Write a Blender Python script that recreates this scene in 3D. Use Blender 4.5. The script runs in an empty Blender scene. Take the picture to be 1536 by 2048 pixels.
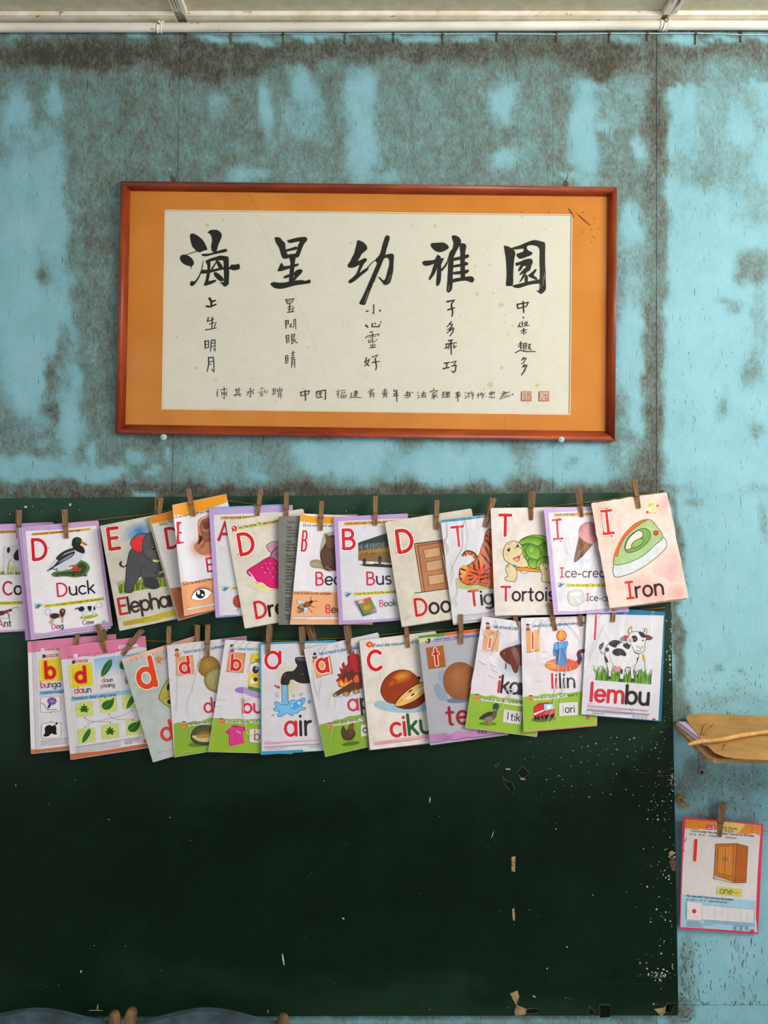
import bpy, bmesh, math, random
from mathutils import Vector, Matrix, noise
from mathutils.geometry import tessellate_polygon

# ---------------------------------------------------------------- camera
F = 1500.0            # focal length in pixels of the 1536x2048 frame
D = 1500.0 / 870.0    # camera to wall (the wall is y = 0, the room is y < 0)
ZC = 1.62             # lens height
scene = bpy.context.scene
col = scene.collection
cam_d = bpy.data.cameras.new('camera')
cam = bpy.data.objects.new('camera', cam_d)
col.objects.link(cam)
cam_d.sensor_fit = 'VERTICAL'
cam_d.sensor_height = 36.0
cam_d.lens = F * 36.0 / 2048.0
cam_d.clip_start = 0.02
cam.location = (0, -D, ZC)
cam.rotation_euler = (math.pi / 2, 0, 0)
scene.camera = cam

# ---------------------------------------------------------------- light and exposure
world = bpy.data.worlds.new('world')
scene.world = world
world.use_nodes = True
bg = world.node_tree.nodes['Background']
bg.inputs[0].default_value = (0.94, 0.97, 1.0, 1)
bg.inputs[1].default_value = 0.58

def area(name, loc, target, sx, sy, power, color):
    l = bpy.data.lights.new(name, 'AREA')
    l.shape = 'RECTANGLE'; l.size = sx; l.size_y = sy
    l.energy = power; l.color = color
    o = bpy.data.objects.new(name, l)
    col.objects.link(o)
    o.location = loc
    o.rotation_euler = (Vector(target) - Vector(loc)).to_track_quat('-Z', 'Y').to_euler()
    return o
# daylight from the window side of the classroom, to the right of the photographer
area('window_daylight', (1.75, -1.65, 2.42), (-0.5, 0.0, 2.15), 1.2, 0.7, 39, (1.0, 0.97, 0.92))
# added light, unseen behind the camera: highlights on the plastic sleeves and some fill
area('doorway_daylight', (1.62, -2.95, 1.25), (0.1, 0.0, 1.75), 0.5, 1.3, 9, (1.0, 0.99, 0.97))
vs = scene.view_settings
scene.display_settings.display_device = 'sRGB'
vs.view_transform = 'Standard'; vs.look = 'None'; vs.gamma = 1.0
vs.use_curve_mapping = False
vs.exposure = 0.2

# ---------------------------------------------------------------- helpers
def lin(c):
    c = c / 255.0
    return c / 12.92 if c <= 0.04045 else ((c + 0.055) / 1.055) ** 2.4
def hx(s):
    s = s.lstrip('#')
    return (lin(int(s[0:2], 16)), lin(int(s[2:4], 16)), lin(int(s[4:6], 16)), 1.0)
def mixc(a, b, t):
    return tuple(a[i] * (1 - t) + b[i] * t for i in range(4))
def P(px, py, d):
    """pixel + distance from the wall -> point"""
    k = (D - d) / F
    return Vector(((px - 768) * k, -d, ZC - (py - 1024) * k))
def PZ(px, py, z):
    """pixel on a horizontal plane of height z -> point"""
    r = (ZC - z) * F / (py - 1024)
    return Vector(((px - 768) * r / F, -(D - r), z))

def newobj(name, me, parent=None, mat=None, **props):
    o = bpy.data.objects.new(name, me)
    col.objects.link(o)
    if mat is not None and me is not None and len(me.materials) == 0:
        me.materials.append(mat)
    if parent is not None:
        o.parent = parent
    for k, v in props.items():
        o[k] = v
    return o
def thing(name, label, cat, loc=(0, 0, 0), group=None):
    o = bpy.data.objects.new(name, None)
    col.objects.link(o)
    o.empty_display_size = 0.02
    o.location = loc
    o['label'] = label; o['category'] = cat
    if group: o['group'] = group
    return o
def from_bm(name, bm, parent=None, mat=None, smooth=False, origin=None, **props):
    """mesh object; vertices are given in world space, stored relative to origin / parent"""
    if origin is None:
        origin = parent.location.copy() if parent is not None else Vector((0, 0, 0))
    for v in bm.verts:
        v.co -= origin
    me = bpy.data.meshes.new(name)
    bm.to_mesh(me); bm.free()
    if smooth:
        for p in me.polygons: p.use_smooth = True
    o = newobj(name, me, parent, mat, **props)
    if parent is None:
        o.location = origin
    return o
def add_box(bm, x0, x1, y0, y1, z0, z1):
    vs_ = [bm.verts.new((x, y, z)) for x in (x0, x1) for y in (y0, y1) for z in (z0, z1)]
    for f in ((0, 1, 3, 2), (4, 6, 7, 5), (0, 4, 5, 1), (2, 3, 7, 6), (0, 2, 6, 4), (1, 5, 7, 3)):
        bm.faces.new([vs_[i] for i in f])
    return vs_
def add_tube(bm, pts, r, seg=8, caps=True):
    """r is a number or a list"""
    n = len(pts)
    pts = [Vector(p) for p in pts]
    rr = r if isinstance(r, (list, tuple)) else [r] * n
    rings = []
    ref = Vector((0, 0, 1))
    for i in range(n):
        t = (pts[min(i + 1, n - 1)] - pts[max(i - 1, 0)]).normalized()
        up = ref if abs(t.dot(ref)) < 0.95 else Vector((0, 1, 0))
        a = t.cross(up).normalized(); b = t.cross(a).normalized()
        rings.append([bm.verts.new(pts[i] + (a * math.cos(q) + b * math.sin(q)) * rr[i])
                      for q in [2 * math.pi * k / seg for k in range(seg)]])
    for i in range(n - 1):
        for k in range(seg):
            bm.faces.new((rings[i][k], rings[i][(k + 1) % seg], rings[i + 1][(k + 1) % seg], rings[i + 1][k]))
    if caps:
        bm.faces.new(rings[0][::-1]); bm.faces.new(rings[-1])
def catmull(pts, n=6, closed=False):
    out = []
    m = len(pts)
    rng = range(m) if closed else range(m - 1)
    for i in rng:
        if closed:
            p0, p1, p2, p3 = pts[(i - 1) % m], pts[i], pts[(i + 1) % m], pts[(i + 2) % m]
        else:
            p0, p1, p2, p3 = pts[max(i - 1, 0)], pts[i], pts[i + 1], pts[min(i + 2, m - 1)]
        for k in range(n):
            t = k / n
            out.append(tuple(0.5 * (2 * p1[j] + (p2[j] - p0[j]) * t + (2 * p0[j] - 5 * p1[j] + 4 * p2[j] - p3[j]) * t * t
                                    + (3 * p1[j] - p0[j] - 3 * p2[j] + p3[j]) * t ** 3) for j in range(len(p1))))
    if not closed:
        out.append(tuple(pts[-1]))
    return out

# ---------------------------------------------------------------- materials
def nodes_of(name):
    m = bpy.data.materials.new(name)
    m.use_nodes = True
    nt = m.node_tree
    b = nt.nodes['Principled BSDF']
    return m, nt, b
def N(nt, t, **kw):
    n = nt.nodes.new(t)
    for k, v in kw.items():
        setattr(n, k, v)
    return n
def noise_node(nt, scale, detail=4, rough=0.6, stretch=None, coord='Object'):
    tc = N(nt, 'ShaderNodeTexCoord')
    nz = N(nt, 'ShaderNodeTexNoise')
    nz.inputs['Scale'].default_value = scale
    nz.inputs['Detail'].default_value = detail
    nz.inputs['Roughness'].default_value = rough
    if stretch:
        mp = N(nt, 'ShaderNodeMapping')
        mp.inputs['Scale'].default_value = stretch
        nt.links.new(tc.outputs[coord], mp.inputs[0])
        nt.links.new(mp.outputs[0], nz.inputs['Vector'])
    else:
        nt.links.new(tc.outputs[coord], nz.inputs['Vector'])
    return nz
def ramp(nt, fac, stops):
    r = N(nt, 'ShaderNodeValToRGB')
    e = r.color_ramp.elements
    while len(e) > 1: e.remove(e[-1])
    e[0].position = stops[0][0]; e[0].color = stops[0][1]
    for p, c in stops[1:]:
        k = e.new(p); k.color = c
    nt.links.new(fac, r.inputs[0])
    return r
def bump(nt, b, height, strength, dist):
    bp = N(nt, 'ShaderNodeBump')
    bp.inputs['Strength'].default_value = strength
    bp.inputs['Distance'].default_value = dist
    nt.links.new(height, bp.inputs['Height'])
    nt.links.new(bp.outputs[0], b.inputs['Normal'])
    return bp
def math_node(nt, op, a, bb):
    m = N(nt, 'ShaderNodeMath', operation=op)
    for i, x in enumerate((a, bb)):
        if isinstance(x, (int, float)): m.inputs[i].default_value = x
        else: nt.links.new(x, m.inputs[i])
    return m.outputs[0]
def simple(name, c0, c1, scale, rough=0.6, stretch=None, bstr=0.15, bdist=0.001, spec=0.3, lo=0.35, hi=0.65, detail=5):
    m, nt, b = nodes_of(name)
    nz = noise_node(nt, scale, detail, 0.6, stretch)
    r = ramp(nt, nz.outputs['Fac'], [(lo, hx(c0)), (hi, hx(c1))])
    nt.links.new(r.outputs[0], b.inputs['Base Color'])
    b.inputs['Roughness'].default_value = rough
    b.inputs['Specular IOR Level'].default_value = spec
    if bstr: bump(nt, b, nz.outputs['Fac'], bstr, bdist)
    return m

def make_wall_mat():
    m, nt, b = nodes_of('peeling_blue_paint')
    at = N(nt, 'ShaderNodeAttribute'); at.attribute_name = 'grime'
    n1 = noise_node(nt, 26, 8, 0.72, (1.0, 1.0, 0.7))
    n2 = noise_node(nt, 300, 4, 0.75, (1.0, 1.0, 0.36))
    n3 = noise_node(nt, 100, 6, 0.8, (1.0, 1.0, 0.5))
    f = math_node(nt, 'ADD', at.outputs['Fac'],
                  math_node(nt, 'MULTIPLY', math_node(nt, 'SUBTRACT', n1.outputs['Fac'], 0.5), 0.95))
    sp = math_node(nt, 'ADD', math_node(nt, 'MULTIPLY', math_node(nt, 'SUBTRACT', n2.outputs['Fac'], 0.5), 1.15),
                   math_node(nt, 'MULTIPLY', math_node(nt, 'SUBTRACT', n3.outputs['Fac'], 0.5), 1.1))
    # speckle is strongest where grime is
    gate = math_node(nt, 'ADD', math_node(nt, 'MULTIPLY', at.outputs['Fac'], 0.85), 0.18)
    f2 = math_node(nt, 'ADD', f, math_node(nt, 'MULTIPLY', sp, gate))
    r = ramp(nt, f2, [(0.0, hx('8fc0cc')), (0.24, hx('86b6c2')), (0.42, hx('7ba1a5')), (0.6, hx('6f8784')),
                      (0.8, hx('63665e')), (1.0, hx('48443a'))])
    # fine dark cracks running down the sheet
    n4 = noise_node(nt, 60, 3, 0.6, (4.0, 4.0, 0.35))
    cr = ramp(nt, n4.outputs['Fac'], [(0.32, (0.35, 0.38, 0.38, 1)), (0.35, (1, 1, 1, 1))])
    n5 = noise_node(nt, 9, 4, 0.6)
    tint = ramp(nt, n5.outputs['Fac'], [(0.35, (0.86, 0.93, 0.92, 1)), (0.65, (1.0, 1.0, 1.0, 1))])
    mx = N(nt, 'ShaderNodeMixRGB', blend_type='MULTIPLY'); mx.inputs[0].default_value = 1.0
    nt.links.new(r.outputs[0], mx.inputs[1]); nt.links.new(tint.outputs[0], mx.inputs[2])
    mx2 = N(nt, 'ShaderNodeMixRGB', blend_type='MULTIPLY'); mx2.inputs[0].default_value = 1.0
    nt.links.new(mx.outputs[0], mx2.inputs[1]); nt.links.new(cr.outputs[0], mx2.inputs[2])
    nt.links.new(mx2.outputs[0], b.inputs['Base Color'])
    b.inputs['Roughness'].default_value = 0.62
    b.inputs['Specular IOR Level'].default_value = 0.25
    bump(nt, b, math_node(nt, 'ADD', n2.outputs['Fac'], math_node(nt, 'MULTIPLY', n3.outputs['Fac'], 1.2)), 0.5, 0.0012)
    return m

def make_ink(name, rough, wear, spec=0.25, gain=1.3, bd=0.004):
    m, nt, b = nodes_of(name)
    at = N(nt, 'ShaderNodeVertexColor'); at.layer_name = 'ink'
    n1 = noise_node(nt, 55, 5, 0.65)
    n2 = noise_node(nt, 14, 3, 0.6)
    s = 1.0 - wear
    r1 = ramp(nt, n1.outputs['Fac'], [(0.32, (s, s * 0.985, s * 0.96, 1)), (0.62, (1, 1, 1, 1))])
    mx = N(nt, 'ShaderNodeMixRGB', blend_type='MULTIPLY'); mx.inputs[0].default_value = 1
    nt.links.new(at.outputs[0], mx.inputs[1]); nt.links.new(r1.outputs[0], mx.inputs[2])
    r2 = ramp(nt, n2.outputs['Fac'], [(0.36, (1 - wear * 1.3, 1 - wear * 1.5, 1 - wear * 1.8, 1)), (0.60, (1, 1, 1, 1))])
    mx2 = N(nt, 'ShaderNodeMixRGB', blend_type='MULTIPLY'); mx2.inputs[0].default_value = 1
    nt.links.new(mx.outputs[0], mx2.inputs[1]); nt.links.new(r2.outputs[0], mx2.inputs[2])
    gn = N(nt, 'ShaderNodeMixRGB', blend_type='MULTIPLY'); gn.inputs[0].default_value = 1; gn.inputs[2].default_value = (gain, gain, gain, 1)
    gm = N(nt, 'ShaderNodeGamma'); gm.inputs[1].default_value = 1.2
    nt.links.new(mx2.outputs[0], gm.inputs[0]); nt.links.new(gm.outputs[0], gn.inputs[1])
    nt.links.new(gn.outputs[0], b.inputs['Base Color'])
    b.inputs['Roughness'].default_value = rough
    b.inputs['Specular IOR Level'].default_value = spec
    bump(nt, b, n2.outputs['Fac'], 0.22 + wear, bd)
    return m
M = {}
M['wall'] = make_wall_mat()
M['ink'] = make_ink('printed_paper', 0.5, 0.03)
M['ink_worn'] = make_ink('worn_printed_paper', 0.65, 0.07, gain=1.36)
M['art'] = make_ink('aged_scroll_paper', 0.7, 0.015, gain=1.04, bd=0.001)

def make_board():
    m, nt, b = nodes_of('chalkboard_green')
    n1 = noise_node(nt, 6, 6, 0.7)
    n2 = noise_node(nt, 120, 5, 0.7, (0.35, 1, 1.6))
    f = math_node(nt, 'ADD', math_node(nt, 'MULTIPLY', n1.outputs['Fac'], 0.7), math_node(nt, 'MULTIPLY', n2.outputs['Fac'], 0.3))
    r = ramp(nt, f, [(0.35, hx('031307')), (0.52, hx('051a0b')), (0.68, hx('0d2415'))])
    # wiped chalk dust and light from above, both painted in: pale top, faintly pale foot
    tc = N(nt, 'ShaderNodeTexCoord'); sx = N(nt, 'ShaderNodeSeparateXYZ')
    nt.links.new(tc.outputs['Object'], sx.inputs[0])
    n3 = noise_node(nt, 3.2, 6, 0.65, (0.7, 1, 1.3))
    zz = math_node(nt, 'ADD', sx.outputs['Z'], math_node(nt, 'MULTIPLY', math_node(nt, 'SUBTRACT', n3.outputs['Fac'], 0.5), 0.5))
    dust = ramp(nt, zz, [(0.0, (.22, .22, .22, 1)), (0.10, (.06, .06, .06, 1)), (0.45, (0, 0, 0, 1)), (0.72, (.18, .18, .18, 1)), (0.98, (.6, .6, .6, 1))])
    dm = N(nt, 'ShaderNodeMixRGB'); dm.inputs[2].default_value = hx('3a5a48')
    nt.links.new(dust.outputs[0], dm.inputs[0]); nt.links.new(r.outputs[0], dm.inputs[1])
    nt.links.new(dm.outputs[0], b.inputs['Base Color'])
    b.inputs['Roughness'].default_value = 0.45
    b.inputs['Specular IOR Level'].default_value = 0.12
    bump(nt, b, n2.outputs['Fac'], 0.12, 0.0006)
    return m
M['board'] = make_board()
M['rail'] = simple('varnished_red_wood', '7a2a14', 'a0441f', 30, 0.38, (0.25, 1, 1), 0.08, 0.0006, 0.45)
M['railv'] = simple('varnished_red_wood_upright', '7a2a14', 'a0441f', 30, 0.38, (1, 1, 0.25), 0.08, 0.0006, 0.45)
M['mat'] = simple('ochre_mat_board', 'cc7a2c', 'd98c3a', 7, 0.8, None, 0.03, 0.0004, 0.15, 0.3, 0.7)
M['pin'] = simple('weathered_pin_wood', '77563c', 'b28a62', 140, 0.7, (1, 1, 0.12), 0.2, 0.0006, 0.2)
M['wire'] = simple('rusty_wire', '33261c', '6a5038', 200, 0.5, None, 0.1, 0.0003, 0.4)
M['string'] = simple('yellow_string', '9a6a14', 'd69a2c', 300, 0.7, None, 0.4, 0.0004, 0.2)
M['cream'] = simple('cream_gloss_paint', 'e6dbc2', 'fbf5e6', 22, 0.5, None, 0.15, 0.001, 0.3)
M['pipe'] = simple('painted_conduit', 'd6cfbe', 'f4eee2', 14, 0.45, (0.3, 1, 1), 0.12, 0.001, 0.35)
for k_, th_ in (('cream', 0.31), ('pipe', 0.30)):
    nt_ = M[k_].node_tree; b_ = nt_.nodes['Principled BSDF']
    src = b_.inputs['Base Color'].links[0].from_socket
    nz_ = noise_node(nt_, 75, 4, 0.6, (0.5, 1, 1))
    sp_ = ramp(nt_, nz_.outputs['Fac'], [(th_ - .03, (0.28, 0.17, 0.10, 1)), (th_ + .035, (1, 1, 1, 1))])
    ml_ = N(nt_, 'ShaderNodeMixRGB', blend_type='MULTIPLY'); ml_.inputs[0].default_value = 1
    nt_.links.new(src, ml_.inputs[1]); nt_.links.new(sp_.outputs[0], ml_.inputs[2]); nt_.links.new(ml_.outputs[0], b_.inputs['Base Color'])
M['ceil'] = simple('ceiling_board', 'c2bb9e', 'd3cbb2', 40, 0.8, None, 0.1, 0.001, 0.1)
M['chip'] = simple('brown_chip', '3a2c20', '7a6248', 150, 0.8, None, 0.2, 0.0005, 0.1)
M['ply'] = simple('plywood_shelf', '8d6a48', 'b89068', 40, 0.7, (0.3, 1, 3), 0.15, 0.001, 0.2)
M['kraft'] = simple('brown_card_sheet', 'a87b42', 'c29556', 16, 0.8, None, 0.5, 0.004, 0.15, 0.3, 0.7)
M['cane'] = simple('bamboo_cane', 'b07a34', 'dcae66', 45, 0.35, (0.5, 1, 1), 0.1, 0.0006, 0.5)
M['steel'] = simple('grey_steel', '4a4d50', '7d8182', 90, 0.45, None, 0.1, 0.0004, 0.5)
M['black'] = simple('black_hole', '060606', '0c0c0c', 90, 0.9, None, 0)
M['white'] = simple('white_flake', 'a8aea6', 'd8d8cc', 200, 0.8, None, 0)
M['tape'] = simple('dried_tape', '050a06', '0c140e', 100, 0.45, None, 0.2, 0.0006, 0.15)
M['tapeedge'] = simple('pale_tape_edge', '3c4840', '7d887c', 100, 0.7, None, 0, spec=0.1)
M['scrap'] = simple('tan_paper_scrap', '7a6646', 'b09a72', 90, 0.8, None, 0.3, 0.001)
M['bluepaint'] = simple('blue_painted_metal', '8fb2ba', 'b6d0d2', 120, 0.5, None, 0.2, 0.0006)
M['chairblue'] = simple('worn_blue_chair_paint', '3a3f42', '4d6570', 25, 0.6, (0.5, 1, 1), 0.2, 0.001)
M['chairwood'] = simple('worn_chair_wood', '5e4630', '94734c', 40, 0.6, (1, 1, 0.3), 0.2, 0.001)
M['floor'] = simple('cement_floor', '6a6862', '8a877e', 5, 0.7, None, 0.1, 0.002)

def make_plastic():
    m, nt, b = nodes_of('clear_plastic_film')
    nt.nodes.remove(b)
    out = nt.nodes['Material Output']
    tr = N(nt, 'ShaderNodeBsdfTransparent'); tr.inputs[0].default_value = (0.985, 0.985, 0.99, 1)
    gl = N(nt, 'ShaderNodeBsdfGlossy'); gl.inputs['Roughness'].default_value = 0.10
    lw = N(nt, 'ShaderNodeLayerWeight'); lw.inputs[0].default_value = 0.5
    fac = math_node(nt, 'ADD', math_node(nt, 'MULTIPLY', math_node(nt, 'POWER', lw.outputs['Facing'], 5.0), 0.9), 0.027)
    n1 = noise_node(nt, 22, 1.5, 0.45, (1.0, 1.0, 0.5))
    n1.inputs['Distortion'].default_value = 1.2
    n2 = noise_node(nt, 95, 2, 0.5, (0.5, 1.0, 1.6))
    h = math_node(nt, 'ADD', n1.outputs['Fac'], math_node(nt, 'MULTIPLY', n2.outputs['Fac'], 0.05))
    bp = N(nt, 'ShaderNodeBump'); bp.inputs['Strength'].default_value = 0.8; bp.inputs['Distance'].default_value = 0.0030
    nt.links.new(h, bp.inputs['Height'])
    nt.links.new(bp.outputs[0], gl.inputs['Normal'])
    mx = N(nt, 'ShaderNodeMixShader')
    nt.links.new(fac, mx.inputs[0]); nt.links.new(tr.outputs[0], mx.inputs[1]); nt.links.new(gl.outputs[0], mx.inputs[2])
    nt.links.new(mx.outputs[0], out.inputs[0])
    return m
M['plastic'] = make_plastic()
def make_glass():
    m, nt, b = nodes_of('picture_glass')
    nt.nodes.remove(b)
    out = nt.nodes['Material Output']
    tr = N(nt, 'ShaderNodeBsdfTransparent'); tr.inputs[0].default_value = (0.97, 0.98, 0.97, 1)
    gl = N(nt, 'ShaderNodeBsdfGlossy'); gl.inputs['Roughness'].default_value = 0.06
    lw = N(nt, 'ShaderNodeLayerWeight'); lw.inputs[0].default_value = 0.5
    fac = math_node(nt, 'ADD', math_node(nt, 'MULTIPLY', math_node(nt, 'POWER', lw.outputs['Facing'], 5.0), 0.9), 0.03)
    mx = N(nt, 'ShaderNodeMixShader')
    nt.links.new(fac, mx.inputs[0]); nt.links.new(tr.outputs[0], mx.inputs[1]); nt.links.new(gl.outputs[0], mx.inputs[2])
    nt.links.new(mx.outputs[0], out.inputs[0])
    return m
M['glass'] = make_glass()
def make_crease():
    m, nt, b = nodes_of('plastic_fold')
    nt.nodes.remove(b)
    out = nt.nodes['Material Output']
    tr = N(nt, 'ShaderNodeBsdfTransparent')
    gl = N(nt, 'ShaderNodeBsdfGlossy'); gl.inputs['Roughness'].default_value = 0.32
    df = N(nt, 'ShaderNodeBsdfDiffuse'); df.inputs[0].default_value = (0.97, 0.97, 0.98, 1)  # white mixed into the fold colour paints its highlight streaks
    m0 = N(nt, 'ShaderNodeMixShader'); m0.inputs[0].default_value = 0.4
    nt.links.new(df.outputs[0], m0.inputs[1]); nt.links.new(gl.outputs[0], m0.inputs[2])
    mx = N(nt, 'ShaderNodeMixShader'); mx.inputs[0].default_value = 0.5
    nt.links.new(tr.outputs[0], mx.inputs[1]); nt.links.new(m0.outputs[0], mx.inputs[2])
    nt.links.new(mx.outputs[0], out.inputs[0])
    return m
M['crease'] = make_crease()

# ---------------------------------------------------------------- the setting
def struct(o):
    o['kind'] = 'structure'
    return o
ZCEIL = ZC + 1.1318
bm = bmesh.new(); add_box(bm, -1.7, 1.7, 0.008, 0.10, 0, ZCEIL + 0.05)
wall = struct(from_bm('wall_back', bm, None, M['chip'], label='peeling turquoise painted board wall behind the chalkboard'))

BLOBS = [(768, 100, 900, 26, .86), (180, 112, 170, 26, .98), (1200, 128, 70, 32, .98), (430, 130, 120, 30, .9), (850, 250, 130, 100, .56), (960, 260, 60, 90, .62),
  (600, 300, 60, 60, .55), (290, 250, 60, 120, .66), (190, 300, 45, 120, .6), (200, 420, 30, 110, .7), (215, 600, 25, 200, .66),
  (28, 235, 30, 65, .12), (107, 205, 24, 34, .14), (60, 300, 55, 60, .33), (28, 390, 50, 65, .12), (102, 380, 32, 95, .14), (40, 470, 60, 60, .06), (112, 470, 28, 60, .16),
  (40, 560, 65, 60, .06), (112, 560, 28, 50, .3), (50, 650, 75, 90, .04), (60, 750, 65, 90, .04), (118, 640, 30, 60, .1), (150, 735, 14, 60, .18), (138, 850, 26, 60, .1),
  (92, 545, 14, 22, .6), (103, 760, 16, 50, .72), (114, 825, 14, 24, .74), (128, 690, 14, 40, .6), (70, 893, 32, 9, .66), (150, 705, 16, 26, .45),
  (60, 935, 90, 26, .12), (205, 945, 45, 15, .12), (130, 948, 120, 16, .2), (186, 908, 15, 26, .22), (268, 918, 26, 16, .22), (308, 945, 12, 7, .15), (338, 910, 6, 14, .15),
  (450, 930, 110, 42, .44), (510, 950, 26, 8, .25), (640, 915, 60, 34, .08), (735, 915, 70, 46, .04), (790, 935, 20, 40, .35), (890, 930, 85, 40, .03), (985, 925, 45, 38, .05),
  (1042, 905, 18, 40, .62), (1040, 950, 12, 30, .5), (1150, 925, 90, 42, .04), (1145, 928, 18, 8, .4), (1240, 905, 25, 45, .45), (665, 945, 16, 12, .5), (90, 880, 14, 12, .4),
  (700, 985, 760, 15, .92), (200, 985, 260, 16, .88), (60, 975, 90, 12, .8), (295, 996, 22, 8, .2), (1150, 985, 190, 22, .86), (1300, 950, 34, 50, .93),
  (533, 215, 17, 52, .1), (605, 180, 30, 52, .18), (600, 235, 45, 40, .38), (722, 200, 28, 70, .16), (725, 290, 30, 80, .18), (435, 205, 18, 30, .42), (330, 190, 20, 40, .55),
  (1008, 205, 30, 44, .16), (1012, 328, 22, 28, .24), (1050, 280, 20, 90, .5), (1170, 270, 28, 105, .12), (1180, 180, 25, 18, .2), (1218, 246, 24, 20, .16), (1250, 200, 40, 60, .48), (1285, 300, 14, 30, .25),
  (500, 348, 45, 16, .3), (780, 352, 40, 14, .35), (1150, 358, 60, 8, .3),
  (1267, 455, 26, 48, .12), (1265, 580, 30, 60, .35), (1262, 700, 28, 90, .08), (1270, 830, 22, 60, .14), (1245, 560, 10, 60, .55), (1240, 880, 20, 20, .6),
  (1450, 230, 95, 95, .42), (1372, 250, 24, 70, .22), (1480, 265, 24, 55, .22), (1420, 330, 80, 50, .46), (1500, 400, 50, 60, .4), (1400, 430, 70, 42, .24), (1400, 500, 60, 50, .16),
  (1425, 700, 105, 220, .03), (1425, 880, 100, 120, .02), (1500, 535, 38, 40, .6), (1468, 612, 16, 22, .5), (1505, 740, 30, 45, .52), (1442, 810, 14, 34, .46), (1515, 860, 16, 16, .5), (1520, 640, 24, 60, .42), (1450, 600, 16, 10, .4),
  (1313, 250, 22, 220, .84), (1318, 480, 24, 100, .72), (1308, 700, 24, 130, .78), (1305, 860, 26, 90, .84), (1316, 580, 16, 30, .6),
  (1440, 1230, 100, 260, .02), (1352, 1100, 14, 140, .7), (1354, 1290, 12, 120, .72), (1362, 1410, 18, 60, .66), (1432, 1340, 13, 10, .5), (1482, 1345, 10, 7, .42), (1455, 1400, 70, 24, .3), (1530, 1050, 12, 34, .45),
  (1388, 1005, 16, 9, .4), (1470, 985, 40, 8, .25), (1390, 1560, 60, 50, .62), (1470, 1560, 80, 40, .5), (1450, 1620, 90, 40, .42), (1430, 1890, 70, 25, .3), (1440, 1930, 90, 80, .06), (1376, 1930, 20, 90, .46), (1366, 2030, 22, 30, .7), (1480, 1980, 20, 40, .2),  # patches under the shelf: wall dirt plus the shelf's shadow, painted in
  (700, 2044, 700, 8, .4),
  (60, 70, 36, 6, .2), (190, 68, 32, 5, .22), (272, 68, 30, 5, .26), (420, 77, 36, 9, .06), (510, 76, 50, 8, .12), (630, 76, 56, 8, .12), (770, 76, 30, 6, .3), (835, 75, 52, 8, .22), (940, 74, 40, 7, .3), (1245, 77, 40, 8, .3), (1362, 77, 30, 10, .04), (1440, 76, 40, 8, .26), (1515, 75, 30, 8, .2)]
def grime_at(px, py):
    q = Vector((px / 46.0, py / 60.0, 3.3))
    wx = px + 16 * noise.noise(q) + 7 * noise.noise(q * 3.1)
    wy = py + 16 * noise.noise(q + Vector((9, 4, 1))) + 7 * noise.noise(q * 3.1 + Vector((5, 2, 7)))
    g = 0.62 if wx < 1320 else (0.66 if wy < 170 else 0.12)
    for cx, cy, rx, ry, v in BLOBS:
        dx = (wx - cx) / rx; dy = (wy - cy) / ry
        r2 = dx * dx + dy * dy
        if r2 < 2.1:
            r = math.sqrt(r2)
            w = min(1.0, max(0.0, (1.45 - r) / 1.0))
            w = w * w * (3 - 2 * w)
            g += (v - g) * w
    return g
def seam1(py): return 360 - 16 * (py - 80) / 920.0
def panel(xa, xb, ya, yb, step=9):
    """one wall sheet; xa / xb are functions of py (pixels on the wall plane)"""
    bm = bmesh.new()
    ny = max(2, int((yb - ya) / step))
    nx = max(2, int((xb(ya) - xa(ya)) / step))
    lay = bm.verts.layers.float.new('grime')
    g = []
    for j in range(ny + 1):
        py = ya + (yb - ya) * j / ny
        a, b_ = xa(py), xb(py)
        row = []
        for i in range(nx + 1):
            px = a + (b_ - a) * i / nx
            v = bm.verts.new(P(px, py, 0.0))
            v[lay] = grime_at(px, py)
            row.append(v)
        g.append(row)
    for j in range(ny):
        for i in range(nx):
            bm.faces.new((g[j][i], g[j + 1][i], g[j + 1][i + 1], g[j][i + 1]))
    # turned edges give the sheet its thickness
    def skirt(vs_):
        back = []
        for v in vs_:
            w = bm.verts.new(v.co + Vector((0, 0.0078, 0))); w[lay] = 0.9
            back.append(w)
        for k in range(len(vs_) - 1):
            bm.faces.new((vs_[k], vs_[k + 1], back[k + 1], back[k]))
    skirt(g[0]); skirt(g[-1][::-1]); skirt([r[0] for r in g][::-1]); skirt([r[-1] for r in g])
    o = from_bm('panel', bm, wall, M['wall'])
    for p in o.data.polygons: p.use_smooth = False
    return o
G = 0.55
YB = 2430
panel(lambda y: -600, lambda y: seam1(y) - G * .8, 35, YB)
panel(lambda y: seam1(y) + G * .8, lambda y: 1106 - .2, 35, YB)
panel(lambda y: 1106 + .2, lambda y: 1313 - G, 35, YB)
panel(lambda y: 1313 + G, lambda y: 2100, 35, 2010 - G)
panel(lambda y: 1313 + G, lambda y: 2100, 2010 + G, YB)

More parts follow.
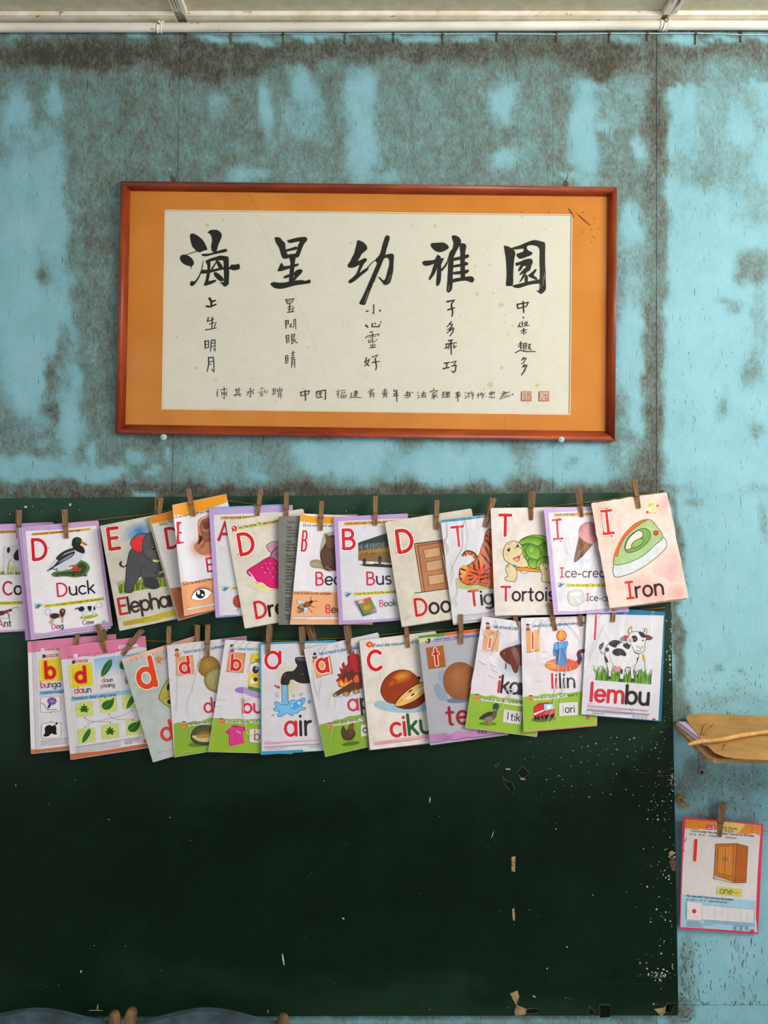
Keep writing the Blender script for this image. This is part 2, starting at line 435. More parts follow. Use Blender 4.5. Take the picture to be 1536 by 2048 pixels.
# splits in the paint, running down the sheets
rnd = random.Random(77)
bm = bmesh.new()
def crack(px, py, l, w, lean=0.0):
    q = [(px, py), (px + w, py + l * .3), (px + w * .8 + lean * l, py + l), (px + lean * l * .4 - w * .2, py + l * .5)]
    bm.faces.new([bm.verts.new(P(x, y, 0.0004)) for x, y in q][::-1])
for k in range(150): crack(1360 + abs(rnd.gauss(0, 26)), rnd.uniform(1880, 2004), rnd.uniform(2, 13), rnd.uniform(.5, 1.3), rnd.uniform(-.1, .1))
for k in range(60): crack(rnd.gauss(1486, 22), rnd.uniform(1872, 2003), rnd.uniform(3, 20), rnd.uniform(.5, 1.2), rnd.uniform(-.12, .12))
for k in range(26): crack(rnd.uniform(1362, 1534), rnd.uniform(2002, 2008), rnd.uniform(2, 7), rnd.uniform(.8, 2))
for k in range(40): crack(1360 + abs(rnd.gauss(0, 14)), rnd.uniform(2013, 2046), rnd.uniform(1, 4), rnd.uniform(1, 3))
for k in range(170): crack(rnd.uniform(1364, 1534), rnd.uniform(1535, 1640), rnd.uniform(1.5, 6), rnd.uniform(.5, 1.3), rnd.uniform(-.2, .2))
for k in range(90): crack(rnd.uniform(1375, 1534), rnd.uniform(1330, 1428), rnd.uniform(2, 8), rnd.uniform(.4, 1.0), rnd.uniform(-.1, .1))
for k in range(70): crack(rnd.uniform(1335, 1534), rnd.uniform(660, 1300), rnd.uniform(3, 12), rnd.uniform(.3, .7), rnd.uniform(-.05, .05))
for q in ((1406, 1590), (1507, 1621), (1470, 1612), (1454, 1420)): crack(q[0], q[1], 14, 1.2)
from_bm('paint_splits', bm, wall, M['chip'], kind='stuff')

bm = bmesh.new(); add_box(bm, -1.7, 1.7, -3.2, 0.10, ZCEIL, ZCEIL + 0.02)
ceiling = struct(from_bm('ceiling', bm, None, M['ceil'], label='grey cream flat ceiling boards'))
bm = bmesh.new(); add_box(bm, -1.7, 1.7, -3.2, 0.10, -0.02, 0)
struct(from_bm('floor', bm, None, M['floor'], label='grey cement classroom floor'))
# cornice strip: bright front edge and shaded underside
for k, (xa, xb) in enumerate(((-1.7, P(352, 30, 0.031).x - 0.004), (P(368, 30, 0.031).x, P(1326, 30, .031).x), (P(1350, 30, .031).x - .012, 1.7))):
    bm = bmesh.new(); add_box(bm, xa, xb, -0.031 - 0.001 * k, 0.006, ZC + 1.1217 + (0.0008 if k == 0 else 0), ZCEIL)
    bmesh.ops.bevel(bm, geom=bm.edges[:], offset=0.0014, segments=2, affect='EDGES')
    struct(from_bm('trim_%d' % (k + 1), bm, None, M['cream'], label='cream painted cornice strip under the ceiling'))
# ceiling battens running towards the viewer
def batten(xc, w, h, mat, label, slits):
    t = struct(thing('trim_%d' % (4 + (xc > 800)), label, 'batten', (P(xc, 36, 0.033).x, -0.033, ZCEIL)))
    del t['category']
    x = t.location.x
    n = len(slits)
    for (o0, o1, hh) in slits:
        bm = bmesh.new(); add_box(bm, x + o0 * w, x + o1 * w, -3.1, -0.036, ZCEIL - hh * h, ZCEIL - 0.0003)
        bmesh.ops.bevel(bm, geom=bm.edges[:], offset=0.0008, segments=1, affect='EDGES')
        from_bm('strip', bm, t, mat)
    return t
M['peel'] = simple('peeling_white_batten', '5a4b40', 'e8e0d0', 60, 0.6, (1, 0.12, 1), 0.4, 0.002, 0.3, 0.42, 0.5)
batten(361, 0.026, 0.012, M['cream'], 'row of cream painted wires and batten on the ceiling, left', [(-.62, -.46, .55), (-.36, -.2, .55), (-.08, .08, .6), (.22, .62, 1.0)])
batten(1340, 0.034, 0.013, M['peel'], 'peeling white ceiling batten, right', [(-.5, -.05, 1.0), (0.0, .42, .8)])

# conduit pipe with saddles
pipe = thing('conduit_pipe', 'long cream painted pipe running under the ceiling', 'pipe', P(768, 54, 0.012))
bm = bmesh.new()
pp = [(-560, 57), (0, 55.5), (360, 55), (768, 53.5), (1150, 51.5), (1320, 50.5), (1340, 50.5), (1700, 51), (2000, 51)]
add_tube(bm, [P(x, y, 0.0125) for x, y in pp], 0.0098, 16)
from_bm('tube', bm, pipe, M['pipe'], True)
bm = bmesh.new(); add_tube(bm, [P(1318, 50.5, 0.0125), P(1323, 50.5, 0.0125)], 0.0112, 16)
from_bm('coupling', bm, pipe, M['pipe'], True)
for (x, y) in ((322, 55), (1331, 51)):
    bm = bmesh.new()
    c = P(x, y, 0.0125)
    for s in (-1, 1):
        pts = [c + Vector((s * 0.0042 + 0.0028 * math.sin(a), -0.0115 * math.cos(a), 0.0125 * math.sin(a))) for a in [math.radians(q) for q in range(-90, 91, 15)]]
        add_tube(bm, pts, 0.0016, 6)
    for q in range(-90, 90, 15):
        a0, a1 = math.radians(q), math.radians(q + 15)
        vv = [bm.verts.new(c + Vector((s * 0.0042 + 0.0028 * math.sin(a), -0.0112 * math.cos(a), 0.0118 * math.sin(a)))) for a in (a0, a1) for s in (-1, 1)]
        bm.faces.new((vv[0], vv[1], vv[3], vv[2]))
    add_box(bm, c.x + 0.0005, c.x + 0.0075, -0.003, -0.0002, c.z + 0.011, c.z + 0.0145)
    sd = from_bm('saddle', bm, pipe, M['cream'])
    bm = bmesh.new(); q = c + Vector((-0.002, -0.0114, 0.0015))
    add_tube(bm, [q, q + Vector((0, -0.002, 0))], 0.0022, 8)
    from_bm('screw', bm, sd, M['chip'], origin=pipe.location.copy())

# thin cable stapled below the pipe
cable = thing('wall_cable', 'thin painted cable clipped to the wall just under the pipe', 'cable', P(1000, 67, 0.003))
bm = bmesh.new()
add_tube(bm, [P(x, y + 0.6 * math.sin(x * .03), 0.0028) for x, y in ((370, 67.5), (460, 67.5), (570, 67.5), (690, 68), (790, 67.5), (890, 67), (1000, 68), (1113, 68), (1220, 67.5), (1300, 66.5), (1395, 67), (1480, 69), (1700, 70))], 0.0016, 6)
from_bm('cord', bm, cable, M['bluepaint'], True)
for x in (372, 462, 567, 690, 787, 885, 993, 1113, 1218, 1294, 1390, 1481):
    bm = bmesh.new()
    c = P(x, 68, 0.0)
    add_box(bm, c.x - 0.0022, c.x + 0.0022, -0.0052, -0.0003, c.z - 0.0035, c.z + 0.0035)
    add_box(bm, c.x - 0.0012 + random.uniform(-.001, .001), c.x + 0.0012, -0.0030, -0.0003, c.z - 0.021 + random.uniform(-.004, .004), c.z - 0.0035)
    from_bm('clip', bm, cable, M['chip'])

# ---------------------------------------------------------------- flat print: strokes, letters, shapes
def arc(cx, cy, rx, ry, a0, a1, n=12):
    return [(cx + rx * math.cos(math.radians(a0 + (a1 - a0) * k / n)), cy + ry * math.sin(math.radians(a0 + (a1 - a0) * k / n))) for k in range(n + 1)]
def bowl(cx, rx=.27, cy=.32, ry=.32): return arc(cx, cy, rx, ry, 0, 360, 16)
FONT = {
 'a': (.58, [bowl(.28), [(.56, .64), (.56, .0)]]),
 'b': (.58, [[(.03, 1), (.03, 0)], bowl(.31)]),
 'c': (.50, [arc(.29, .32, .27, .32, 48, 312)]),
 'd': (.58, [bowl(.28), [(.56, 1), (.56, 0)]]),
 'e': (.55, [[(.03, .33), (.54, .33)] , arc(.285, .32, .265, .32, 2, 318, 14)]),
 'f': (.34, [arc(.30, .84, .16, .16, 80, 180, 6) + [(.14, 0)], [(0, .62), (.3, .62)]]),
 'g': (.58, [bowl(.28), [(.56, .64), (.56, -.08)] + arc(.3, -.08, .26, .22, 0, -140, 7)]),
 'h': (.52, [[(.03, 1), (.03, 0)], [(.03, .35)] + arc(.265, .36, .235, .28, 180, 0, 9) + [(.50, 0)]]),
 'i': (.08, [[(.04, .64), (.04, 0)], [(.04, .88), (.04, .90)]]),
 'j': (.16, [[(.12, .64), (.12, -.12)] + arc(-.02, -.12, .14, .16, 0, -90, 5), [(.12, .88), (.12, .90)]]),
 'k': (.46, [[(.03, 1), (.03, 0)], [(.42, .62), (.06, .28)], [(.16, .38), (.45, 0)]]),
 'l': (.08, [[(.04, 1), (.04, 0)]]),
 'm': (.86, [[(.03, .64), (.03, 0)], [(.03, .38)] + arc(.235, .40, .205, .24, 180, 0, 8) + [(.44, 0)], [(.44, .38)] + arc(.645, .40, .205, .24, 180, 0, 8) + [(.85, 0)]]),
 'n': (.52, [[(.03, .64), (.03, 0)], [(.03, .35)] + arc(.265, .36, .235, .28, 180, 0, 9) + [(.50, 0)]]),
 'o': (.58, [bowl(.29)]),
 'p': (.58, [[(.03, .64), (.03, -.32)], bowl(.31)]),
 'q': (.58, [bowl(.28), [(.56, .64), (.56, -.32)]]),
 'r': (.32, [[(.03, .64), (.03, 0)], [(.03, .34)] + arc(.28, .36, .25, .27, 175, 85, 6)]),
 's': (.42, [arc(.22, .48, .18, .16, 50, 255, 8) + arc(.22, .16, .19, .16, 80, -130, 8)]),
 't': (.34, [[(.14, .88), (.14, .12)] + arc(.26, .12, .12, .12, 180, 270, 5), [(0, .62), (.31, .62)]]),
 'u': (.52, [[(.03, .64), (.03, .26)] + arc(.265, .26, .235, .26, 180, 360, 9) , [(.50, .64), (.50, 0)]]),
 'v': (.48, [[(.02, .64), (.24, 0), (.46, .64)]]),
 'w': (.74, [[(.02, .64), (.2, 0), (.37, .58), (.54, 0), (.72, .64)]]),
 'x': (.46, [[(.02, .64), (.44, 0)], [(.44, .64), (.02, 0)]]),
 'y': (.48, [[(.02, .64), (.25, .02)], [(.46, .64), (.2, -.12), (.06, -.3)]]),
 'z': (.46, [[(.03, .62), (.43, .62), (.03, .02), (.44, .02)]]),
 'A': (.72, [[(.02, 0), (.36, 1), (.70, 0)], [(.14, .34), (.58, .34)]]),
 'B': (.58, [[(.04, 0), (.04, 1)], [(.04, 1), (.28, 1)] + arc(.28, .765, .22, .235, 90, -90, 9) + [(.04, .53)], [(.10, .53), (.30, .53)] + arc(.30, .265, .26, .265, 90, -90, 9) + [(.04, 0)]]),
 'C': (.68, [arc(.40, .5, .38, .5, 48, 312, 14)]),
 'D': (.72, [[(.04, 0), (.04, 1)], [(.04, 1), (.24, 1)] + arc(.24, .5, .45, .5, 90, -90, 14) + [(.04, 0)]]),
 'E': (.52, [[(.04, 0), (.04, 1)], [(.04, 1), (.50, 1)], [(.04, .52), (.44, .52)], [(.04, 0), (.51, 0)]]),
 'H': (.62, [[(.04, 0), (.04, 1)], [(.6, 0), (.6, 1)], [(.04, .5), (.6, .5)]]),
 'I': (.40, [[(.20, .04), (.20, .96)], [(.0, 1), (.40, 1)], [(.0, 0), (.40, 0)]]),
 'L': (.48, [[(.04, 1), (.04, 0), (.46, 0)]]),
 'M': (.76, [[(.04, 0), (.04, 1), (.38, .3), (.72, 1), (.72, 0)]]),
 'N': (.62, [[(.04, 0), (.04, 1), (.6, 0), (.6, 1)]]),
 'P': (.54, [[(.04, 0), (.04, 1)], [(.04, 1), (.28, 1)] + arc(.28, .75, .24, .25, 90, -90, 9) + [(.04, .5)]]),
 'S': (.52, [arc(.27, .74, .23, .26, 45, 262, 9) + arc(.26, .25, .25, .25, 82, -140, 9)]),
 'T': (.64, [[(.32, 0), (.32, .94)], [(.0, 1), (.64, 1)]]),
 'W': (.95, [[(.02, 1), (.24, 0), (.47, .9), (.7, 0), (.93, 1)]]),
 '1': (.12, [[(.06, 1), (.06, 0)]]),
 '2': (.5, [arc(.25, .74, .23, .26, 160, -30, 8) + [(.03, .0), (.5, .0)]]),
 '8': (.5, [arc(.25, .74, .2, .24, 0, 360, 10), arc(.25, .26, .24, .26, 0, 360, 10)]),
 '.': (.08, [[(.04, .0), (.04, .03)]]), ',': (.08, [[(.05, .04), (.02, -.12)]]),
 '-': (.34, [[(.03, .32), (.31, .32)]]), '?': (.44, [arc(.22, .76, .2, .22, 170, -60, 7) + [(.22, .3)], [(.22, .02), (.22, .04)]]),
 '(': (.2, [arc(.3, .45, .26, .6, 130, 230, 5)]), ')': (.2, [arc(-.1, .45, .26, .6, 50, -50, 5)]),
 '"': (.2, [[(.04, 1), (.04, .8)], [(.16, 1), (.16, .8)]]), '/': (.3, [[(.02, .3), (.1, .1), (.28, .7)]]), ' ': (.26, []),
}
LAYER = 4.0e-6

class Print:
    """collects flat print in photo pixels: triangles with per-corner colour, a little proud of each other"""
    def __init__(s):
        s.parts = {}; s.eps = 0.00012; s.cur = 'picture'; s.o = (0, 0, 1.0); s.gid = None
    def crop(s, ox, oy, k): s.o = (ox, oy, k)
    def part(s, n): s.cur = n
    def cv(s, p): return (s.o[0] + p[0] / s.o[2], s.o[1] + p[1] / s.o[2])
    def lay(s): s.eps += LAYER; return s.eps
    def tris(s, pts, tr, cols, e):
        GL = s.parts.setdefault(s.cur, [])
        if s.gid is not None and GL and GL[-1][0] == s.gid: L = GL[-1][1]
        else:
            L = []; GL.append((s.gid, L))
        for t in tr:
            a, b_, c = (pts[i] for i in t)
            if abs((b_[0] - a[0]) * (c[1] - a[1]) - (b_[1] - a[1]) * (c[0] - a[0])) < 1e-7: continue
            ar = (b_[0] - a[0]) * (c[1] - a[1]) - (b_[1] - a[1]) * (c[0] - a[0])
            if ar < 0: t = (t[0], t[2], t[1])
            L.append(tuple((pts[i][0], pts[i][1], e, cols[i]) for i in t))
    def fill(s, pts, c, sm=0, c2=None, ax=None):
        """polygon; c2 + ax ('x'|'y') make a linear printed gradient"""
        pts = [s.cv(p) for p in pts]
        if sm: pts = catmull(pts, sm, True)
        c = hx(c)
        cols = [c] * len(pts)
        if c2 is not None:
            k = 0 if ax == 'x' else 1
            lo = min(p[k] for p in pts); hi = max(p[k] for p in pts)
            cols = [mixc(c, hx(c2), (p[k] - lo) / (hi - lo)) for p in pts]
        tr = tessellate_polygon([[Vector((p[0], p[1], 0)) for p in pts]])
        s.tris(pts, tr, cols, s.lay())
    def line(s, pts, w, c, sm=0, px=False, cap=True, taper=None):
        """w in crop units; number or per-point list"""
        k = 1.0 if px else 1.0 / s.o[2]
        ws = list(w) if isinstance(w, (list, tuple)) else [w] * len(pts)
        if taper: ws = [ws[i] * (taper[0] + (taper[1] - taper[0]) * i / max(1, len(pts) - 1)) for i in range(len(pts))]
        q = [(*(p if px else s.cv(p)), ww * k) for p, ww in zip(pts, ws)]
        closed = len(q) > 3 and math.hypot(q[0][0] - q[-1][0], q[0][1] - q[-1][1]) < 1e-6
        if closed: q = q[:-1]
        if sm: q = catmull(q, sm, closed)
        # drop doubles
        qq = [q[0]]
        for p in q[1:]:
            if math.hypot(p[0] - qq[-1][0], p[1] - qq[-1][1]) > 1e-4: qq.append(p)
        q = qq; n = len(q)
        if n < 2: return
        Lf, Rt = [], []
        for i in range(n):
            a = q[(i - 1) % n] if (closed or i > 0) else None
            b_ = q[(i + 1) % n] if (closed or i < n - 1) else None
            dirs = []
            if a is not None:
                l = math.hypot(q[i][0] - a[0], q[i][1] - a[1]); dirs.append(((q[i][0] - a[0]) / l, (q[i][1] - a[1]) / l))
            if b_ is not None:
                l = math.hypot(b_[0] - q[i][0], b_[1] - q[i][1]); dirs.append(((b_[0] - q[i][0]) / l, (b_[1] - q[i][1]) / l))
            tx = sum(d[0] for d in dirs); ty = sum(d[1] for d in dirs)
            l = math.hypot(tx, ty)
            if l < 0.2: tx, ty = dirs[-1]; l = 1.0
            tx /= l; ty /= l
            m = 1.0 / max(0.5, dirs[0][0] * tx + dirs[0][1] * ty)
            h = q[i][2] * 0.5 * m
            Lf.append((q[i][0] - ty * h, q[i][1] + tx * h)); Rt.append((q[i][0] + ty * h, q[i][1] - tx * h))
        pts2 = Lf + Rt; tr = []
        for i in range(n if closed else n - 1):
            j = (i + 1) % n
            tr += [(i, j, n + i), (j, n + j, n + i)]
        if cap and not closed:
            for e, other, w2 in ((0, 1, q[0][2]), (n - 1, n - 2, q[-1][2])):
                if w2 < 0.7: continue
                dx = q[e][0] - q[other][0]; dy = q[e][1] - q[other][1]; l = math.hypot(dx, dy); dx /= l; dy /= l
                base = len(pts2); pts2.append((q[e][0], q[e][1]))
                a0 = math.atan2(-dx, dy)
                ring = []
                for k2 in range(6):
                    a = a0 + math.pi * k2 / 5
                    ring.append(len(pts2)); pts2.append((q[e][0] + math.cos(a) * w2 / 2, q[e][1] + math.sin(a) * w2 / 2))
                for k2 in range(5): tr.append((base, ring[k2], ring[k2 + 1]))
        s.tris(pts2, tr, [hx(c)] * len(pts2), s.lay())
    def shape(s, pts, c, oc=None, ow=3, sm=5, c2=None, ax='y'):
        s.fill(pts, c, sm, c2, ax)
        if oc: s.line(list(pts) + [pts[0]], ow, oc, sm)
    def ell(s, cx, cy, rx, ry, c, rot=0, c2=None, oc=None, ow=3, n=22, hl=(0, 0)):
        """ellipse, optional printed radial gradient c (at hl) -> c2 (rim)"""
        ca, sa = math.cos(math.radians(rot)), math.sin(math.radians(rot))
        def pt(r, t, off=1): 
            x = r * rx * math.cos(t) + hl[0] * rx * (1 - r); y = r * ry * math.sin(t) + hl[1] * ry * (1 - r)
            return s.cv((cx + x * ca - y * sa, cy + x * sa + y * ca))
        rings = [0.0, 1.0] if c2 is None else [0.0, .25, .5, .75, 1.0]
        pts = [pt(0, 0)]; cols = [hx(c)]; tr = []
        for ri, r in enumerate(rings[1:]):
            for k in range(n):
                pts.append(pt(r, 2 * math.pi * k / n)); cols.append(hx(c) if c2 is None else mixc(hx(c), hx(c2), r))
            b0 = 1 + ri * n; p0 = b0 - n
            for k in range(n):
                j = (k + 1) % n
                if ri == 0: tr.append((0, b0 + k, b0 + j))
                else: tr += [(p0 + k, b0 + k, b0 + j), (p0 + k, b0 + j, p0 + j)]
        s.tris(pts, tr, cols, s.lay())
        if oc:
            P_ = [(cx + rx * math.cos(t) * ca - ry * math.sin(t) * sa, cy + rx * math.cos(t) * sa + ry * math.sin(t) * ca) for t in [2 * math.pi * k / n for k in range(n + 1)]]
            P_[-1] = P_[0]
            s.line(P_, ow, oc)
    def text(s, runs, x, y, size, ang=0, w=.13, track=.15, sx=1.0, outline=None, col='2e2a2c'):
        if isinstance(runs, str): runs = [(runs, col)]
        old = s.cur
        px = size / s.o[2]
        s.cur = 'small_print' if px < 9.5 else ('letter' if sum(len(r[0]) for r in runs) == 1 else 'word')
        if s.cur != 'small_print': s.gid = ('t', x, y)
        ca, sa = math.cos(math.radians(ang)), math.sin(math.radians(ang))
        def walk(wid, over=None):
            cx = 0
            for txt, c in runs:
                for ch in txt:
                    if ch not in FONT: cx += .4; continue
                    adv, st = FONT[ch]
                    for q in st:
                        pp = [(x + ((cx + a) * ca * sx - b_ * sa) * size, y - ((cx + a) * sa * sx + b_ * ca) * size) for a, b_ in q]
                        s.line(pp, wid * size, over or c)
                    cx += adv + track
        if outline: walk(w * 1.5, outline)
        walk(w)
        s.cur = old; s.gid = None
    def micro(s, x, y, length, ang=0, h=4, c='6a6468', seed=0):
        """a line of print too small to read: short dashes"""
        rnd = random.Random(seed + int(x * 7 + y)); ca, sa = math.cos(math.radians(ang)), -math.sin(math.radians(ang))
        old = s.cur; s.cur = 'small_print'
        t = 0
        while t < length:
            l = rnd.uniform(8, 26)
            s.line([(x + ca * t, y + sa * t), (x + ca * min(t + l, length), y + sa * min(t + l, length))], h, c, cap=False)
            t += l + rnd.uniform(4, 7)
        s.cur = old
    def grass(s, x0, x1, y, h, c, n, seed=1, w=5, slope=0.0):
        rnd = random.Random(seed)
        for k in range(n):
            x = rnd.uniform(x0, x1); l = h * rnd.uniform(.5, 1); dx = rnd.uniform(-.35, .35) * l
            yy = y + slope * (x - x0)
            cc = c if isinstance(c, str) else rnd.choice(c)
            s.line([(x, yy), (x + dx * .3, yy - l * .6), (x + dx, yy - l)], [w, w * .8, w * .2], cc, cap=False)

def mesh_print(L, name, parent, mat, depth, clips, knots, **props):
    """turn collected triangles into a mesh on the surface depth(px, py)"""
    bm = bmesh.new()
    lay = bm.loops.layers.float_color.new('ink')
    for t in L:
        f = bm.faces.new([bm.verts.new((p[0], p[1], p[2])) for p in t])
        for lp, p in zip(f.loops, t): lp[lay] = p[3]
    for co, no in clips:
        bmesh.ops.bisect_plane(bm, geom=bm.verts[:] + bm.edges[:] + bm.faces[:], plane_co=co, plane_no=no, clear_outer=True, dist=1e-6)
    if not bm.faces:
        bm.free(); return None
    for co, no in knots:
        bmesh.ops.bisect_plane(bm, geom=bm.verts[:] + bm.edges[:] + bm.faces[:], plane_co=co, plane_no=no, dist=1e-6)
    for v in bm.verts:
        v.co = P(v.co.x, v.co.y, depth(v.co.x, v.co.y) + v.co.z)
    return from_bm(name, bm, parent, mat, False, **props)
NAMES = {'picture': 'illustration', 'border': 'colour_band', 'lettering': 'character', 'stain': 'stain_patch'}
def emit(pr, key, name, parent, mat, depth, clips=(), knots=(), margin=0.0, **props):
    """every drawing, word or band of the print becomes a part of its own; specks are pooled"""
    groups = [L for _, L in pr.parts.get(key, []) if L]
    if not groups: return None
    if key in ('small_print', 'foxing', 'mat_stain'):
        return mesh_print([t for L in groups for t in L], name, parent, mat, depth, clips, knots, kind='stuff')
    bb = []
    for L in groups:
        xs = [p[0] for t in L for p in t]; ys = [p[1] for t in L for p in t]
        bb.append((min(xs) - margin, min(ys) - margin, max(xs) + margin, max(ys) + margin))
    par = list(range(len(groups)))
    def find(a):
        while par[a] != a: a = par[a]
        return a
    if key in ('picture', 'lettering', 'seal'):
        for a in range(len(groups)):
            for b_ in range(a):
                A, B = bb[a], bb[b_]
                if A[0] < B[2] and B[0] < A[2] and A[1] < B[3] and B[1] < A[3]:
                    ra, rb = find(a), find(b_)
                    if ra != rb: par[ra] = rb
    cl = {}
    for a in range(len(groups)): cl.setdefault(find(a), []).append(a)
    specks = []; out = None
    for ids in cl.values():
        L = [t for a in sorted(ids) for t in groups[a]]
        w = max(bb[a][2] for a in ids) - min(bb[a][0] for a in ids); h = max(bb[a][3] for a in ids) - min(bb[a][1] for a in ids)
        if max(w, h) < 9 and len(cl) > 1 and key not in ('lettering', 'letter', 'word', 'seal'): specks += L
        else: out = mesh_print(L, NAMES.get(name, name), parent, mat, depth, clips, knots, **props) or out
    if specks: mesh_print(specks, 'print_marks', parent, mat, depth, clips, knots, kind='stuff')
    return out

RED, INK = 'cc2136', '332c2e'
class Card(Print):
    def __init__(s, label, quad, dl, dr, dv=0.0, bend=None, paper='dcd6dc', rnd=0, th=0.0011, worn=False, ragged=0, name='flash_card', cat='card', group='alphabet cards on the strings', nu=10, nv=5):
        super().__init__()
        s.label, s.q, s.paper, s.th, s.name, s.cat, s.group = label, quad, paper, th, name, cat, group
        s.mat = M['ink_worn'] if worn else M['ink']
        TL, TR, BR, BL = [Vector(p) for p in quad]
        s.C = (TL + TR + BR + BL) / 4
        s.e1 = ((TR - TL) + (BR - BL)) / 2; s.e2 = ((BL - TL) + (BR - TR)) / 2
        s.det = s.e1.x * s.e2.y - s.e1.y * s.e2.x
        s.dl, s.dr, s.dv, s.bend = dl, dr, dv, bend
        s.rnd, s.ragged = rnd, ragged
        cen = (sum(p[0] for p in quad) / 4, sum(p[1] for p in quad) / 4, 0)
        s.clips = []
        for i in range(4):
            a, b_ = quad[i], quad[(i + 1) % 4]
            no = Vector((b_[1] - a[1], -(b_[0] - a[0]), 0)).normalized()
            if no.dot(Vector(cen) - Vector((*a, 0))) > 0: no = -no
            s.clips.append((Vector((*a, 0)) - no * 0.4, no))
        s.knots = []
        if bend:
            g1 = Vector((s.e2.y, -s.e2.x, 0)) / s.det; g2 = Vector((-s.e1.y, s.e1.x, 0)) / s.det
            for k in range(1, nu):
                s.knots.append(((s.C + s.e1 * (k / nu - .5)).to_3d(), g1.normalized()))
            s.nu = nu; s.bk = [bend(k / nu) for k in range(nu + 1)]
        s.unders = []; s.films = []
    def uv(s, px, py):
        x, y = px - s.C.x, py - s.C.y
        return ((x * s.e2.y - y * s.e2.x) / s.det + .5, (-x * s.e1.y + y * s.e1.x) / s.det + .5)
    def depth(s, px, py):
        """distance from the wall; flat between the bend knots (inverse distance is linear there)"""
        u, v = s.uv(px, py)
        k2 = (D - s.dl) ** 2
        w = 1 / (D - s.dl) + (1 / (D - s.dr) - 1 / (D - s.dl)) * u + s.dv / k2 * v
        if s.bend:
            t = min(.99999, max(0.0, u)) * s.nu
            i = int(t); f = t - i
            w += (s.bk[i] * (1 - f) + s.bk[i + 1] * f) / k2
        return D - 1 / w
    def at(s, u, v):
        TL, TR, BR, BL = [Vector(p) for p in s.q]
        p = TL * (1 - u) * (1 - v) + TR * u * (1 - v) + BR * u * v + BL * (1 - u) * v
        return (p.x, p.y)
    def band(s, u0, v0, u1, v1, c, part='border'):
        """a printed rectangle in card fractions"""
        old, oo = s.cur, s.o
        s.cur = part; s.o = (0, 0, 1)
        s.fill([s.at(u0, v0), s.at(u1, v0), s.at(u1, v1), s.at(u0, v1)], c)
        s.cur, s.o = old, oo
    def outline(s, quad, rnd, ragged=0, seed=0):
        rn = random.Random(seed + len(s.label))
        Q = [Vector(p) for p in quad]; out = []
        for i in range(4):
            a, p, b_ = Q[i - 1], Q[i], Q[(i + 1) % 4]
            if rnd:
                u = (a - p).normalized() * rnd; w = (b_ - p).normalized() * rnd
                for k in range(5):
                    t = k / 4
                    out.append(p + u * (1 - t) ** 2 + w * t * t)
            else: out.append(p)
            if ragged:
                m = 14
                s0 = out[-1].copy(); e = b_ + (p - b_).normalized() * rnd
                for k in range(1, m):
                    t = k / m
                    nrm = Vector((e.y - s0.y, s0.x - e.x)).normalized()
                    out.append(s0.lerp(e, t) + nrm * rn.uniform(-ragged, ragged))
        return out
    def slab(s, name, parent, quad, colr, off, th, rnd=0, ragged=0, mat=None, seed=0):
        """a sheet of paper, its front face on depth()+off"""
        pts = [(p.x, p.y) for p in s.outline(quad, rnd, ragged, seed)]
        bm = bmesh.new()
        lay = bm.loops.layers.float_color.new('ink')
        tr = tessellate_polygon([[Vector((p[0], p[1], 0)) for p in pts]])
        vs_ = [bm.verts.new((p[0], p[1], 0)) for p in pts]
        for t in tr:
            f = bm.faces.new([vs_[i] for i in t])
        bmesh.ops.recalc_face_normals(bm, faces=bm.faces[:])
        for co, no in s.knots:
            bmesh.ops.bisect_plane(bm, geom=bm.verts[:] + bm.edges[:] + bm.faces[:], plane_co=co, plane_no=no, dist=1e-6)
        bm.normal_update()
        if bm.faces and sum(f.normal.z for f in bm.faces) < 0: bmesh.ops.reverse_faces(bm, faces=bm.faces[:])
        r = bmesh.ops.extrude_face_region(bm, geom=bm.faces[:])
        back = {v for v in r['geom'] if isinstance(v, bmesh.types.BMVert)}
        for v in bm.verts:
            d = s.depth(v.co.x, v.co.y) + off
            v.co = P(v.co.x, v.co.y, d - (th if v in back else 0))
        bmesh.ops.recalc_face_normals(bm, faces=bm.faces[:])
        for f in bm.faces:
            for lp in f.loops: lp[lay] = colr
        return from_bm(name, bm, parent, mat or s.mat)
    def under(s, quad, c, off, th=0.0008, name='back_page'):
        s.unders.append((quad, c, off, th, name))
    def film(s, quad=None, creases=(), off=0.0016, crop=None):
        s.films.append((quad or s.q, creases, off, crop))
    def build(s):
        base = P(*s.at(.5, .5), s.depth(*s.at(.5, .5)))
        t = thing(s.name, s.label, s.cat, base, s.group)
        s.slab('page', t, s.q, hx(s.paper), 0, s.th, s.rnd, s.ragged)
        for i, (q, c, off, th, nm) in enumerate(s.unders):
            s.slab(nm, t, q, hx(c), off, th, 0, 0, None, i)
        for k in list(s.parts):
            emit(s, k, k, t, s.mat, s.depth, s.clips, s.knots)
        for q, creases, off, crop in s.films:
            # crinkled clear film lying on the page
            bm = bmesh.new(); n1, n2 = 18, 26
            TL, TR, BR, BL = [Vector(p) for p in q]
            g = []
            for j in range(n2 + 1):
                row = []
                for i in range(n1 + 1):
                    u, v = i / n1, j / n2
                    p = TL * (1 - u) * (1 - v) + TR * u * (1 - v) + BR * u * v + BL * (1 - u) * v
                    e = off + 0.0009 * noise.noise(Vector((p.x / 22, p.y / 40, len(s.label))))
                    row.append(bm.verts.new(P(p.x, p.y, s.depth(p.x, p.y) + s.eps + max(0.0006, e))))
                g.append(row)
            for j in range(n2):
                for i in range(n1):
                    bm.faces.new((g[j][i], g[j + 1][i], g[j + 1][i + 1], g[j][i + 1]))
            fo = from_bm('plastic_sleeve', bm, t, M['plastic'], True)
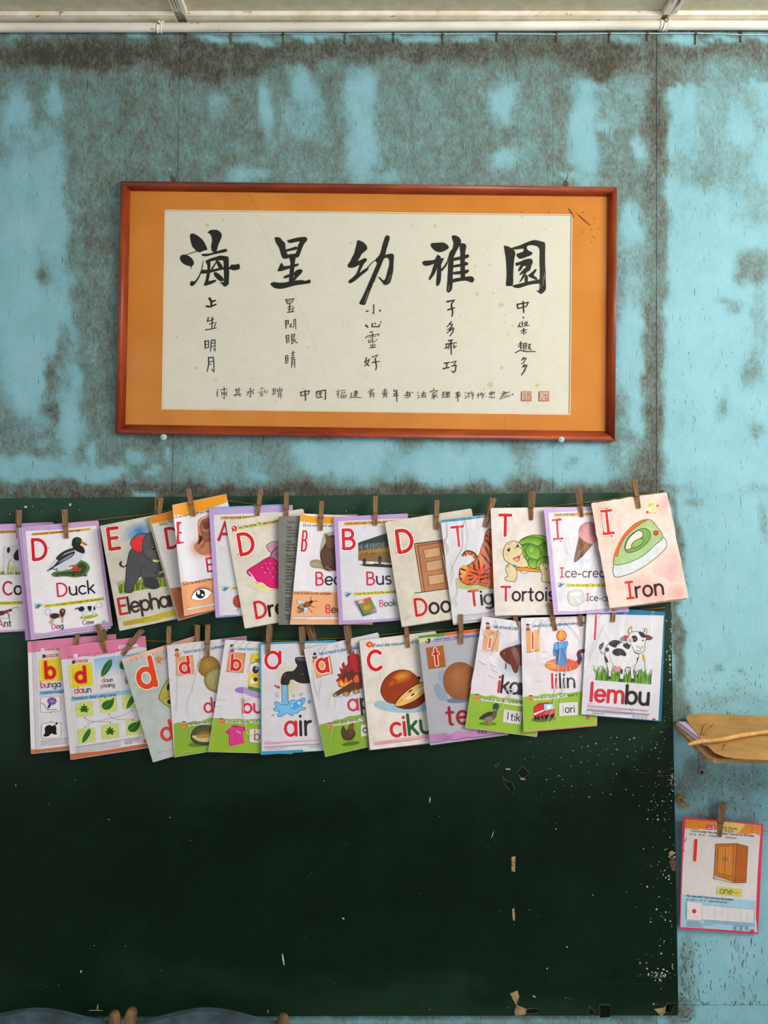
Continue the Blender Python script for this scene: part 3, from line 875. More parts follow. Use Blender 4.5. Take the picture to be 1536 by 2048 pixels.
            if creases:
                for cr in creases:
                    bm = bmesh.new()
                    w = cr[0]; pts = catmull([(crop[0] + a / crop[2], crop[1] + b_ / crop[2]) for a, b_ in cr[1:]], 5)
                    k = len(pts)
                    add_tube(bm, [P(a, b_, s.depth(a, b_) + s.eps + off + 0.0008) for a, b_ in pts],
                             [max(.12, math.sin(math.pi * (i + .5) / k) ** .5) * w * 0.00055 for i in range(k)], 6)
                    from_bm('fold', bm, fo, M['crease'], True, origin=t.location.copy())
        s.root = t
        return t

# ---------------------------------------------------------------- chalkboard
BD = 0.014
board = thing('chalkboard', 'large dark green chalkboard filling the lower wall', 'chalkboard', P(660, 2030, BD))
bq = [(-420, 1001), (1338, 984), (1357, 2031), (-420, 2034)]
bm = bmesh.new()
pts = []
Q = [Vector(p) for p in bq]
for i in range(4):
    a, p, b_ = Q[i - 1], Q[i], Q[(i + 1) % 4]
    u = (a - p).normalized() * 6; w = (b_ - p).normalized() * 6
    for k in range(4):
        t = k / 3; r_ = p + u * (1 - t) ** 2 + w * t * t
        pts.append(r_)
fr = [bm.verts.new(P(p.x, p.y, BD)) for p in pts]
bk = [bm.verts.new(P(p.x, p.y, BD) + Vector((0, BD - 0.0004, 0))) for p in pts]
bm.faces.new(fr); bm.faces.new(bk[::-1])
for i in range(len(fr)):
    j = (i + 1) % len(fr)
    bm.faces.new((fr[i], bk[i], bk[j], fr[j]))
bmesh.ops.recalc_face_normals(bm, faces=bm.faces[:])
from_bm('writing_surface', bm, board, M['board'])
# pale paint chips, thickest by the right edge
rnd = random.Random(5)
bm = bmesh.new()
def fleck(px, py, r, el=1.0, rot=0.0):
    n = rnd.randint(5, 7); vv = []
    for k in range(n):
        a = 2 * math.pi * k / n; q = r * rnd.uniform(.5, 1.15)
        x, y = q * math.cos(a), q * el * math.sin(a)
        vv.append(bm.verts.new(P(px + x * math.cos(rot) - y * math.sin(rot), py + x * math.sin(rot) + y * math.cos(rot), BD + 0.0005)))
    bm.faces.new(vv[::-1])
for k in range(280):
    py = rnd.uniform(1235, 2015)
    edge = 1345 + 11 * (py - 1235) / 795
    px = edge - abs(rnd.gauss(0, 38)) - 3
    if 1560 < py < 1640 or 1720 < py < 1760 or rnd.random() < .55: fleck(px, py, rnd.choice((.7, .9, 1.1, 1.5, 2.2)), rnd.uniform(.4, 1.2), rnd.uniform(0, 3))
for k in range(90): fleck(rnd.uniform(1040, 1350), rnd.uniform(1470, 1600), rnd.uniform(.5, 1.5), rnd.uniform(.3, 1.2), rnd.uniform(0, 3))
for k in range(60): fleck(rnd.uniform(0, 1340), rnd.uniform(1530, 2020), rnd.uniform(.4, 1.1), rnd.uniform(.3, 1.2), rnd.uniform(0, 3))
for k in range(26): fleck(rnd.uniform(0, 1180), rnd.uniform(1006, 1024), rnd.uniform(.6, 1.7), rnd.uniform(.3, .8), rnd.uniform(0, 3))
for x, y, r, e, a in ((32, 1571, 2, .6, .5), (687, 1837, 3, .7, .3), (566, 1918, 2, 7, -.15), (195, 2016, 1.5, 6, .1), (536, 2023, 2, 3, .4), (162, 1943, 2, 2.5, .4), (218, 1639, 2, .6, .5), (648, 1562, 2, .5, 1), (860, 1600, 1.3, 6, .1), (1068, 1993, 5, .35, .7), (1112, 1658, 2, .8, 0), (1094, 1937, 2, .9, 0), (1134, 1894, 2, .8, 0),
                      (195, 2021, 22, .06, .02), (90, 2022, 3, .6, .3), (20, 1028, 3, .4, .3), (51, 1014, 5, .5, .2), (140, 1010, 3, 1.4, .4), (1186, 1790, 2, .5, .3), (985, 1670, .9, 10, .35)):
    fleck(x, y, r, e, a)
for cx, cy, sx, sy, n in ((1318, 1950, 9, 6, 46), (1344, 1722, 4, 10, 16), (1346, 1560, 5, 14, 20), (1340, 1300, 6, 30, 24)):
    for k in range(n): fleck(min(1349, rnd.gauss(cx, sx)), rnd.gauss(cy, sy), rnd.uniform(.6, 2.4), rnd.uniform(.4, 1.2), rnd.uniform(0, 3))
from_bm('paint_chips', bm, board, M['white'], kind='stuff')
def scrap(name, pts, mat, d=0.0007, edge=None):
    bm = bmesh.new()
    f_ = [bm.verts.new(P(x, y, BD + d)) for x, y in pts]
    b2 = [bm.verts.new(P(x, y, BD + 0.0001)) for x, y in pts]
    bm.faces.new(f_)
    for i in range(len(pts)):
        j = (i + 1) % len(pts); bm.faces.new((f_[i], b2[i], b2[j], f_[j]))
    bmesh.ops.recalc_face_normals(bm, faces=bm.faces[:])
    o = from_bm(name, bm, board, mat)
    if edge:
        bm = bmesh.new(); q = [P(x, y, BD + d) for x, y in pts] 
        add_tube(bm, q + [q[0]], 0.00045, 5)
        from_bm('edge', bm, o, edge, origin=board.location.copy())
    return o
def s98(*p): return [(980 + x / 3.84, 1480 + y / 3.84) for x, y in p]
def s90(*p): return [(900 + x / 2.415, 1900 + y / 2.415) for x, y in p]
scrap('tape_remnant', s98((207, 255), (248, 203), (307, 255), (262, 290), (235, 285)), M['tape'], edge=M['tapeedge'])
scrap('tape_remnant', s98((95, 285), (140, 325), (165, 315), (187, 370), (182, 412), (122, 355)), M['tape'], edge=M['tapeedge'])
scrap('tape_remnant', s98((37, 198), (70, 178), (72, 190), (48, 210)), M['tape'], edge=M['tapeedge'])
scrap('tape_remnant', s98((985, 270), (1025, 210), (1085, 262), (1045, 315), (1015, 290)), M['tape'])
scrap('tape_remnant', s98((1280, 278), (1340, 238), (1410, 218), (1418, 250), (1380, 272)), M['tape'], edge=M['tapeedge'])
scrap('tape_remnant', s90((370, 285), (422, 282), (422, 305), (370, 308)), M['tape'], edge=M['tapeedge'])
scrap('tape_remnant', s90((672, 270), (694, 295), (694, 312), (670, 312)), M['tape'], edge=M['tapeedge'])
scrap('tape_remnant', s90((722, 265), (774, 264), (774, 324), (724, 327)), M['tape'], edge=M['tapeedge'])
scrap('tape_remnant', s90((556, 230), (595, 240), (565, 250)), M['tape'], edge=M['tapeedge'])
scrap('paper_scrap', s98((120, 217), (155, 219), (157, 231), (121, 229)), M['scrap'])
scrap('paper_scrap', s98((234, 290), (272, 297), (270, 309), (232, 304)), M['scrap'])
scrap('paper_scrap', [(1023, 1714), (1031, 1712), (1030, 1744), (1023, 1742)], M['scrap'])
scrap('paper_scrap', [(1024, 1818), (1029, 1816), (1030, 1842), (1026, 1840)], M['scrap'])
scrap('paper_scrap', s90((290, 210), (325, 195), (335, 225), (322, 265), (370, 285), (365, 312), (318, 318), (310, 300), (320, 270)), M['scrap'])
scrap('paper_scrap', s90((985, 285), (1030, 278), (1060, 258), (1055, 290), (1020, 320)), M['scrap'])
scrap('tape_remnant', s90((1045, 262), (1085, 255), (1068, 305), (1040, 300)), M['tape'], edge=M['tapeedge'])
scrap('paper_scrap', [(1338, 1705), (1344, 1701), (1348, 1704), (1346, 1711), (1339, 1713)], M['scrap'])
scrap('paper_scrap', [(1340, 1714), (1347, 1713), (1352, 1724), (1350, 1740), (1344, 1742), (1340, 1728)], M['chip'])
# joints between the sheets of the board show as fine ridges
for a, b_ in (((1090, 1505), (1345, 1507)), ((1165, 1967), (1356, 1968)), ((1031, 1570), (1033, 1990))):
    bm = bmesh.new(); add_tube(bm, [P(*a, BD), P(*b_, BD)], 0.0004, 4)
    from_bm('sheet_joint', bm, board, M['board'])

# ---------------------------------------------------------------- framed calligraphy
FO = [(242, 362), (1234, 374), (1230, 882), (231, 868)]
frame = thing('picture_frame', 'wide red wooden frame with ochre mat and brush calligraphy on white paper', 'picture frame', P(732, 875, 0.012))
prof = [(0, 0.0), (0, .62), (.08, .84), (.22, .97), (.38, 1.0), (.52, .95), (.62, .82), (.86, .40), (.94, .34), (1.0, .33), (1.0, 0.0)]   # across the rail, height
FW, FH, FD0 = 19.5, 0.024, 0.001
inn = []
Q = [Vector(p) for p in FO]
def inset(t):
    out = []
    for i in range(4):
        a, p, b_ = Q[i - 1], Q[i], Q[(i + 1) % 4]
        u = (a - p).normalized(); w = (b_ - p).normalized()
        out.append(p + (u + w) * t)
    return out
for side in range(4):
    bm = bmesh.new()
    A, B_ = [], []
    for f_, h in prof:
        ring = inset(f_ * FW)
        d = FD0 + h * FH
        A.append(bm.verts.new(P(ring[side].x, ring[side].y, d))); B_.append(bm.verts.new(P(ring[(side + 1) % 4].x, ring[(side + 1) % 4].y, d)))
    for k in range(len(prof)):
        j = (k + 1) % len(prof)
        bm.faces.new((A[k], B_[k], B_[j], A[j]))
    bm.faces.new(A[::-1]); bm.faces.new(B_)
    bmesh.ops.recalc_face_normals(bm, faces=bm.faces[:])
    o = from_bm('rail', bm, frame, M['rail'] if side % 2 == 0 else M['railv'])
    for p in o.data.polygons: p.use_smooth = len(p.vertices) == 4
MD = 0.0075
i1 = inset(FW - 1)
PQ = [(330, 420), (1144, 429.5), (1140, 829), (324, 818)]
bm = bmesh.new()
o4 = [bm.verts.new(P(p.x, p.y, MD)) for p in i1]; n4 = [bm.verts.new(P(*p, MD)) for p in PQ]
k4 = [bm.verts.new(P(x + sx, y + sy, MD - 0.002)) for (x, y), (sx, sy) in zip(PQ, ((1.2, 1.2), (-1.2, 1.2), (-1.2, -1.2), (1.2, -1.2)))]
for i in range(4):
    j = (i + 1) % 4
    bm.faces.new((o4[i], o4[j], n4[j], n4[i])); bm.faces.new((n4[i], n4[j], k4[j], k4[i]))
bmesh.ops.recalc_face_normals(bm, faces=bm.faces[:])
from_bm('mat_board', bm, frame, M['mat'])
pr = Print(); pr.eps = 0.0
pr.part('sheet'); pr.fill([(x + sx, y + sy) for (x, y), (sx, sy) in zip(PQ, ((.5, .5), (-.5, .5), (-.5, -.5), (.5, -.5)))], 'e2ded2')
bevel = 'f6efdc'
pr.part('mat_edge'); pr.eps = 0.0026
for i in range(4): pr.line([PQ[i], PQ[(i + 1) % 4]], 1.3, bevel, cap=False)
# foxing spots
pr.eps = 0.0002; pr.part('foxing')
rn = random.Random(11)
for k in range(150):
    x = rn.uniform(335, 1135); y = rn.uniform(430, 815)
    if x < 950 and rn.random() < .72: continue
    pr.ell(x, y, rn.uniform(.8, 2.6), rn.uniform(.8, 2.6), rn.choice(('d2ccb8', 'd8d2c0', 'cdc6b0')), n=8)
for x, y, r in ((981, 769, 6), (1075, 770, 4), (871, 452, 4), (1004, 735, 4), (955, 588, 4), (415, 450, 4), (446, 440, 3), (1003, 610, 5), (393, 736, 4), (432, 758, 3), (702, 486, 3)):
    pr.ell(x, y, r, r, 'd0c6a4', c2='dbd5c4', n=12)
pr.line([(512, 423), (545, 500), (600, 610), (655, 765)], [1.6, 1.2, .8, .6], 'ece8de', 4)  # faint reflection in the glass, painted on as a pale streak
pr.part('mat_stain'); pr.eps = 0.00262
pr.line([(1012, 832), (1012.5, 860)], 1.2, 'dda55c')
pr.line([(497, 385), (515, 418)], 1.2, 'd89a50')  # upper end of the glass reflection, painted on the mat
for q in ([(1137, 417), (1142, 424), (1147, 434)], [(1157, 430), (1166, 438), (1175, 446), (1180, 450)]): pr.line(q, [1.5, 3.0, 1.6, 2.0][:len(q)], '8a5018')
for x, y in ((1153, 427), (1166, 425), (1183, 459), (1196, 457), (1186, 473), (1190, 476), (1182, 484), (1164, 464), (1098, 425), (1044, 424), (1190, 437)): pr.ell(x, y, 1.6, 1.1, '9a5f20', n=7)
pr.eps = 0.0005; pr.part('lettering')
BLK = '2b2b29'
def brush(crop, polys=(), strokes=()):
    pr.crop(*crop)
    for p in polys: pr.fill(p, BLK, 3)
    for s_ in strokes:
        w = s_[0]; pts = s_[1:]
        n = len(pts)
        pr.line(pts, [w * (1.12 if i == 0 else (.82 if i == n - 1 else .95)) for i in range(n)], BLK)
KA = (320, 420, 4.5176); KB = (640, 440, 4.5176); KC = (960, 420, 5.2966)
brush(KA, [
 [(272,225),(290,212),(320,220),(365,250),(400,290),(428,355),(400,365),(360,382),(335,375),(310,350),(290,325),(275,270)],
 [(180,430),(195,408),(220,402),(260,415),(290,440),(307,475),(300,498),(287,510),(282,540),(275,510),(240,500),(205,480),(185,455)],
 [(272,660),(285,640),(310,645),(340,610),(365,560),(375,530),(391,445),(388,500),(380,545),(370,575),(355,610),(330,650),(305,680),(285,687),(272,678)],
 [(365,558),(380,540),(430,540),(480,535),(560,520),(630,515),(640,495),(690,492),(710,485),(722,505),(720,530),(700,540),(660,545),(630,535),(560,540),(500,555),(440,570),(370,575)],
 [(430,205),(450,185),(480,178),(520,182),(550,205),(558,235),(545,275),(525,320),(512,370),(490,380),(470,372),(462,330),(470,280),(465,240),(450,215)],
 [(376,402),(390,395),(450,392),(520,370),(570,355),(600,352),(607,368),(590,380),(530,392),(470,405),(420,418),(385,415)],
 [(410,462),(440,450),(455,470),(455,520),(448,600),(440,640),(500,630),(505,645),(470,665),(420,682),(395,678),(410,640),(425,560),(428,500)],
 [(410,462),(450,440),(500,425),(545,412),(600,418),(620,430),(622,500),(625,580),(622,640),(620,670),(585,693),(560,670),(540,650),(575,650),(578,590),(575,520),(572,460),(540,455),(500,455),(455,465)],
 [(505,455),(530,460),(555,490),(568,525),(540,535),(520,500)],
 [(485,575),(500,560),(530,575),(560,600),(578,630),(560,645),(530,635),(500,605)],
 [(1035,255),(1050,245),(1085,250),(1105,275),(1130,300),(1135,350),(1145,385),(1155,410),(1130,440),(1105,430),(1090,390),(1075,340),(1050,300)],
 [(1150,275),(1190,262),(1250,248),(1310,243),(1330,258),(1325,280),(1300,310),(1275,370),(1255,420),(1230,425),(1215,410),(1235,370),(1250,310),(1265,285),(1225,290),(1175,298),(1155,288)],
 [(1130,360),(1180,345),(1230,330),(1242,345),(1225,360),(1180,368),(1140,378)],
 [(1110,430),(1150,405),(1215,395),(1250,415),(1240,430),(1180,430),(1130,442)],
 [(1170,425),(1222,425),(1218,480),(1210,560),(1205,630),(1200,670),(1165,670),(1168,600),(1175,520),(1178,470)],
 [(1062,545),(1075,520),(1090,485),(1105,480),(1120,505),(1180,500),(1235,485),(1252,485),(1245,505),(1200,520),(1150,535),(1095,552),(1070,553)],
 [(1115,605),(1150,585),(1210,565),(1230,545),(1265,535),(1288,545),(1275,575),(1240,610),(1220,635),(1200,635),(1215,590),(1180,600),(1130,618)],
 [(998,665),(1030,650),(1060,655),(1120,655),(1200,640),(1280,632),(1310,640),(1350,628),(1360,640),(1355,660),(1290,672),(1230,680),(1170,695),(1110,710),(1060,710),(1020,695)]],
 [(7,(330,372),(280,390),(232,405)), (14,(470,530),(490,500),(508,470))])
brush(KB, [
 [(335,190),(350,183),(390,200),(420,230),(427,260),(410,280),(380,305),(360,340),(345,370),(400,345),(422,350),(420,370),(395,400),(375,440),(360,475),(400,445),(435,430),(440,440),(420,465),(380,495),(340,530),(300,560),(270,572),(258,562),(262,545),(300,515),(330,480),(345,440),(355,405),(320,425),(280,432),(255,425),(250,405),(275,370),(285,345),(305,310),(320,260),(330,220)],
 [(590,150),(605,138),(625,145),(630,165),(615,220),(600,270),(590,315),(565,380),(540,440),(510,510),(480,580),(450,650),(430,710),(410,760),(390,768),(355,755),(370,720),(400,660),(430,590),(465,510),(495,440),(515,390),(500,362),(540,310),(560,240),(575,190)],
 [(500,362),(530,330),(590,315),(640,303),(668,318),(665,380),(662,450),(650,510),(630,570),(585,588),(560,560),(525,515),(545,520),(575,545),(595,520),(610,460),(625,400),(622,355),(600,340),(560,360),(520,370)],
 [(1000,220),(1015,208),(1060,205),(1110,203),(1140,215),(1165,242),(1150,265),(1110,285),(1070,290),(1030,270),(1005,240)],
 [(925,385),(945,368),(1000,365),(1040,355),(1060,315),(1090,330),(1092,345),(1120,345),(1110,370),(1095,400),(1060,385),(1020,400),(975,413),(940,410)],
 [(1050,350),(1092,350),(1095,420),(1095,500),(1088,560),(1065,597),(1050,580),(1055,500),(1058,420)],
 [(1040,385),(1065,395),(1055,440),(1040,480),(1020,510),(990,545),(985,525),(1005,480),(1020,430)],
 [(1190,150),(1215,138),(1255,155),(1275,190),(1262,230),(1240,270),(1220,310),(1200,350),(1170,345),(1165,310),(1180,280),(1200,250),(1205,200)],
 [(1165,345),(1205,335),(1205,420),(1200,500),(1198,580),(1190,630),(1165,655),(1145,640),(1150,560),(1155,470),(1158,400)],
 [(1270,210),(1310,215),(1322,240),(1315,280),(1310,330),(1310,400),(1310,470),(1310,530),(1275,530),(1270,460),(1268,380),(1268,300),(1262,240)],
 [(1200,345),(1260,330),(1330,310),(1348,325),(1330,345),(1260,360),(1200,370)], [(1200,410),(1270,395),(1320,378),(1340,395),(1325,410),(1270,420),(1200,430)],
 [(1205,470),(1270,460),(1335,447),(1345,465),(1320,485),(1260,490),(1205,490)], [(1195,535),(1270,520),(1360,508),(1390,525),(1390,550),(1370,565),(1320,548),(1250,555),(1195,565)]],
 [(8,(430,430),(470,385),(500,362)), (18,(1100,452),(1135,410),(1148,385)), (8,(1148,385),(1165,325)),
  (9,(486,765),(486,845),(476,838)), (11,(420,825),(436,822)), (12,(540,815),(547,824))])
brush(KC, [
 [(255,390),(268,378),(320,395),(360,425),(375,460),(365,510),(358,580),(352,680),(350,790),(320,805),(285,803),(275,790),(282,700),(280,600),(272,500)],
 [(340,400),(420,375),(500,340),(575,318),(660,335),(690,355),(690,450),(690,550),(695,660),(697,760),(697,840),(655,888),(630,880),(595,850),(625,850),(632,760),(635,650),(630,550),(632,450),(620,395),(560,372),(510,378),(495,400),(515,430),(555,450),(545,475),(500,495),(440,515),(410,510),(385,475),(400,460),(455,440),(460,410),(410,415),(360,418)],
 [(380,560),(430,545),(470,525),(530,515),(555,530),(558,560),(545,590),(530,640),(500,655),(480,690),(450,740),(415,770),(440,720),(460,670),(430,690),(420,680),(450,640),(490,600),(460,595),(440,630),(415,650),(405,640),(420,600),(430,580),(395,592),(378,580)],
 [(480,690),(505,700),(505,762),(475,764)], [(510,690),(560,650),(585,625),(600,640),(570,690),(605,720),(600,740),(560,725),(520,705)],
 [(345,800),(420,780),(500,760),(600,740),(640,735),(640,775),(560,785),(480,805),(420,825),(370,822)]])
# pale streaks of dry brush
pr.crop(*KB)
for a in ([(440,640),(400,750)], [(455,640),(420,735)], [(520,515),(470,590)], [(640,490),(610,560)], [(1170,590),(1160,640)]): pr.line(a, 3, 'b9b5a8')
pr.crop(*KC)
for a in ([(668,700),(668,800)], [(640,790),(642,830)], [(682,670),(684,740)]): pr.line(a, 3, 'c9c5b8')
K4 = (360, 580, 5.4857)
brush(K4, (), [(24,(325,92),(342,125),(346,180)),(20,(345,128),(388,115)),(20,(294,178),(330,184),(394,158)),
 (12,(312,303),(300,342)),(10,(300,345),(370,320)),(12,(355,300),(350,420)),(9,(322,376),(375,355)),(9,(395,358),(375,410)),(11,(280,437),(340,428),(400,415)),
 (14,(275,560),(278,640)),(10,(275,565),(315,555),(315,630)),(8,(280,600),(312,595)),(9,(280,638),(318,625)),(10,(345,550),(340,630),(335,672)),(11,(345,553),(385,548),(385,668),(370,645)),(8,(348,585),(380,580)),(8,(348,620),(380,612)),
 (12,(315,740),(315,820),(298,892)),(12,(315,742),(365,738),(372,800),(372,898),(350,870)),(9,(318,790),(365,780)),(9,(318,820),(345,812)),
 (10,(1160,105),(1180,150)),(10,(1160,108),(1250,95),(1225,140)),(8,(1180,125),(1220,118)),(9,(1180,150),(1225,140)),(10,(1205,155),(1200,240)),(8,(1185,190),(1240,175)),(9,(1250,190),(1230,230)),(8,(1190,215),(1230,205)),(10,(1180,245),(1252,235)),
 (11,(1160,335),(1165,420)),(9,(1162,340),(1190,332),(1190,375)),(7,(1165,360),(1188,355)),(7,(1165,380),(1188,375)),(7,(1250,325),(1248,355)),(8,(1245,328),(1268,320),(1272,430)),(10,(1220,370),(1205,408)),(8,(1215,395),(1235,408)),(7,(1250,360),(1250,410)),
 (10,(1165,500),(1172,580)),(8,(1168,500),(1195,495),(1195,570)),(6,(1170,525),(1193,520)),(6,(1172,550),(1193,545)),(7,(1175,578),(1198,568)),(8,(1225,490),(1260,485),(1250,530),(1225,535)),(6,(1228,510),(1252,506)),(8,(1225,490),(1228,590),(1250,575)),(9,(1235,545),(1290,580)),(7,(1268,540),(1245,562)),
 (10,(1160,725),(1162,808)),(8,(1160,722),(1185,718),(1185,790)),(6,(1162,750),(1183,746)),(6,(1162,775),(1183,770)),(7,(1162,805),(1188,792)),(8,(1242,668),(1238,750)),(8,(1220,695),(1262,685)),(7,(1222,720),(1255,712)),(8,(1215,748),(1262,738)),(9,(1232,760),(1225,850)),(8,(1232,762),(1260,758),(1260,850)),(6,(1235,790),(1258,785)),(6,(1232,815),(1258,808))])
brush((680, 580, 3.6571), (), [(11,(190,258),(205,272)),(8,(238,245),(235,268),(285,268),(292,250)),(6,(255,240),(262,250)),(7,(298,232),(303,236)),
 (7,(222,308),(240,306)),(6,(188,350),(205,335),(285,322),(278,335)),(6,(240,318),(238,360)),(5,(215,345),(228,343)),(5,(250,340),(262,338)),(5,(210,365),(212,385),(228,380),(226,362)),(5,(240,362),(240,382),(258,378)),(5,(262,368),(272,360)),(5,(225,400),(230,412)),(6,(240,395),(240,420)),(5,(258,398),(250,412)),(6,(220,422),(262,418)),
 (7,(195,495),(185,530),(215,555)),(7,(215,505),(200,545),(178,555)),(6,(180,525),(215,510)),(7,(235,490),(275,475),(255,505)),(8,(258,505),(268,560),(262,585)),(7,(235,530),(290,522)),
 (12,(785,85),(835,75),(815,105)),(10,(815,110),(825,160),(820,192)),(10,(790,145),(838,130)),
 (7,(815,230),(785,270)),(7,(805,250),(825,250),(800,285),(785,290)),(7,(825,270),(785,315)),(8,(800,300),(833,280),(825,310),(805,335)),
 (9,(795,370),(825,365)),(8,(770,425),(792,420)),(6,(780,400),(778,425)),(9,(812,375),(815,470)),(7,(775,395),(855,385)),(7,(800,395),(795,430)),(7,(832,400),(835,425),(852,408)),
 (9,(765,535),(800,530)),(8,(783,535),(780,570)),(9,(757,575),(800,565)),(7,(815,530),(850,520),(835,550)),(8,(820,555),(850,550),(845,590),(832,603),(820,592)),
 (9,(1297,105),(1302,135)),(9,(1297,105),(1378,90),(1365,118)),(8,(1302,135),(1362,120)),(10,(1340,85),(1345,165)),
 (7,(1340,198),(1345,206)),(6,(1305,270),(1320,235)),(6,(1310,260),(1325,272)),(5,(1335,230),(1333,265),(1355,262),(1358,228)),(5,(1336,245),(1356,243)),(6,(1370,232),(1365,262),(1385,258)),(6,(1325,298),(1368,290)),(7,(1345,280),(1346,325)),(5,(1335,308),(1328,318)),(5,(1358,306),(1366,315)),
 (6,(1310,395),(1335,390)),(7,(1322,378),(1322,430)),(6,(1305,412),(1338,405)),(6,(1325,425),(1340,422)),(6,(1345,390),(1347,440)),(5,(1345,392),(1370,388)),(6,(1362,390),(1362,435)),(5,(1348,410),(1360,408)),(6,(1375,400),(1395,395),(1380,435)),(6,(1378,412),(1400,438)),(7,(1285,458),(1320,440),(1360,450),(1430,450)),
 (7,(1345,492),(1330,515)),(7,(1338,505),(1362,498),(1345,530),(1330,540)),(7,(1352,545),(1335,565)),(9,(1345,560),(1368,550),(1350,590),(1330,620))])
# the first small character of the fourth and third columns sits under its big one
brush((420, 750, 4.5176), (), [(6,(68,130),(75,140)),(7,(65,150),(68,195)),(6,(95,135),(155,125)),(5,(105,150),(108,175),(150,170),(150,145)),(6,(128,110),(130,215),(120,205)),(4,(108,162),(150,158)),(5,(112,190),(105,195)),(6,(145,180),(152,188)),
 (5,(225,135),(275,130)),(5,(238,122),(240,175)),(5,(262,115),(262,175)),(4,(240,148),(262,146)),(4,(240,160),(262,158)),(6,(215,182),(282,172)),(5,(238,182),(228,192)),(6,(265,180),(278,190)),
 (7,(365,118),(368,198),(360,190)),(6,(335,155),(355,150),(335,185)),(6,(398,130),(378,150),(398,170)),
 (4,(455,125),(490,115)),(4,(465,115),(470,130)),(4,(440,160),(480,140),(450,175)),(4,(470,150),(460,190),(478,185),(475,165)),(4,(500,130),(490,160),(525,140),(500,170),(525,150)),
 (5,(570,125),(572,165)),(5,(570,125),(590,122),(590,160)),(4,(572,138),(590,136)),(4,(572,150),(590,148)),(5,(568,172),(595,165)),(4,(575,172),(568,182)),(5,(608,125),(610,150),(650,145),(652,120)),(4,(630,110),(630,145)),(4,(612,135),(650,132)),(5,(620,165),(620,205)),(6,(618,165),(642,160),(642,210)),(4,(622,185),(640,182)),
 (8,(820,155),(825,190)),(8,(820,155),(900,142),(890,170)),(7,(825,188),(888,172)),(10,(860,140),(865,230)),
 (8,(962,155),(965,200)),(9,(962,152),(1045,135),(1045,215),(1035,220)),(6,(978,165),(1015,158)),(6,(985,180),(1010,175)),(6,(998,150),(998,200)),(8,(972,205),(1020,198)),
 (5,(1140,150),(1170,145),(1145,180)),(5,(1158,130),(1160,136)),(6,(1160,160),(1160,210)),(5,(1185,140),(1225,135)),(5,(1190,150),(1192,165),(1220,160),(1220,148)),(5,(1185,175),(1188,208),(1230,200),(1230,172)),(4,(1208,175),(1208,205)),(4,(1188,190),(1230,186)),
 (6,(1275,160),(1280,175),(1270,205)),(6,(1270,205),(1300,198),(1370,205)),(5,(1300,150),(1330,145),(1330,170)),(4,(1298,162),(1340,156)),(5,(1298,175),(1335,170)),(6,(1318,140),(1318,195)),(4,(1300,185),(1335,182)),
 (5,(1455,125),(1455,155)),(5,(1430,155),(1445,140)),(6,(1478,130),(1440,170)),(5,(1450,165),(1450,205)),(5,(1450,165),(1480,160),(1480,205)),(4,(1452,178),(1478,175)),(4,(1452,190),(1478,187))])
KS = (740, 750, 4.0421)
brush(KS, (), [(4,(105,125),(140,118)),(5,(122,110),(122,145)),(4,(105,140),(142,132)),(5,(100,152),(145,145)),(5,(115,155),(110,185)),(5,(115,158),(135,155),(135,185)),(4,(115,170),(133,168)),
 (5,(200,115),(193,135)),(5,(195,130),(228,122)),(5,(195,150),(228,145)),(6,(190,170),(232,162)),(7,(215,125),(220,215)),(5,(200,150),(200,165)),
 (5,(290,145),(325,140),(318,160)),(6,(280,165),(325,158),(322,175),(290,185)),(5,(305,130),(300,175)),(6,(340,140),(348,142)),
 (5,(388,140),(395,146)),(5,(385,160),(392,165)),(5,(388,188),(402,170)),(5,(415,150),(455,142)),(5,(435,130),(435,160)),(5,(415,165),(455,158)),(5,(430,165),(422,182),(450,175)),(5,(445,168),(455,182)),
 (6,(515,110),(518,118)),(5,(488,140),(495,130)),(5,(490,130),(545,125),(540,138)),(4,(505,145),(535,140)),(4,(520,145),(500,165)),(6,(512,158),(525,175),(518,195)),(4,(520,165),(500,180)),(4,(522,172),(500,192)),(4,(545,150),(525,162)),(5,(530,165),(550,178)),
 (5,(585,140),(605,136)),(5,(582,160),(605,155)),(5,(580,182),(608,174)),(5,(595,138),(594,178)),(5,(615,135),(617,155),(645,150),(645,132)),(5,(630,135),(630,178)),(4,(617,145),(645,142)),(5,(615,165),(647,162)),(5,(610,180),(650,176)),
 (5,(695,145),(730,138)),(5,(700,150),(702,165),(728,160),(728,148)),(5,(692,180),(732,170)),(6,(712,135),(712,212)),
 (5,(772,140),(778,147)),(4,(770,165),(776,168)),(5,(772,190),(785,170)),(5,(798,140),(800,185)),(4,(795,152),(812,148)),(4,(825,130),(815,150)),(4,(815,148),(842,142)),(4,(820,165),(842,160)),(5,(832,150),(832,195)),
 (5,(880,145),(868,165)),(5,(878,158),(875,185)),(5,(905,140),(890,165)),(5,(895,155),(932,150)),(5,(910,155),(912,190)),(4,(912,168),(928,165)),
 (5,(985,130),(984,160)),(5,(968,145),(1010,138),(1002,155)),(5,(968,145),(972,158),(1002,152)),(5,(968,175),(964,182)),(5,(978,170),(985,185),(1005,182),(1008,172)),
 (4,(1060,150),(1085,148),(1060,180)),(6,(1078,135),(1100,140),(1050,195),(1120,170),(1135,165)),(4,(1100,145),(1130,135),(1085,175)),(7,(1150,155),(1160,157))])
pr.part('seal'); pr.crop(*KS)
def rect(x0, y0, x1, y1): return [(x0, y0), (x1, y0), (x1, y1), (x0, y1), (x0, y0)]
for x0 in (1227, 1369):
    pr.fill([(x0, 135), (x0 + 73, 133), (x0 + 76, 208), (x0 + 2, 210)], 'e0c4b4')
    pr.line(rect(x0, 135, x0 + 75, 208), 5, 'b4512f', cap=False)
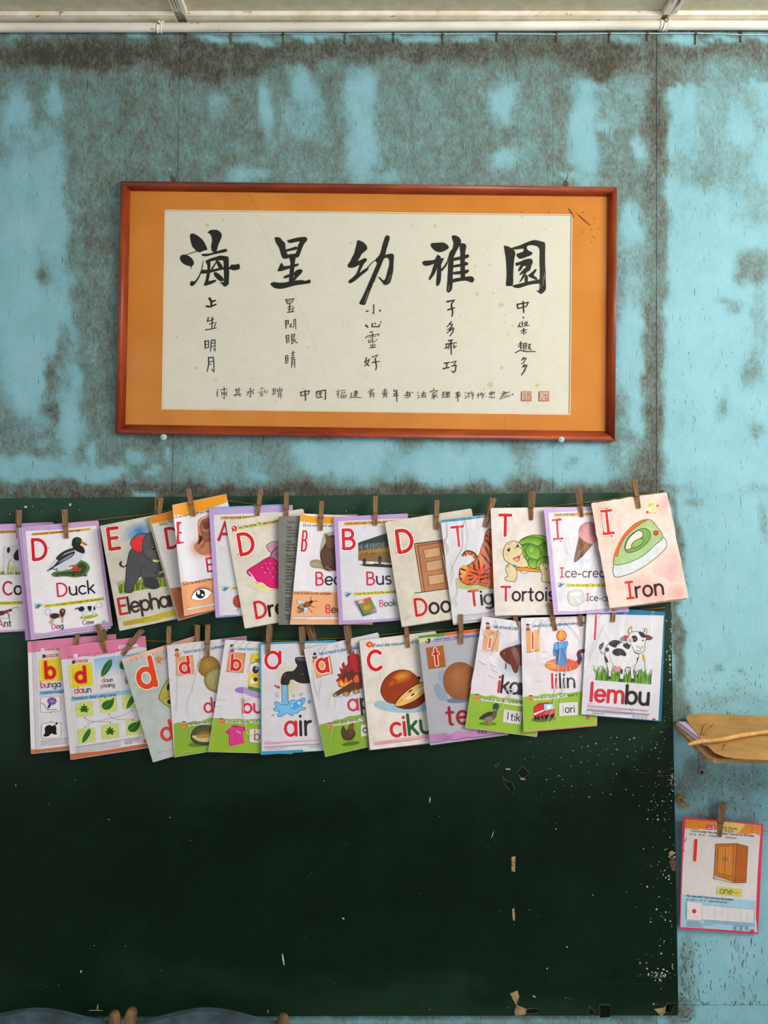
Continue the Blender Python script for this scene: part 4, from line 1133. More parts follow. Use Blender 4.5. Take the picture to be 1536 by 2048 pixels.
for a in ([(1240,150),(1258,150)], [(1240,165),(1260,165)], [(1248,145),(1248,175)], [(1238,180),(1260,180),(1260,200),(1238,200)], [(1275,142),(1275,200)], [(1264,150),(1296,150)], [(1264,165),(1296,163)], [(1270,178),(1296,178),(1294,198),(1268,198)], [(1286,145),(1286,170)], [(1240,190),(1258,190)],
          [(1380,145),(1378,170),(1390,195)], [(1395,145),(1410,160),(1395,180)], [(1420,145),(1420,200)], [(1408,165),(1438,160)], [(1410,185),(1438,200)], [(1384,198),(1405,190)], [(1430,175),(1436,195)]):
    pr.line(a, 4, 'b4512f')
flat = lambda x, y: MD - 0.0019
for k in ('sheet',): scroll = emit(pr, k, 'calligraphy_sheet', frame, M['art'], flat)
for k in ('foxing', 'lettering', 'seal', 'mat_edge', 'mat_stain'):
    emit(pr, k, k, frame, M['art'], flat, margin=(.8 if k == 'lettering' else 0))
bm = bmesh.new()
gq = inset(FW - 1.0)
gv = [bm.verts.new(P(p.x, p.y, MD + 0.0022)) for p in gq]
bm.faces.new(gv)
from_bm('glass_pane', bm, frame, M['glass'])

# nails the frame leans on and hangs from
def nail(label, head, tip, r, hr):
    t = thing('wall_nail', label, 'nail', P(*tip, 0.0))
    bm = bmesh.new(); a, b_ = P(*tip, -0.0005), P(*head, 0.017)
    add_tube(bm, [a, b_], r, 8); from_bm('shank', bm, t, M['steel'], True)
    dr = (b_ - a).normalized()
    bm = bmesh.new(); add_tube(bm, [b_ - dr * 0.001, b_ + dr * 0.0008], hr, 10); from_bm('head', bm, t, M['bluepaint'])
    bm = bmesh.new(); w = P(tip[0] + 1, tip[1] + 2, 0.0003)
    add_tube(bm, [w, w + Vector((0, -0.0012, 0))], 0.006, 12); from_bm('washer', bm, t, M['chip'])
nail('bent rusty nail above the upper left of the picture frame', (339, 339), (346, 357), 0.0016, 0.0022)
nail('bent steel nail above the upper right of the picture frame', (1137, 346), (1131, 366), 0.0013, 0.0018)
def knob(label, x, y):
    t = thing('support_screw', label, 'screw', P(x, y + 4, 0.0))
    c = P(x, y, 0.0)
    bm = bmesh.new(); add_tube(bm, [c + Vector((0, -0.0002, 0)), c + Vector((0, -0.02, 0))], 0.0028, 8); from_bm('shank', bm, t, M['steel'], True)
    bm = bmesh.new()
    pr_ = [(0.0035, 0.018), (0.0066, 0.0195), (0.0078, 0.022), (0.0072, 0.0248), (0.0048, 0.0268), (0.002, 0.0276)]
    add_tube(bm, [c + Vector((0, -h, 0)) for r, h in pr_], [r for r, h in pr_], 14); from_bm('head', bm, t, M['bluepaint'], True)
    bm = bmesh.new(); add_tube(bm, [c + Vector((0, -0.0272, 0)), c + Vector((0, -0.0284, 0))], 0.0014, 8); from_bm('dimple', bm, t, M['steel'])
knob('pale blue painted screw head under the lower left of the picture frame', 333, 876.5)
knob('pale blue painted screw head under the lower right of the picture frame', 1117.5, 881)

# ---------------------------------------------------------------- the cards
T1 = (0, 960, 4.8); T2 = (180, 960, 4.8); T3 = (400, 960, 4.8); T4 = (580, 960, 4.8); T5 = (760, 960, 4.8); T6 = (960, 940, 3.4909)
L1 = (40, 1230, 5.4857); L2 = (230, 1230, 5.12); L3 = (500, 1230, 5.9077); L4 = (700, 1230, 5.12); L5 = (900, 1210, 5.12); L6 = (1100, 1200, 5.9077)
R2 = (1330, 1590, 6.607); C0 = (0, 1000, 6.8286)
CARDS = {}
LILAC, PAGE, WORN = 'c9a7d2', 'dedade', 'd3ccc2'
def wave(a, f=1.0, ph=0.0): return lambda u: a * math.sin(math.pi * (f * u + ph))
def heli(c, x, y, k):
    c.ell(x, y, 26 * k, 15 * k, '3d7f86', -8); c.line([(x + 18 * k, y), (x + 48 * k, y - 14 * k)], [10 * k, 5 * k], '3d7f86')
    c.line([(x - 34 * k, y - 18 * k), (x + 34 * k, y - 24 * k)], 4 * k, '5a9aa8'); c.ell(x - 12 * k, y - 2 * k, 8 * k, 7 * k, 'b8dce0')
    c.line([(x - 20 * k, y + 20 * k), (x + 10 * k, y + 20 * k)], 4 * k, '2e5e64')
def letter_guides(c, pts):
    for p in pts: c.ell(p[0], p[1], 5, 5, INK, n=8)

# --- C cow (leftmost, cut by the picture edge)
c = Card('lilac bordered card with a half hidden cow and ant, behind the duck card', [(-65, 1051), (107, 1044), (112, 1259), (-58, 1268)], .034, .022, -.002, paper=LILAC)
c.crop(*C0)
c.part('border'); c.fill([(-380, 420), (640, 395), (660, 1755), (-350, 1790)], PAGE)
c.fill([(-300, 425), (210, 412), (470, 400), (470, 445), (210, 452), (-300, 465)], 'c89a52'); c.text('Look and read. Trace the letter C', -250, 452, 26, 2.2, .14, col='6a4a20')
c.part('picture')
c.ell(150, 940, 190, 90, 'b9bb62', 0, c2='dedade'); c.grass(-60, 330, 1020, 60, ['7f8a30', '9aa040', '6a7428'], 60, 2, 8)
c.shape([(50, 660), (90, 640), (140, 640), (250, 625), (400, 640), (470, 700), (470, 860), (400, 900), (380, 1000), (350, 1000), (340, 890), (250, 850), (190, 850), (130, 830), (105, 900), (100, 1000), (70, 1005), (50, 930), (45, 800)], 'cfcdd0', '8f8d92', 4)
for p in ([(95, 670), (115, 645), (138, 660), (135, 700), (115, 728), (96, 705)], [(185, 760), (215, 700), (260, 660), (330, 680), (340, 780), (260, 825), (200, 815)], [(400, 700), (460, 690), (470, 800), (420, 820)]): c.fill(p, '2e2c30', 4)
c.line([(150, 800), (120, 870), (108, 985)], 6, '7a7a7c', 3)
c.text([('C', 'b8283a'), ('ow', INK)], 45, 1295, 175, 2, .15, .18)
c.part('picture'); c.fill([(-300, 1400), (0, 1392), (420, 1375), (420, 1418), (0, 1435), (-300, 1442)], 'c8c234'); c.text('Tick the object which begins with the letter C.', -230, 1425, 24, 2, .14, col='5a5420')
c.ell(20, 1545, 60, 32, '7a3a34', -14); c.ell(95, 1520, 30, 20, '8a4038', -10); c.ell(140, 1505, 26, 18, '7a3430', 10)
for q in ([(0, 1560), (-10, 1610), (10, 1640)], [(60, 1540), (110, 1560), (130, 1640)], [(100, 1530), (130, 1570), (125, 1600)], [(150, 1490), (200, 1470), (250, 1475)], [(-40, 1550), (-80, 1620)]): c.line(q, 6, '6a5048', 3)
c.line([(-60, 1612), (160, 1612)], 4, '8a8078')
c.text([('A', 'c04a58'), ('nt', INK)], -20, 1735, 92, 3, .13, .16)
CARDS['cow'] = c

# --- D duck
c = Card('lilac bordered card with a mallard duck, dog and cow', [(42, 1053.5), (197, 1041), (226, 1252), (61.5, 1275.5)], .052, .036, -.006, wave(.002, 1), LILAC, 3)
c.under([(33, 1057), (190, 1046), (216, 1262), (51, 1281)], 'a98bb8', -.006); c.under([(37, 1056), (193, 1044), (222, 1257), (62, 1280)], 'c3c0cc', -.003)
c.crop(*T1)
c.part('border'); c.fill([(245, 490), (500, 480), (925, 437), (975, 840), (1045, 1365), (880, 1395), (760, 1415), (560, 1440), (430, 1470), (330, 1468), (290, 1000)], 'e6e2e6')
c.fill([(303, 510), (600, 487), (868, 460), (868, 482), (600, 510), (303, 535)], 'e2a944'); c.text('Look and read. Trace the letter with your finger.', 325, 527, 19, 4.6, .15, .13, sx=.9, col='5a3c14')
c.text([('D', 'd81e3c')], 316, 765, 190, 4, .16, outline='f2ecee'); letter_guides(c, [(308, 560), (308, 757), (335, 778), (465, 655)])
c.part('picture')
c.fill([(495, 900), (560, 870), (700, 850), (720, 790), (780, 770), (840, 800), (862, 850), (820, 910), (730, 935), (620, 925), (520, 930)], '6f8a58', 5); c.fill([(530, 905), (600, 885), (720, 870), (760, 800), (810, 800), (835, 850), (790, 900), (700, 915), (600, 905)], '3c5a30', 5)
c.grass(510, 850, 925, 40, ['44663a', '587a44', '2f4a26'], 70, 4, 5)
c.fill([(452, 875), (480, 820), (540, 750), (600, 690), (690, 640), (760, 630), (810, 660), (815, 700), (790, 750), (740, 800), (680, 840), (610, 870), (555, 872), (545, 850), (500, 865)], 'cfd2dc', 5)
c.fill([(700, 640), (760, 625), (800, 645), (815, 690), (795, 705), (740, 685), (705, 660)], '3e2a26', 5)
c.fill([(540, 745), (600, 690), (690, 655), (735, 670), (700, 680), (620, 710), (560, 770)], '4a4244', 5); c.fill([(520, 820), (600, 730), (690, 690), (720, 690), (690, 740), (600, 790), (480, 862), (455, 872), (490, 840)], '3a3436', 5)
c.fill([(560, 790), (630, 740), (700, 705), (680, 740), (600, 780)], '8f8f96', 4); c.line([(455, 872), (500, 850), (545, 865), (550, 848)], 8, '26222a')
c.fill([(695, 635), (692, 590), (705, 560), (740, 547), (775, 560), (788, 590), (775, 612), (760, 632)], '1f3a34', 5); c.fill([(730, 560), (765, 560), (780, 590), (740, 600)], '2f5a4a', 5); c.ell(757, 572, 5, 5, '0a0a0a')
c.fill([(778, 585), (812, 600), (840, 622), (822, 630), (788, 614)], 'd98a1e', 4); c.line([(785, 600), (832, 622)], 3, '9a5c10')
c.line([(668, 832), (700, 820), (735, 835)], 12, 'd6483a', 3); c.line([(690, 850), (730, 845), (775, 852)], 12, 'd6483a', 3); c.line([(715, 870), (740, 868), (770, 870)], 9, 'e05a48', 3); c.line([(700, 830), (720, 868)], 10, 'c83c30')
c.text([('D', 'd4204a'), ('uck', '2a2428')], 553, 1117, 122, 5.5, .125, .14, sx=1.12)
c.part('picture'); c.fill([(425, 1200), (700, 1165), (985, 1125), (983, 1155), (700, 1195), (428, 1228)], 'ddd03a'); c.text('Tick ( / ) the object which begins with the letter D.', 438, 1218, 21, 7, .15, .14, sx=.97, col='4c4820')
heli(c, 362, 1210, 1.0)
c.line([(460 + 27 * math.cos(t * .3), 1265 + 29 * math.sin(t * .3)) for t in range(22)], 4, 'b9a0b4'); c.line([(950 + 29 * math.cos(t * .3), 1200 + 28 * math.sin(t * .3)) for t in range(22)], 4, 'b9a0b4')
c.fill([(478, 1300), (500, 1282), (560, 1285), (590, 1260), (610, 1290), (605, 1365), (590, 1368), (585, 1325), (530, 1330), (510, 1370), (490, 1378), (470, 1370), (485, 1340)], 'c2ac98', 4)
c.fill([(480, 1300), (510, 1280), (560, 1285), (570, 1310), (530, 1332), (490, 1322)], '4a3a32', 4); c.fill([(572, 1260), (588, 1237), (612, 1235), (628, 1255), (620, 1290), (600, 1318), (578, 1300)], '6e3c2c', 4); c.fill([(596, 1250), (608, 1245), (606, 1275)], 'e2d2c4')
c.fill([(770, 1320), (850, 1300), (925, 1285), (935, 1305), (860, 1330), (790, 1332)], 'a8b83a', 4); c.grass(770, 930, 1325, 22, ['8aa02e', 'b8c44a'], 26, 6, 4, -.16)
c.fill([(740, 1230), (790, 1212), (860, 1215), (905, 1205), (918, 1240), (910, 1300), (895, 1300), (890, 1265), (820, 1285), (810, 1318), (795, 1318), (785, 1275), (760, 1250)], 'd4d6d8', 4)
for q in ([(750, 1232), (790, 1212), (812, 1240), (790, 1262), (765, 1258)], [(840, 1215), (880, 1212), (870, 1260), (850, 1250)], [(900, 1210), (918, 1235), (900, 1250)]): c.fill(q, '2b2a2e', 4)
c.line([(722, 1240), (745, 1228), (765, 1240)], 10, '3a3a3e')
c.text([('D', 'd8507a'), ('og', '3c3438')], 500, 1432, 48, 6, .14, .14, sx=1.05); c.text([('C', 'c85a84'), ('ow', '3c3438')], 795, 1390, 42, 6, .15, .16, sx=1.1)
c.part('picture'); c.ell(998, 1365, 22, 16, '9cc4e0', -8); c.text('8', 994, 1370, 12, 0, .18)
CARDS['duck'] = c

# --- E elephant
c = Card('worn card with a grey cartoon elephant with a red ear', [(199.8, 1051.7), (362, 1019), (400, 1228), (239, 1262)], 0.06, 0.04, -0.008, wave(.0015), 'c9c4ba', 2, worn=True)
c.crop(*T2)
c.ell(470, 530, 180, 135, '2f86c0', -10, c2='c9c4ba', hl=(.05, -.35)); c.ell(420, 700, 120, 130, '9bb8c2', 0, c2='c9c4ba')
c.text([('E', 'c22f34')], 186, 665, 195, 7, .17, outline='dcd4cc'); letter_guides(c, [(182, 662), (205, 678), (170, 455), (240, 455), (258, 580), (285, 655)])
c.part('picture'); c.fill([(280, 1010), (420, 990), (600, 960), (760, 940), (780, 1010), (600, 1040), (420, 1070), (290, 1098)], 'a3ac62', 4); c.grass(285, 780, 1085, 130, ['6f8a2c', '94a83e', '54701e', 'a6b04e'], 150, 9, 11, -.16)
GR, GD = '5c5c5e', '38383a'
c.line([(352, 815), (330, 832), (305, 828), (290, 805), (300, 785)], [10, 10, 16, 22, 14], GD, 4)
c.shape([(395, 670), (370, 730), (352, 830), (345, 930), (335, 1020), (332, 1070), (370, 1083), (412, 1068), (430, 990), (470, 935), (500, 925), (520, 990), (530, 1020), (600, 1045), (660, 1030), (655, 990), (630, 950), (650, 870), (720, 800), (820, 760), (800, 600), (640, 520), (500, 560)], GR, GD, 7)
c.fill([(515, 940), (600, 930), (640, 950), (660, 1010), (650, 1035), (580, 1040), (530, 1015)], '48484a', 4); c.line([(478, 930), (490, 850), (530, 820)], 5, GD, 3); c.line([(515, 960), (560, 975), (605, 960)], 6, GD, 3)
c.shape([(500, 560), (560, 510), (640, 505), (740, 540), (800, 620), (790, 740), (700, 790), (600, 780), (520, 720), (492, 640)], '626264', GD, 6)
c.shape([(388, 605), (410, 560), (460, 520), (510, 510), (545, 520), (510, 580), (498, 690), (440, 685), (405, 650)], '707072', GD, 6); c.fill([(390, 608), (415, 570), (465, 540), (520, 540), (500, 600), (492, 690), (440, 682), (405, 650)], 'd6403c', 4)
c.ell(580, 700, 34, 26, '8d6660', 0, c2='626264'); c.ell(610, 655, 14, 19, '18181a', -10); c.ell(606, 648, 4, 6, 'e8e8e8'); c.line([(590, 610), (630, 600)], 5, GD)
c.fill([(602, 765), (640, 768), (675, 775), (650, 790), (612, 785)], 'c8cc9a', 3)
c.line([(700, 790), (680, 850), (640, 880), (625, 890), (660, 920), (720, 900), (760, 850)], [34, 40, 42, 40, 40, 42, 44], '59595b', 4); c.line([(640, 870), (668, 840), (680, 860)], 6, GD, 3)
for x, y in ((350, 1068), (375, 1070), (400, 1064), (545, 1018), (570, 1022), (620, 1020)): c.line([(x - 8, y), (x, y - 12), (x + 8, y)], 3, GD)
c.text([('E', 'c22f34'), ('lephant', '453c3c')], 288, 1290, 150, 9.5, .145, .09, sx=.98)
c.part('picture'); c.fill([(318, 1357), (560, 1312), (850, 1235), (850, 1290), (560, 1365), (320, 1398)], 'c0b23a')
for k in range(3): c.micro(322, 1366 + k * 14, 270 - 70 * (k > 0), 10, 4, '5a5428', k)
CARDS['elephant'] = c

# --- D orange, mostly hidden
c = Card('half hidden orange topped letter D card between elephant and ear cards', [(298.8, 1034), (443, 994), (502, 1200), (358, 1240)], 0.058, 0.036, -0.008, None, 'c9c6c6')
for k in range(3): c.under([(297 + 1.0 * k - 2, 1036 + k * 1.0), (438, 998), (496, 1204), (355.5 + k * .8, 1241 + k * .4)], ('a89a86', 'c2b8a8', '9c8f80')[k], -.0014 * (k + 1), .0006)
c.crop(*T2)
c.part('border'); c.fill([(560, 350), (800, 285), (1300, 150), (1320, 225), (800, 380), (598, 420)], 'd18a2a'); c.fill([(770, 1040), (860, 1030), (1300, 920), (1400, 1200), (855, 1350)], 'b3714c')
c.part('picture'); c.fill([(665, 415), (735, 395), (740, 425), (672, 443)], 'b0aa60', 0); c.line(rect(668, 412, 740, 430), 3, '4a4640'); c.text('Say the letter', 755, 412, 24, 12, .14)
c.text([('D', 'b02434')], 745, 655, 185, 9, .16, outline='d8d0d2'); letter_guides(c, [(748, 655), (778, 665)])
c.text('Trace', 840, 1062, 26, 12)
CARDS['dband'] = c

# --- E ear and eye
c = Card('curled card with an orange top, a big ear and a cartoon eye', [(344.6, 1010), (452, 988), (503, 1204), (368.5, 1232)], 0.068, 0.05, -0.008,
         lambda u: .008 * math.exp(-((u - .0) / .13) ** 2) - .0028 * math.exp(-((u - .30) / .14) ** 2), 'dcd9e0', nu=22)
c.crop(*T2)
c.part('border'); c.fill([(770, 230), (800, 225), (1310, 125), (1335, 205), (1150, 275), (1020, 320), (930, 340), (800, 330)], 'e3a032')
c.fill([(860, 1000), (900, 975), (960, 980), (1020, 970), (1100, 950), (1180, 945), (1560, 850), (1600, 1200), (905, 1310)], 'e3a67c'); c.line([(860, 995), (900, 975), (960, 980), (1020, 970), (1100, 950), (1180, 945)], 4, 'c88a64')
c.part('picture'); c.line(rect(815, 338, 832, 366), 4, '5a5458'); c.text('Look and trace E with your finger.', 842, 364, 22, 11, .14, .1, sx=.85, col='5a5458')
c.text([('E', 'd81e3c')], 838, 605, 195, -3, .10, sx=.22 * 1.0); c.line([(838, 408), (862, 418)], 16, 'd81e3c'); c.line([(842, 505), (875, 507)], 16, 'd81e3c'); c.line([(850, 600), (892, 600)], 16, 'd81e3c'); c.line([(838, 408), (852, 600)], 16, 'd81e3c')
c.part('picture')
c.ell(1040, 660, 110, 105, 'd08a68', 0, c2='dcd9e0'); c.ell(1150, 700, 90, 60, 'c88a70', 0, c2='dcc8c4')
c.fill([(1035, 430), (1045, 380), (1090, 350), (1150, 340), (1220, 370), (1250, 450), (1230, 560), (1180, 680), (1120, 720), (1060, 715), (1010, 670), (1000, 620), (1030, 590), (1040, 540)], 'c08468', 5)
c.fill([(1050, 420), (1070, 380), (1120, 362), (1180, 380), (1200, 460), (1180, 560), (1120, 600), (1080, 560), (1060, 480)], '9a6650', 5); c.line([(1045, 440), (1062, 385), (1110, 358), (1160, 355)], [10, 16, 16, 12], 'd6a890', 4)
c.fill([(1085, 410), (1130, 400), (1150, 450), (1110, 470), (1090, 450)], '7a4a3c', 4); c.line([(1080, 470), (1110, 490), (1140, 480)], 12, 'c08c74', 3)
c.fill([(1045, 530), (1070, 540), (1082, 565), (1060, 600), (1035, 622), (1040, 590), (1050, 565)], '4a2a22', 4); c.line([(1110, 560), (1090, 620), (1060, 650)], [8, 14, 8], '8f5a46', 4); c.ell(1085, 680, 45, 36, 'c89078', 0, c2='b87c62')
c.text([('E', 'c81e38'), ('ar', '2a2428')], 1128, 880, 125, 7, .13, .14)
c.text('Circle the letter e in the word below.', 890, 1015, 22, 11, .14, .12, col='4a3a34')
c.part('picture')
c.fill([(975, 1130), (1000, 1080), (1050, 1045), (1110, 1045), (1165, 1075), (1130, 1130), (1070, 1150), (1010, 1150)], 'f0eef0', 5); c.line([(970, 1135), (998, 1080), (1050, 1043), (1115, 1043), (1175, 1075)], [4, 7, 9, 8, 4], '3a2024', 4); c.line([(1165, 1080), (1130, 1130), (1070, 1152), (1010, 1152), (972, 1138)], 4, 'b0746a', 4); c.line([(985, 1080), (1040, 1030), (1110, 1020)], 5, 'c07a72', 4)
c.ell(1060, 1095, 45, 44, '2b2a30'); c.ell(1042, 1080, 14, 20, 'f2f0f4'); c.ell(1080, 1104, 12, 11, 'f2f0f4')
for a, b_ in (((1110, 1043), (1130, 1020)), ((1130, 1050), (1150, 1030)), ((1145, 1060), (1168, 1042)), ((1160, 1070), (1182, 1058))): c.line([a, b_], [5, 2], '2a1a1c', cap=False)
c.fill([(930, 1225), (1200, 1170), (1200, 1200), (935, 1255)], 'd8d2d0'); c.line([(930, 1228), (1200, 1176)], 5, '8a8480', cap=False); c.micro(940, 1240, 240, 11, 3); c.micro(945, 1252, 180, 11, 3)
CARDS['ear'] = c

# --- A
c = Card('lilac and blue edged card with a red letter A, mostly hidden behind the dress card', [(417.7, 1018), (585, 1010), (600, 1226), (431, 1234)], 0.062, 0.041, -0.008, wave(.001), 'bfa6d4', 0)
c.under([(418, 1015), (570, 1008), (576, 1225), (432, 1236)], '7fb2cf', -.0016)
c.crop(*T3)
c.part('border'); c.fill([(130, 335), (500, 320), (900, 300), (960, 1275), (190, 1300)], 'd9d8dd')
c.fill([(195, 352), (500, 345), (800, 330), (800, 360), (500, 372), (195, 380)], 'd9a95c'); c.text('Look and read. Trace the letter A', 215, 370, 22, 1, .15, .14, col='5a4a3a')
c.text([('A', 'c4243c')], 178, 575, 165, 0, .17); letter_guides(c, [(168, 568)])
heli(c, 238, 1045, 1.0); c.part('picture'); c.fill([(300, 1030), (500, 1015), (700, 1000), (700, 1030), (300, 1055)], 'd8d04a'); c.text('Circle the letter', 315, 1048, 20, 3)
c.ell(370, 1165, 55, 62, 'd85a50', 0, c2='b8342e', hl=(-.3, -.4)); c.line([(350, 1255), (375, 1228)], 6, 'c04038'); c.text([('A', 'd81e3c'), ('pple', INK)], 450, 1200, 80, 3)
c.text([('A', 'd81e3c'), ('irplane', INK)], 360, 900, 120, 3)
c.part('picture'); c.line([(230, 1305), (360, 1300)], 4, '6a7a8a')
c.film(creases=[(1.0, (95, 545), (140, 570)), (1.0, (190, 620), (230, 660), (250, 640))], crop=T3)
CARDS['a'] = c

# --- D dress
c = Card('aged card with a pink polka dot dress', [(451, 1043), (607, 1017), (645, 1228), (489.6, 1257)], 0.063, 0.041, -0.008, wave(.0012), 'd4cec4', 5, worn=True, th=.0018)
c.under([(455, 1046), (600, 1021), (640, 1231), (489, 1258)], 'a89c8c', -.0026)
c.crop(*T3)
c.ell(330, 465, 26, 24, 'cc3428'); c.ell(322, 458, 7, 7, 'f0e0d0'); c.line([(318, 485), (310, 500)], 6, '5a3020'); c.line([(345, 482), (350, 495)], 6, '5a3020'); c.ell(335, 470, 8, 5, 'f0b040')
c.fill([(365, 455), (560, 415), (760, 380), (960, 345), (960, 372), (760, 408), (560, 445), (368, 478)], 'cdc66a'); c.text('Say the letter "D" and trace the letter with your finger.', 368, 468, 25, 9.5, .14, .14, sx=.96, col='4a4626')
c.text([('D', 'cf2a2c')], 388, 718, 195, 9, .17, outline='f0e8e0'); letter_guides(c, [(365, 715), (395, 732)])
c.part('picture'); c.ell(620, 1030, 170, 45, 'd6d46a', 14, c2='d4cec4')
c.shape([(640, 640), (665, 605), (720, 590), (790, 610), (800, 700), (770, 740), (740, 770), (700, 700), (670, 690)], 'c79ab2', '5a4868', 5); c.shape([(690, 695), (730, 650), (790, 640), (830, 740), (760, 790), (700, 760), (675, 740)], 'b88aa4', '5a4868', 5)
c.shape([(455, 870), (560, 800), (670, 740), (760, 790), (860, 770), (960, 830), (1000, 960), (920, 1020), (850, 1050), (760, 1055), (690, 1050), (650, 1020), (590, 990), (545, 990), (510, 930), (475, 915)], 'cf2b78', '4a2a44', 5)
c.line([(468, 885), (490, 905), (515, 940), (550, 985), (600, 990), (640, 1025), (690, 1045), (770, 1050)], 9, 'f0d4e0', 4); c.line([(670, 740), (620, 800), (625, 860), (680, 890), (760, 895)], 5, '6a2448', 4); c.line([(790, 640), (720, 660), (670, 745)], 5, '5a3a50', 4)
rn = random.Random(3)
for k in range(46):
    x = 520 + (k % 8) * 52 + (k // 8 % 2) * 26; y = 800 + (k // 8) * 44 + rn.uniform(-5, 5)
    if x > 540 + (860 - y) * 1.3 and y < 790 + (x - 450) * .62: c.ell(x, y, 5, 5, 'f0bcd4', n=8)
c.text([('D', 'cc2a30'), ('ress', '2c2628')], 540, 1325, 150, 9, .16, .14)
CARDS['dress'] = c

# --- grey teachers page (back of a card)
c = Card('grey card back printed with teacher notes, behind the bear card', [(557, 1033), (715, 1028), (720, 1249), (557, 1249.6)], 0.063, 0.042, -0.008, wave(.001), '82837e', 2, th=.0016, worn=True)
c.crop(*T3)
y = 412
for grp in (["Teacher's Guide"], ['Page 4', 'Teacher guides', 'is the opposite', 'sweet and'], ['Page 6', 'Teacher says', '"How you ', 'Bears in rest'], ['Page 8', 'Teacher ', 'children'], ['Page 10', 'Teacher', 'brings', 'question', 'parts'], ['Page 12', 'Teacher', 'discuss', 'bring'], ['Page 14', 'Teacher', 'bring', 'ask', 'this'], ['Page 16', 'Teach']):
    for i, tx in enumerate(grp):
        c.text(tx, 832 - (y - 412) * .012, y, 19, 0, .15, .13, sx=.95, col='4e4e4a'); y += 29
    y += 20
CARDS['notes'] = c

# --- B bear and bee
c = Card('card with an orange top, a brown bear and a bee', [(601, 1027), (745, 1033), (745, 1249), (580, 1249)], 0.068, 0.045, -0.01, lambda u: -.004 * math.sin(math.pi * min(1, u * 2.0)), 'dcd9df', nu=14)
c.crop(*T4)
c.part('border'); c.fill([(80, 300), (100, 318), (180, 345), (300, 352), (420, 350), (800, 350), (800, 418), (420, 415), (300, 418), (180, 408), (80, 396)], 'e2a430')
c.fill([(-10, 1060), (60, 1068), (140, 1060), (250, 1075), (350, 1070), (430, 1078), (800, 1070), (800, 1400), (-20, 1400)], 'e4ac84')
c.part('picture'); c.line(rect(128, 420, 146, 444), 4, '5a5458'); c.text('Look and trace B with your finger.', 152, 444, 24, -1.5, .13, .12, sx=.9, col='5c565a')
c.text([('B', 'd42038')], 108, 678, 190, -5, .10, sx=.42, outline='f2ecee')
c.part('picture')
c.fill([(190, 800), (210, 770), (270, 765), (330, 800), (400, 830), (440, 860), (380, 880), (300, 850), (215, 840)], '9a9480', 4); c.fill([(285, 700), (300, 600), (320, 520), (350, 505), (420, 500), (420, 560), (340, 640), (310, 760)], 'aeb09a', 4)
c.fill([(335, 530), (350, 518), (368, 535), (420, 528), (480, 540), (540, 600), (580, 720), (560, 830), (480, 870), (400, 868), (340, 865), (310, 820), (290, 740), (295, 680), (320, 640), (345, 590)], '5c4438', 4)
c.fill([(345, 545), (370, 540), (420, 560), (420, 640), (380, 660), (350, 620)], '7a5c48', 4); c.fill([(300, 690), (340, 650), (400, 700), (410, 800), (360, 840), (320, 800)], '6b5040', 4); c.ell(352, 532, 12, 12, '8a6a54'); c.fill([(200, 800), (260, 790), (310, 830), (230, 832)], 'b0a088', 3)
for x, y in ((345, 830), (365, 835), (390, 850)): c.line([(x, y), (x + 5, y + 22)], 5, 'c8b8a8')
c.text([('B', 'd42042'), ('ear', '332c30')], 248, 1008, 120, 1, .125, .14, sx=1.05)
c.text('Circle the letter b in the word below.', 34, 1095, 24, -1, .12, .1, sx=.82, col='5a4a42')
c.part('picture')
c.ell(110, 1175, 46, 20, 'c3cbd4', 15, oc='8c98a4', ow=3); c.ell(150, 1240, 46, 18, 'c9d0da', 110, oc='8c98a4', ow=3)
c.ell(165, 1195, 42, 26, 'b06a34', -25, c2='7a4420'); c.ell(203, 1170, 18, 14, '4a2e1c', -25); c.ell(100, 1240, 44, 27, 'd9b890', -60, c2='b08a5c')
for k in range(4): c.line([(76 + k * 14, 1222 + k * 2), (92 + k * 14, 1245 + k * 2), (88 + k * 14, 1275 - k * 4)], 7, '2a2220', 3)
for q in ([(205, 1155), (198, 1120)], [(215, 1165), (265, 1162)], [(190, 1205), (235, 1222)], [(175, 1225), (215, 1275)], [(130, 1180), (70, 1222)], [(150, 1210), (120, 1190)]): c.line(q, 4, '3a2a22')
c.text([('B', 'd43848'), ('ee', '3c3438')], 345, 1275, 74, 0, .12, .15)
c.part('picture'); c.fill([(20, 1308), (800, 1305), (800, 1340), (20, 1338)], 'dcd4d0'); c.line([(20, 1312), (800, 1310)], 5, '7e86a0', cap=False); c.micro(26, 1328, 170, -1, 3); c.micro(26, 1338, 130, -1, 3)
CARDS['bear'] = c

# --- B bus
c = Card('lilac bordered glossy card with a yellow bus and a book', [(667, 1034), (815.4, 1027), (838, 1238), (678, 1249.6)], 0.063, 0.042, -0.008, wave(.0015), 'bb9fcd', 2)
c.crop(*T4)
c.part('border'); c.fill([(462, 395), (800, 380), (1120, 365), (1215, 1290), (1000, 1325), (800, 1340), (600, 1345), (508, 1348)], 'd6d4da')
c.fill([(518, 405), (800, 395), (1100, 380), (1100, 408), (800, 425), (518, 438)], 'dba652'); c.text('Look and read. Trace the letter B with', 540, 427, 24, 1.8, .14, .14, col='5c4628')
c.text([('B', 'd2203a')], 508, 660, 180, 2, .17, sx=1.1, outline='eeeaee'); letter_guides(c, [(500, 655), (522, 672), (600, 550)])
c.part('picture')
c.fill([(665, 812), (800, 800), (1000, 815), (1120, 830), (1120, 850), (900, 838), (720, 828)], '3a3a3c', 0)
c.fill([(655, 602), (700, 585), (800, 555), (900, 520), (1000, 500), (1120, 490), (1130, 790), (1000, 800), (900, 790), (720, 780), (655, 772)], '8c7440'); c.fill([(655, 602), (800, 553), (900, 518), (1000, 498), (1120, 488), (1120, 590), (900, 590), (800, 612), (655, 640)], '3e4440')
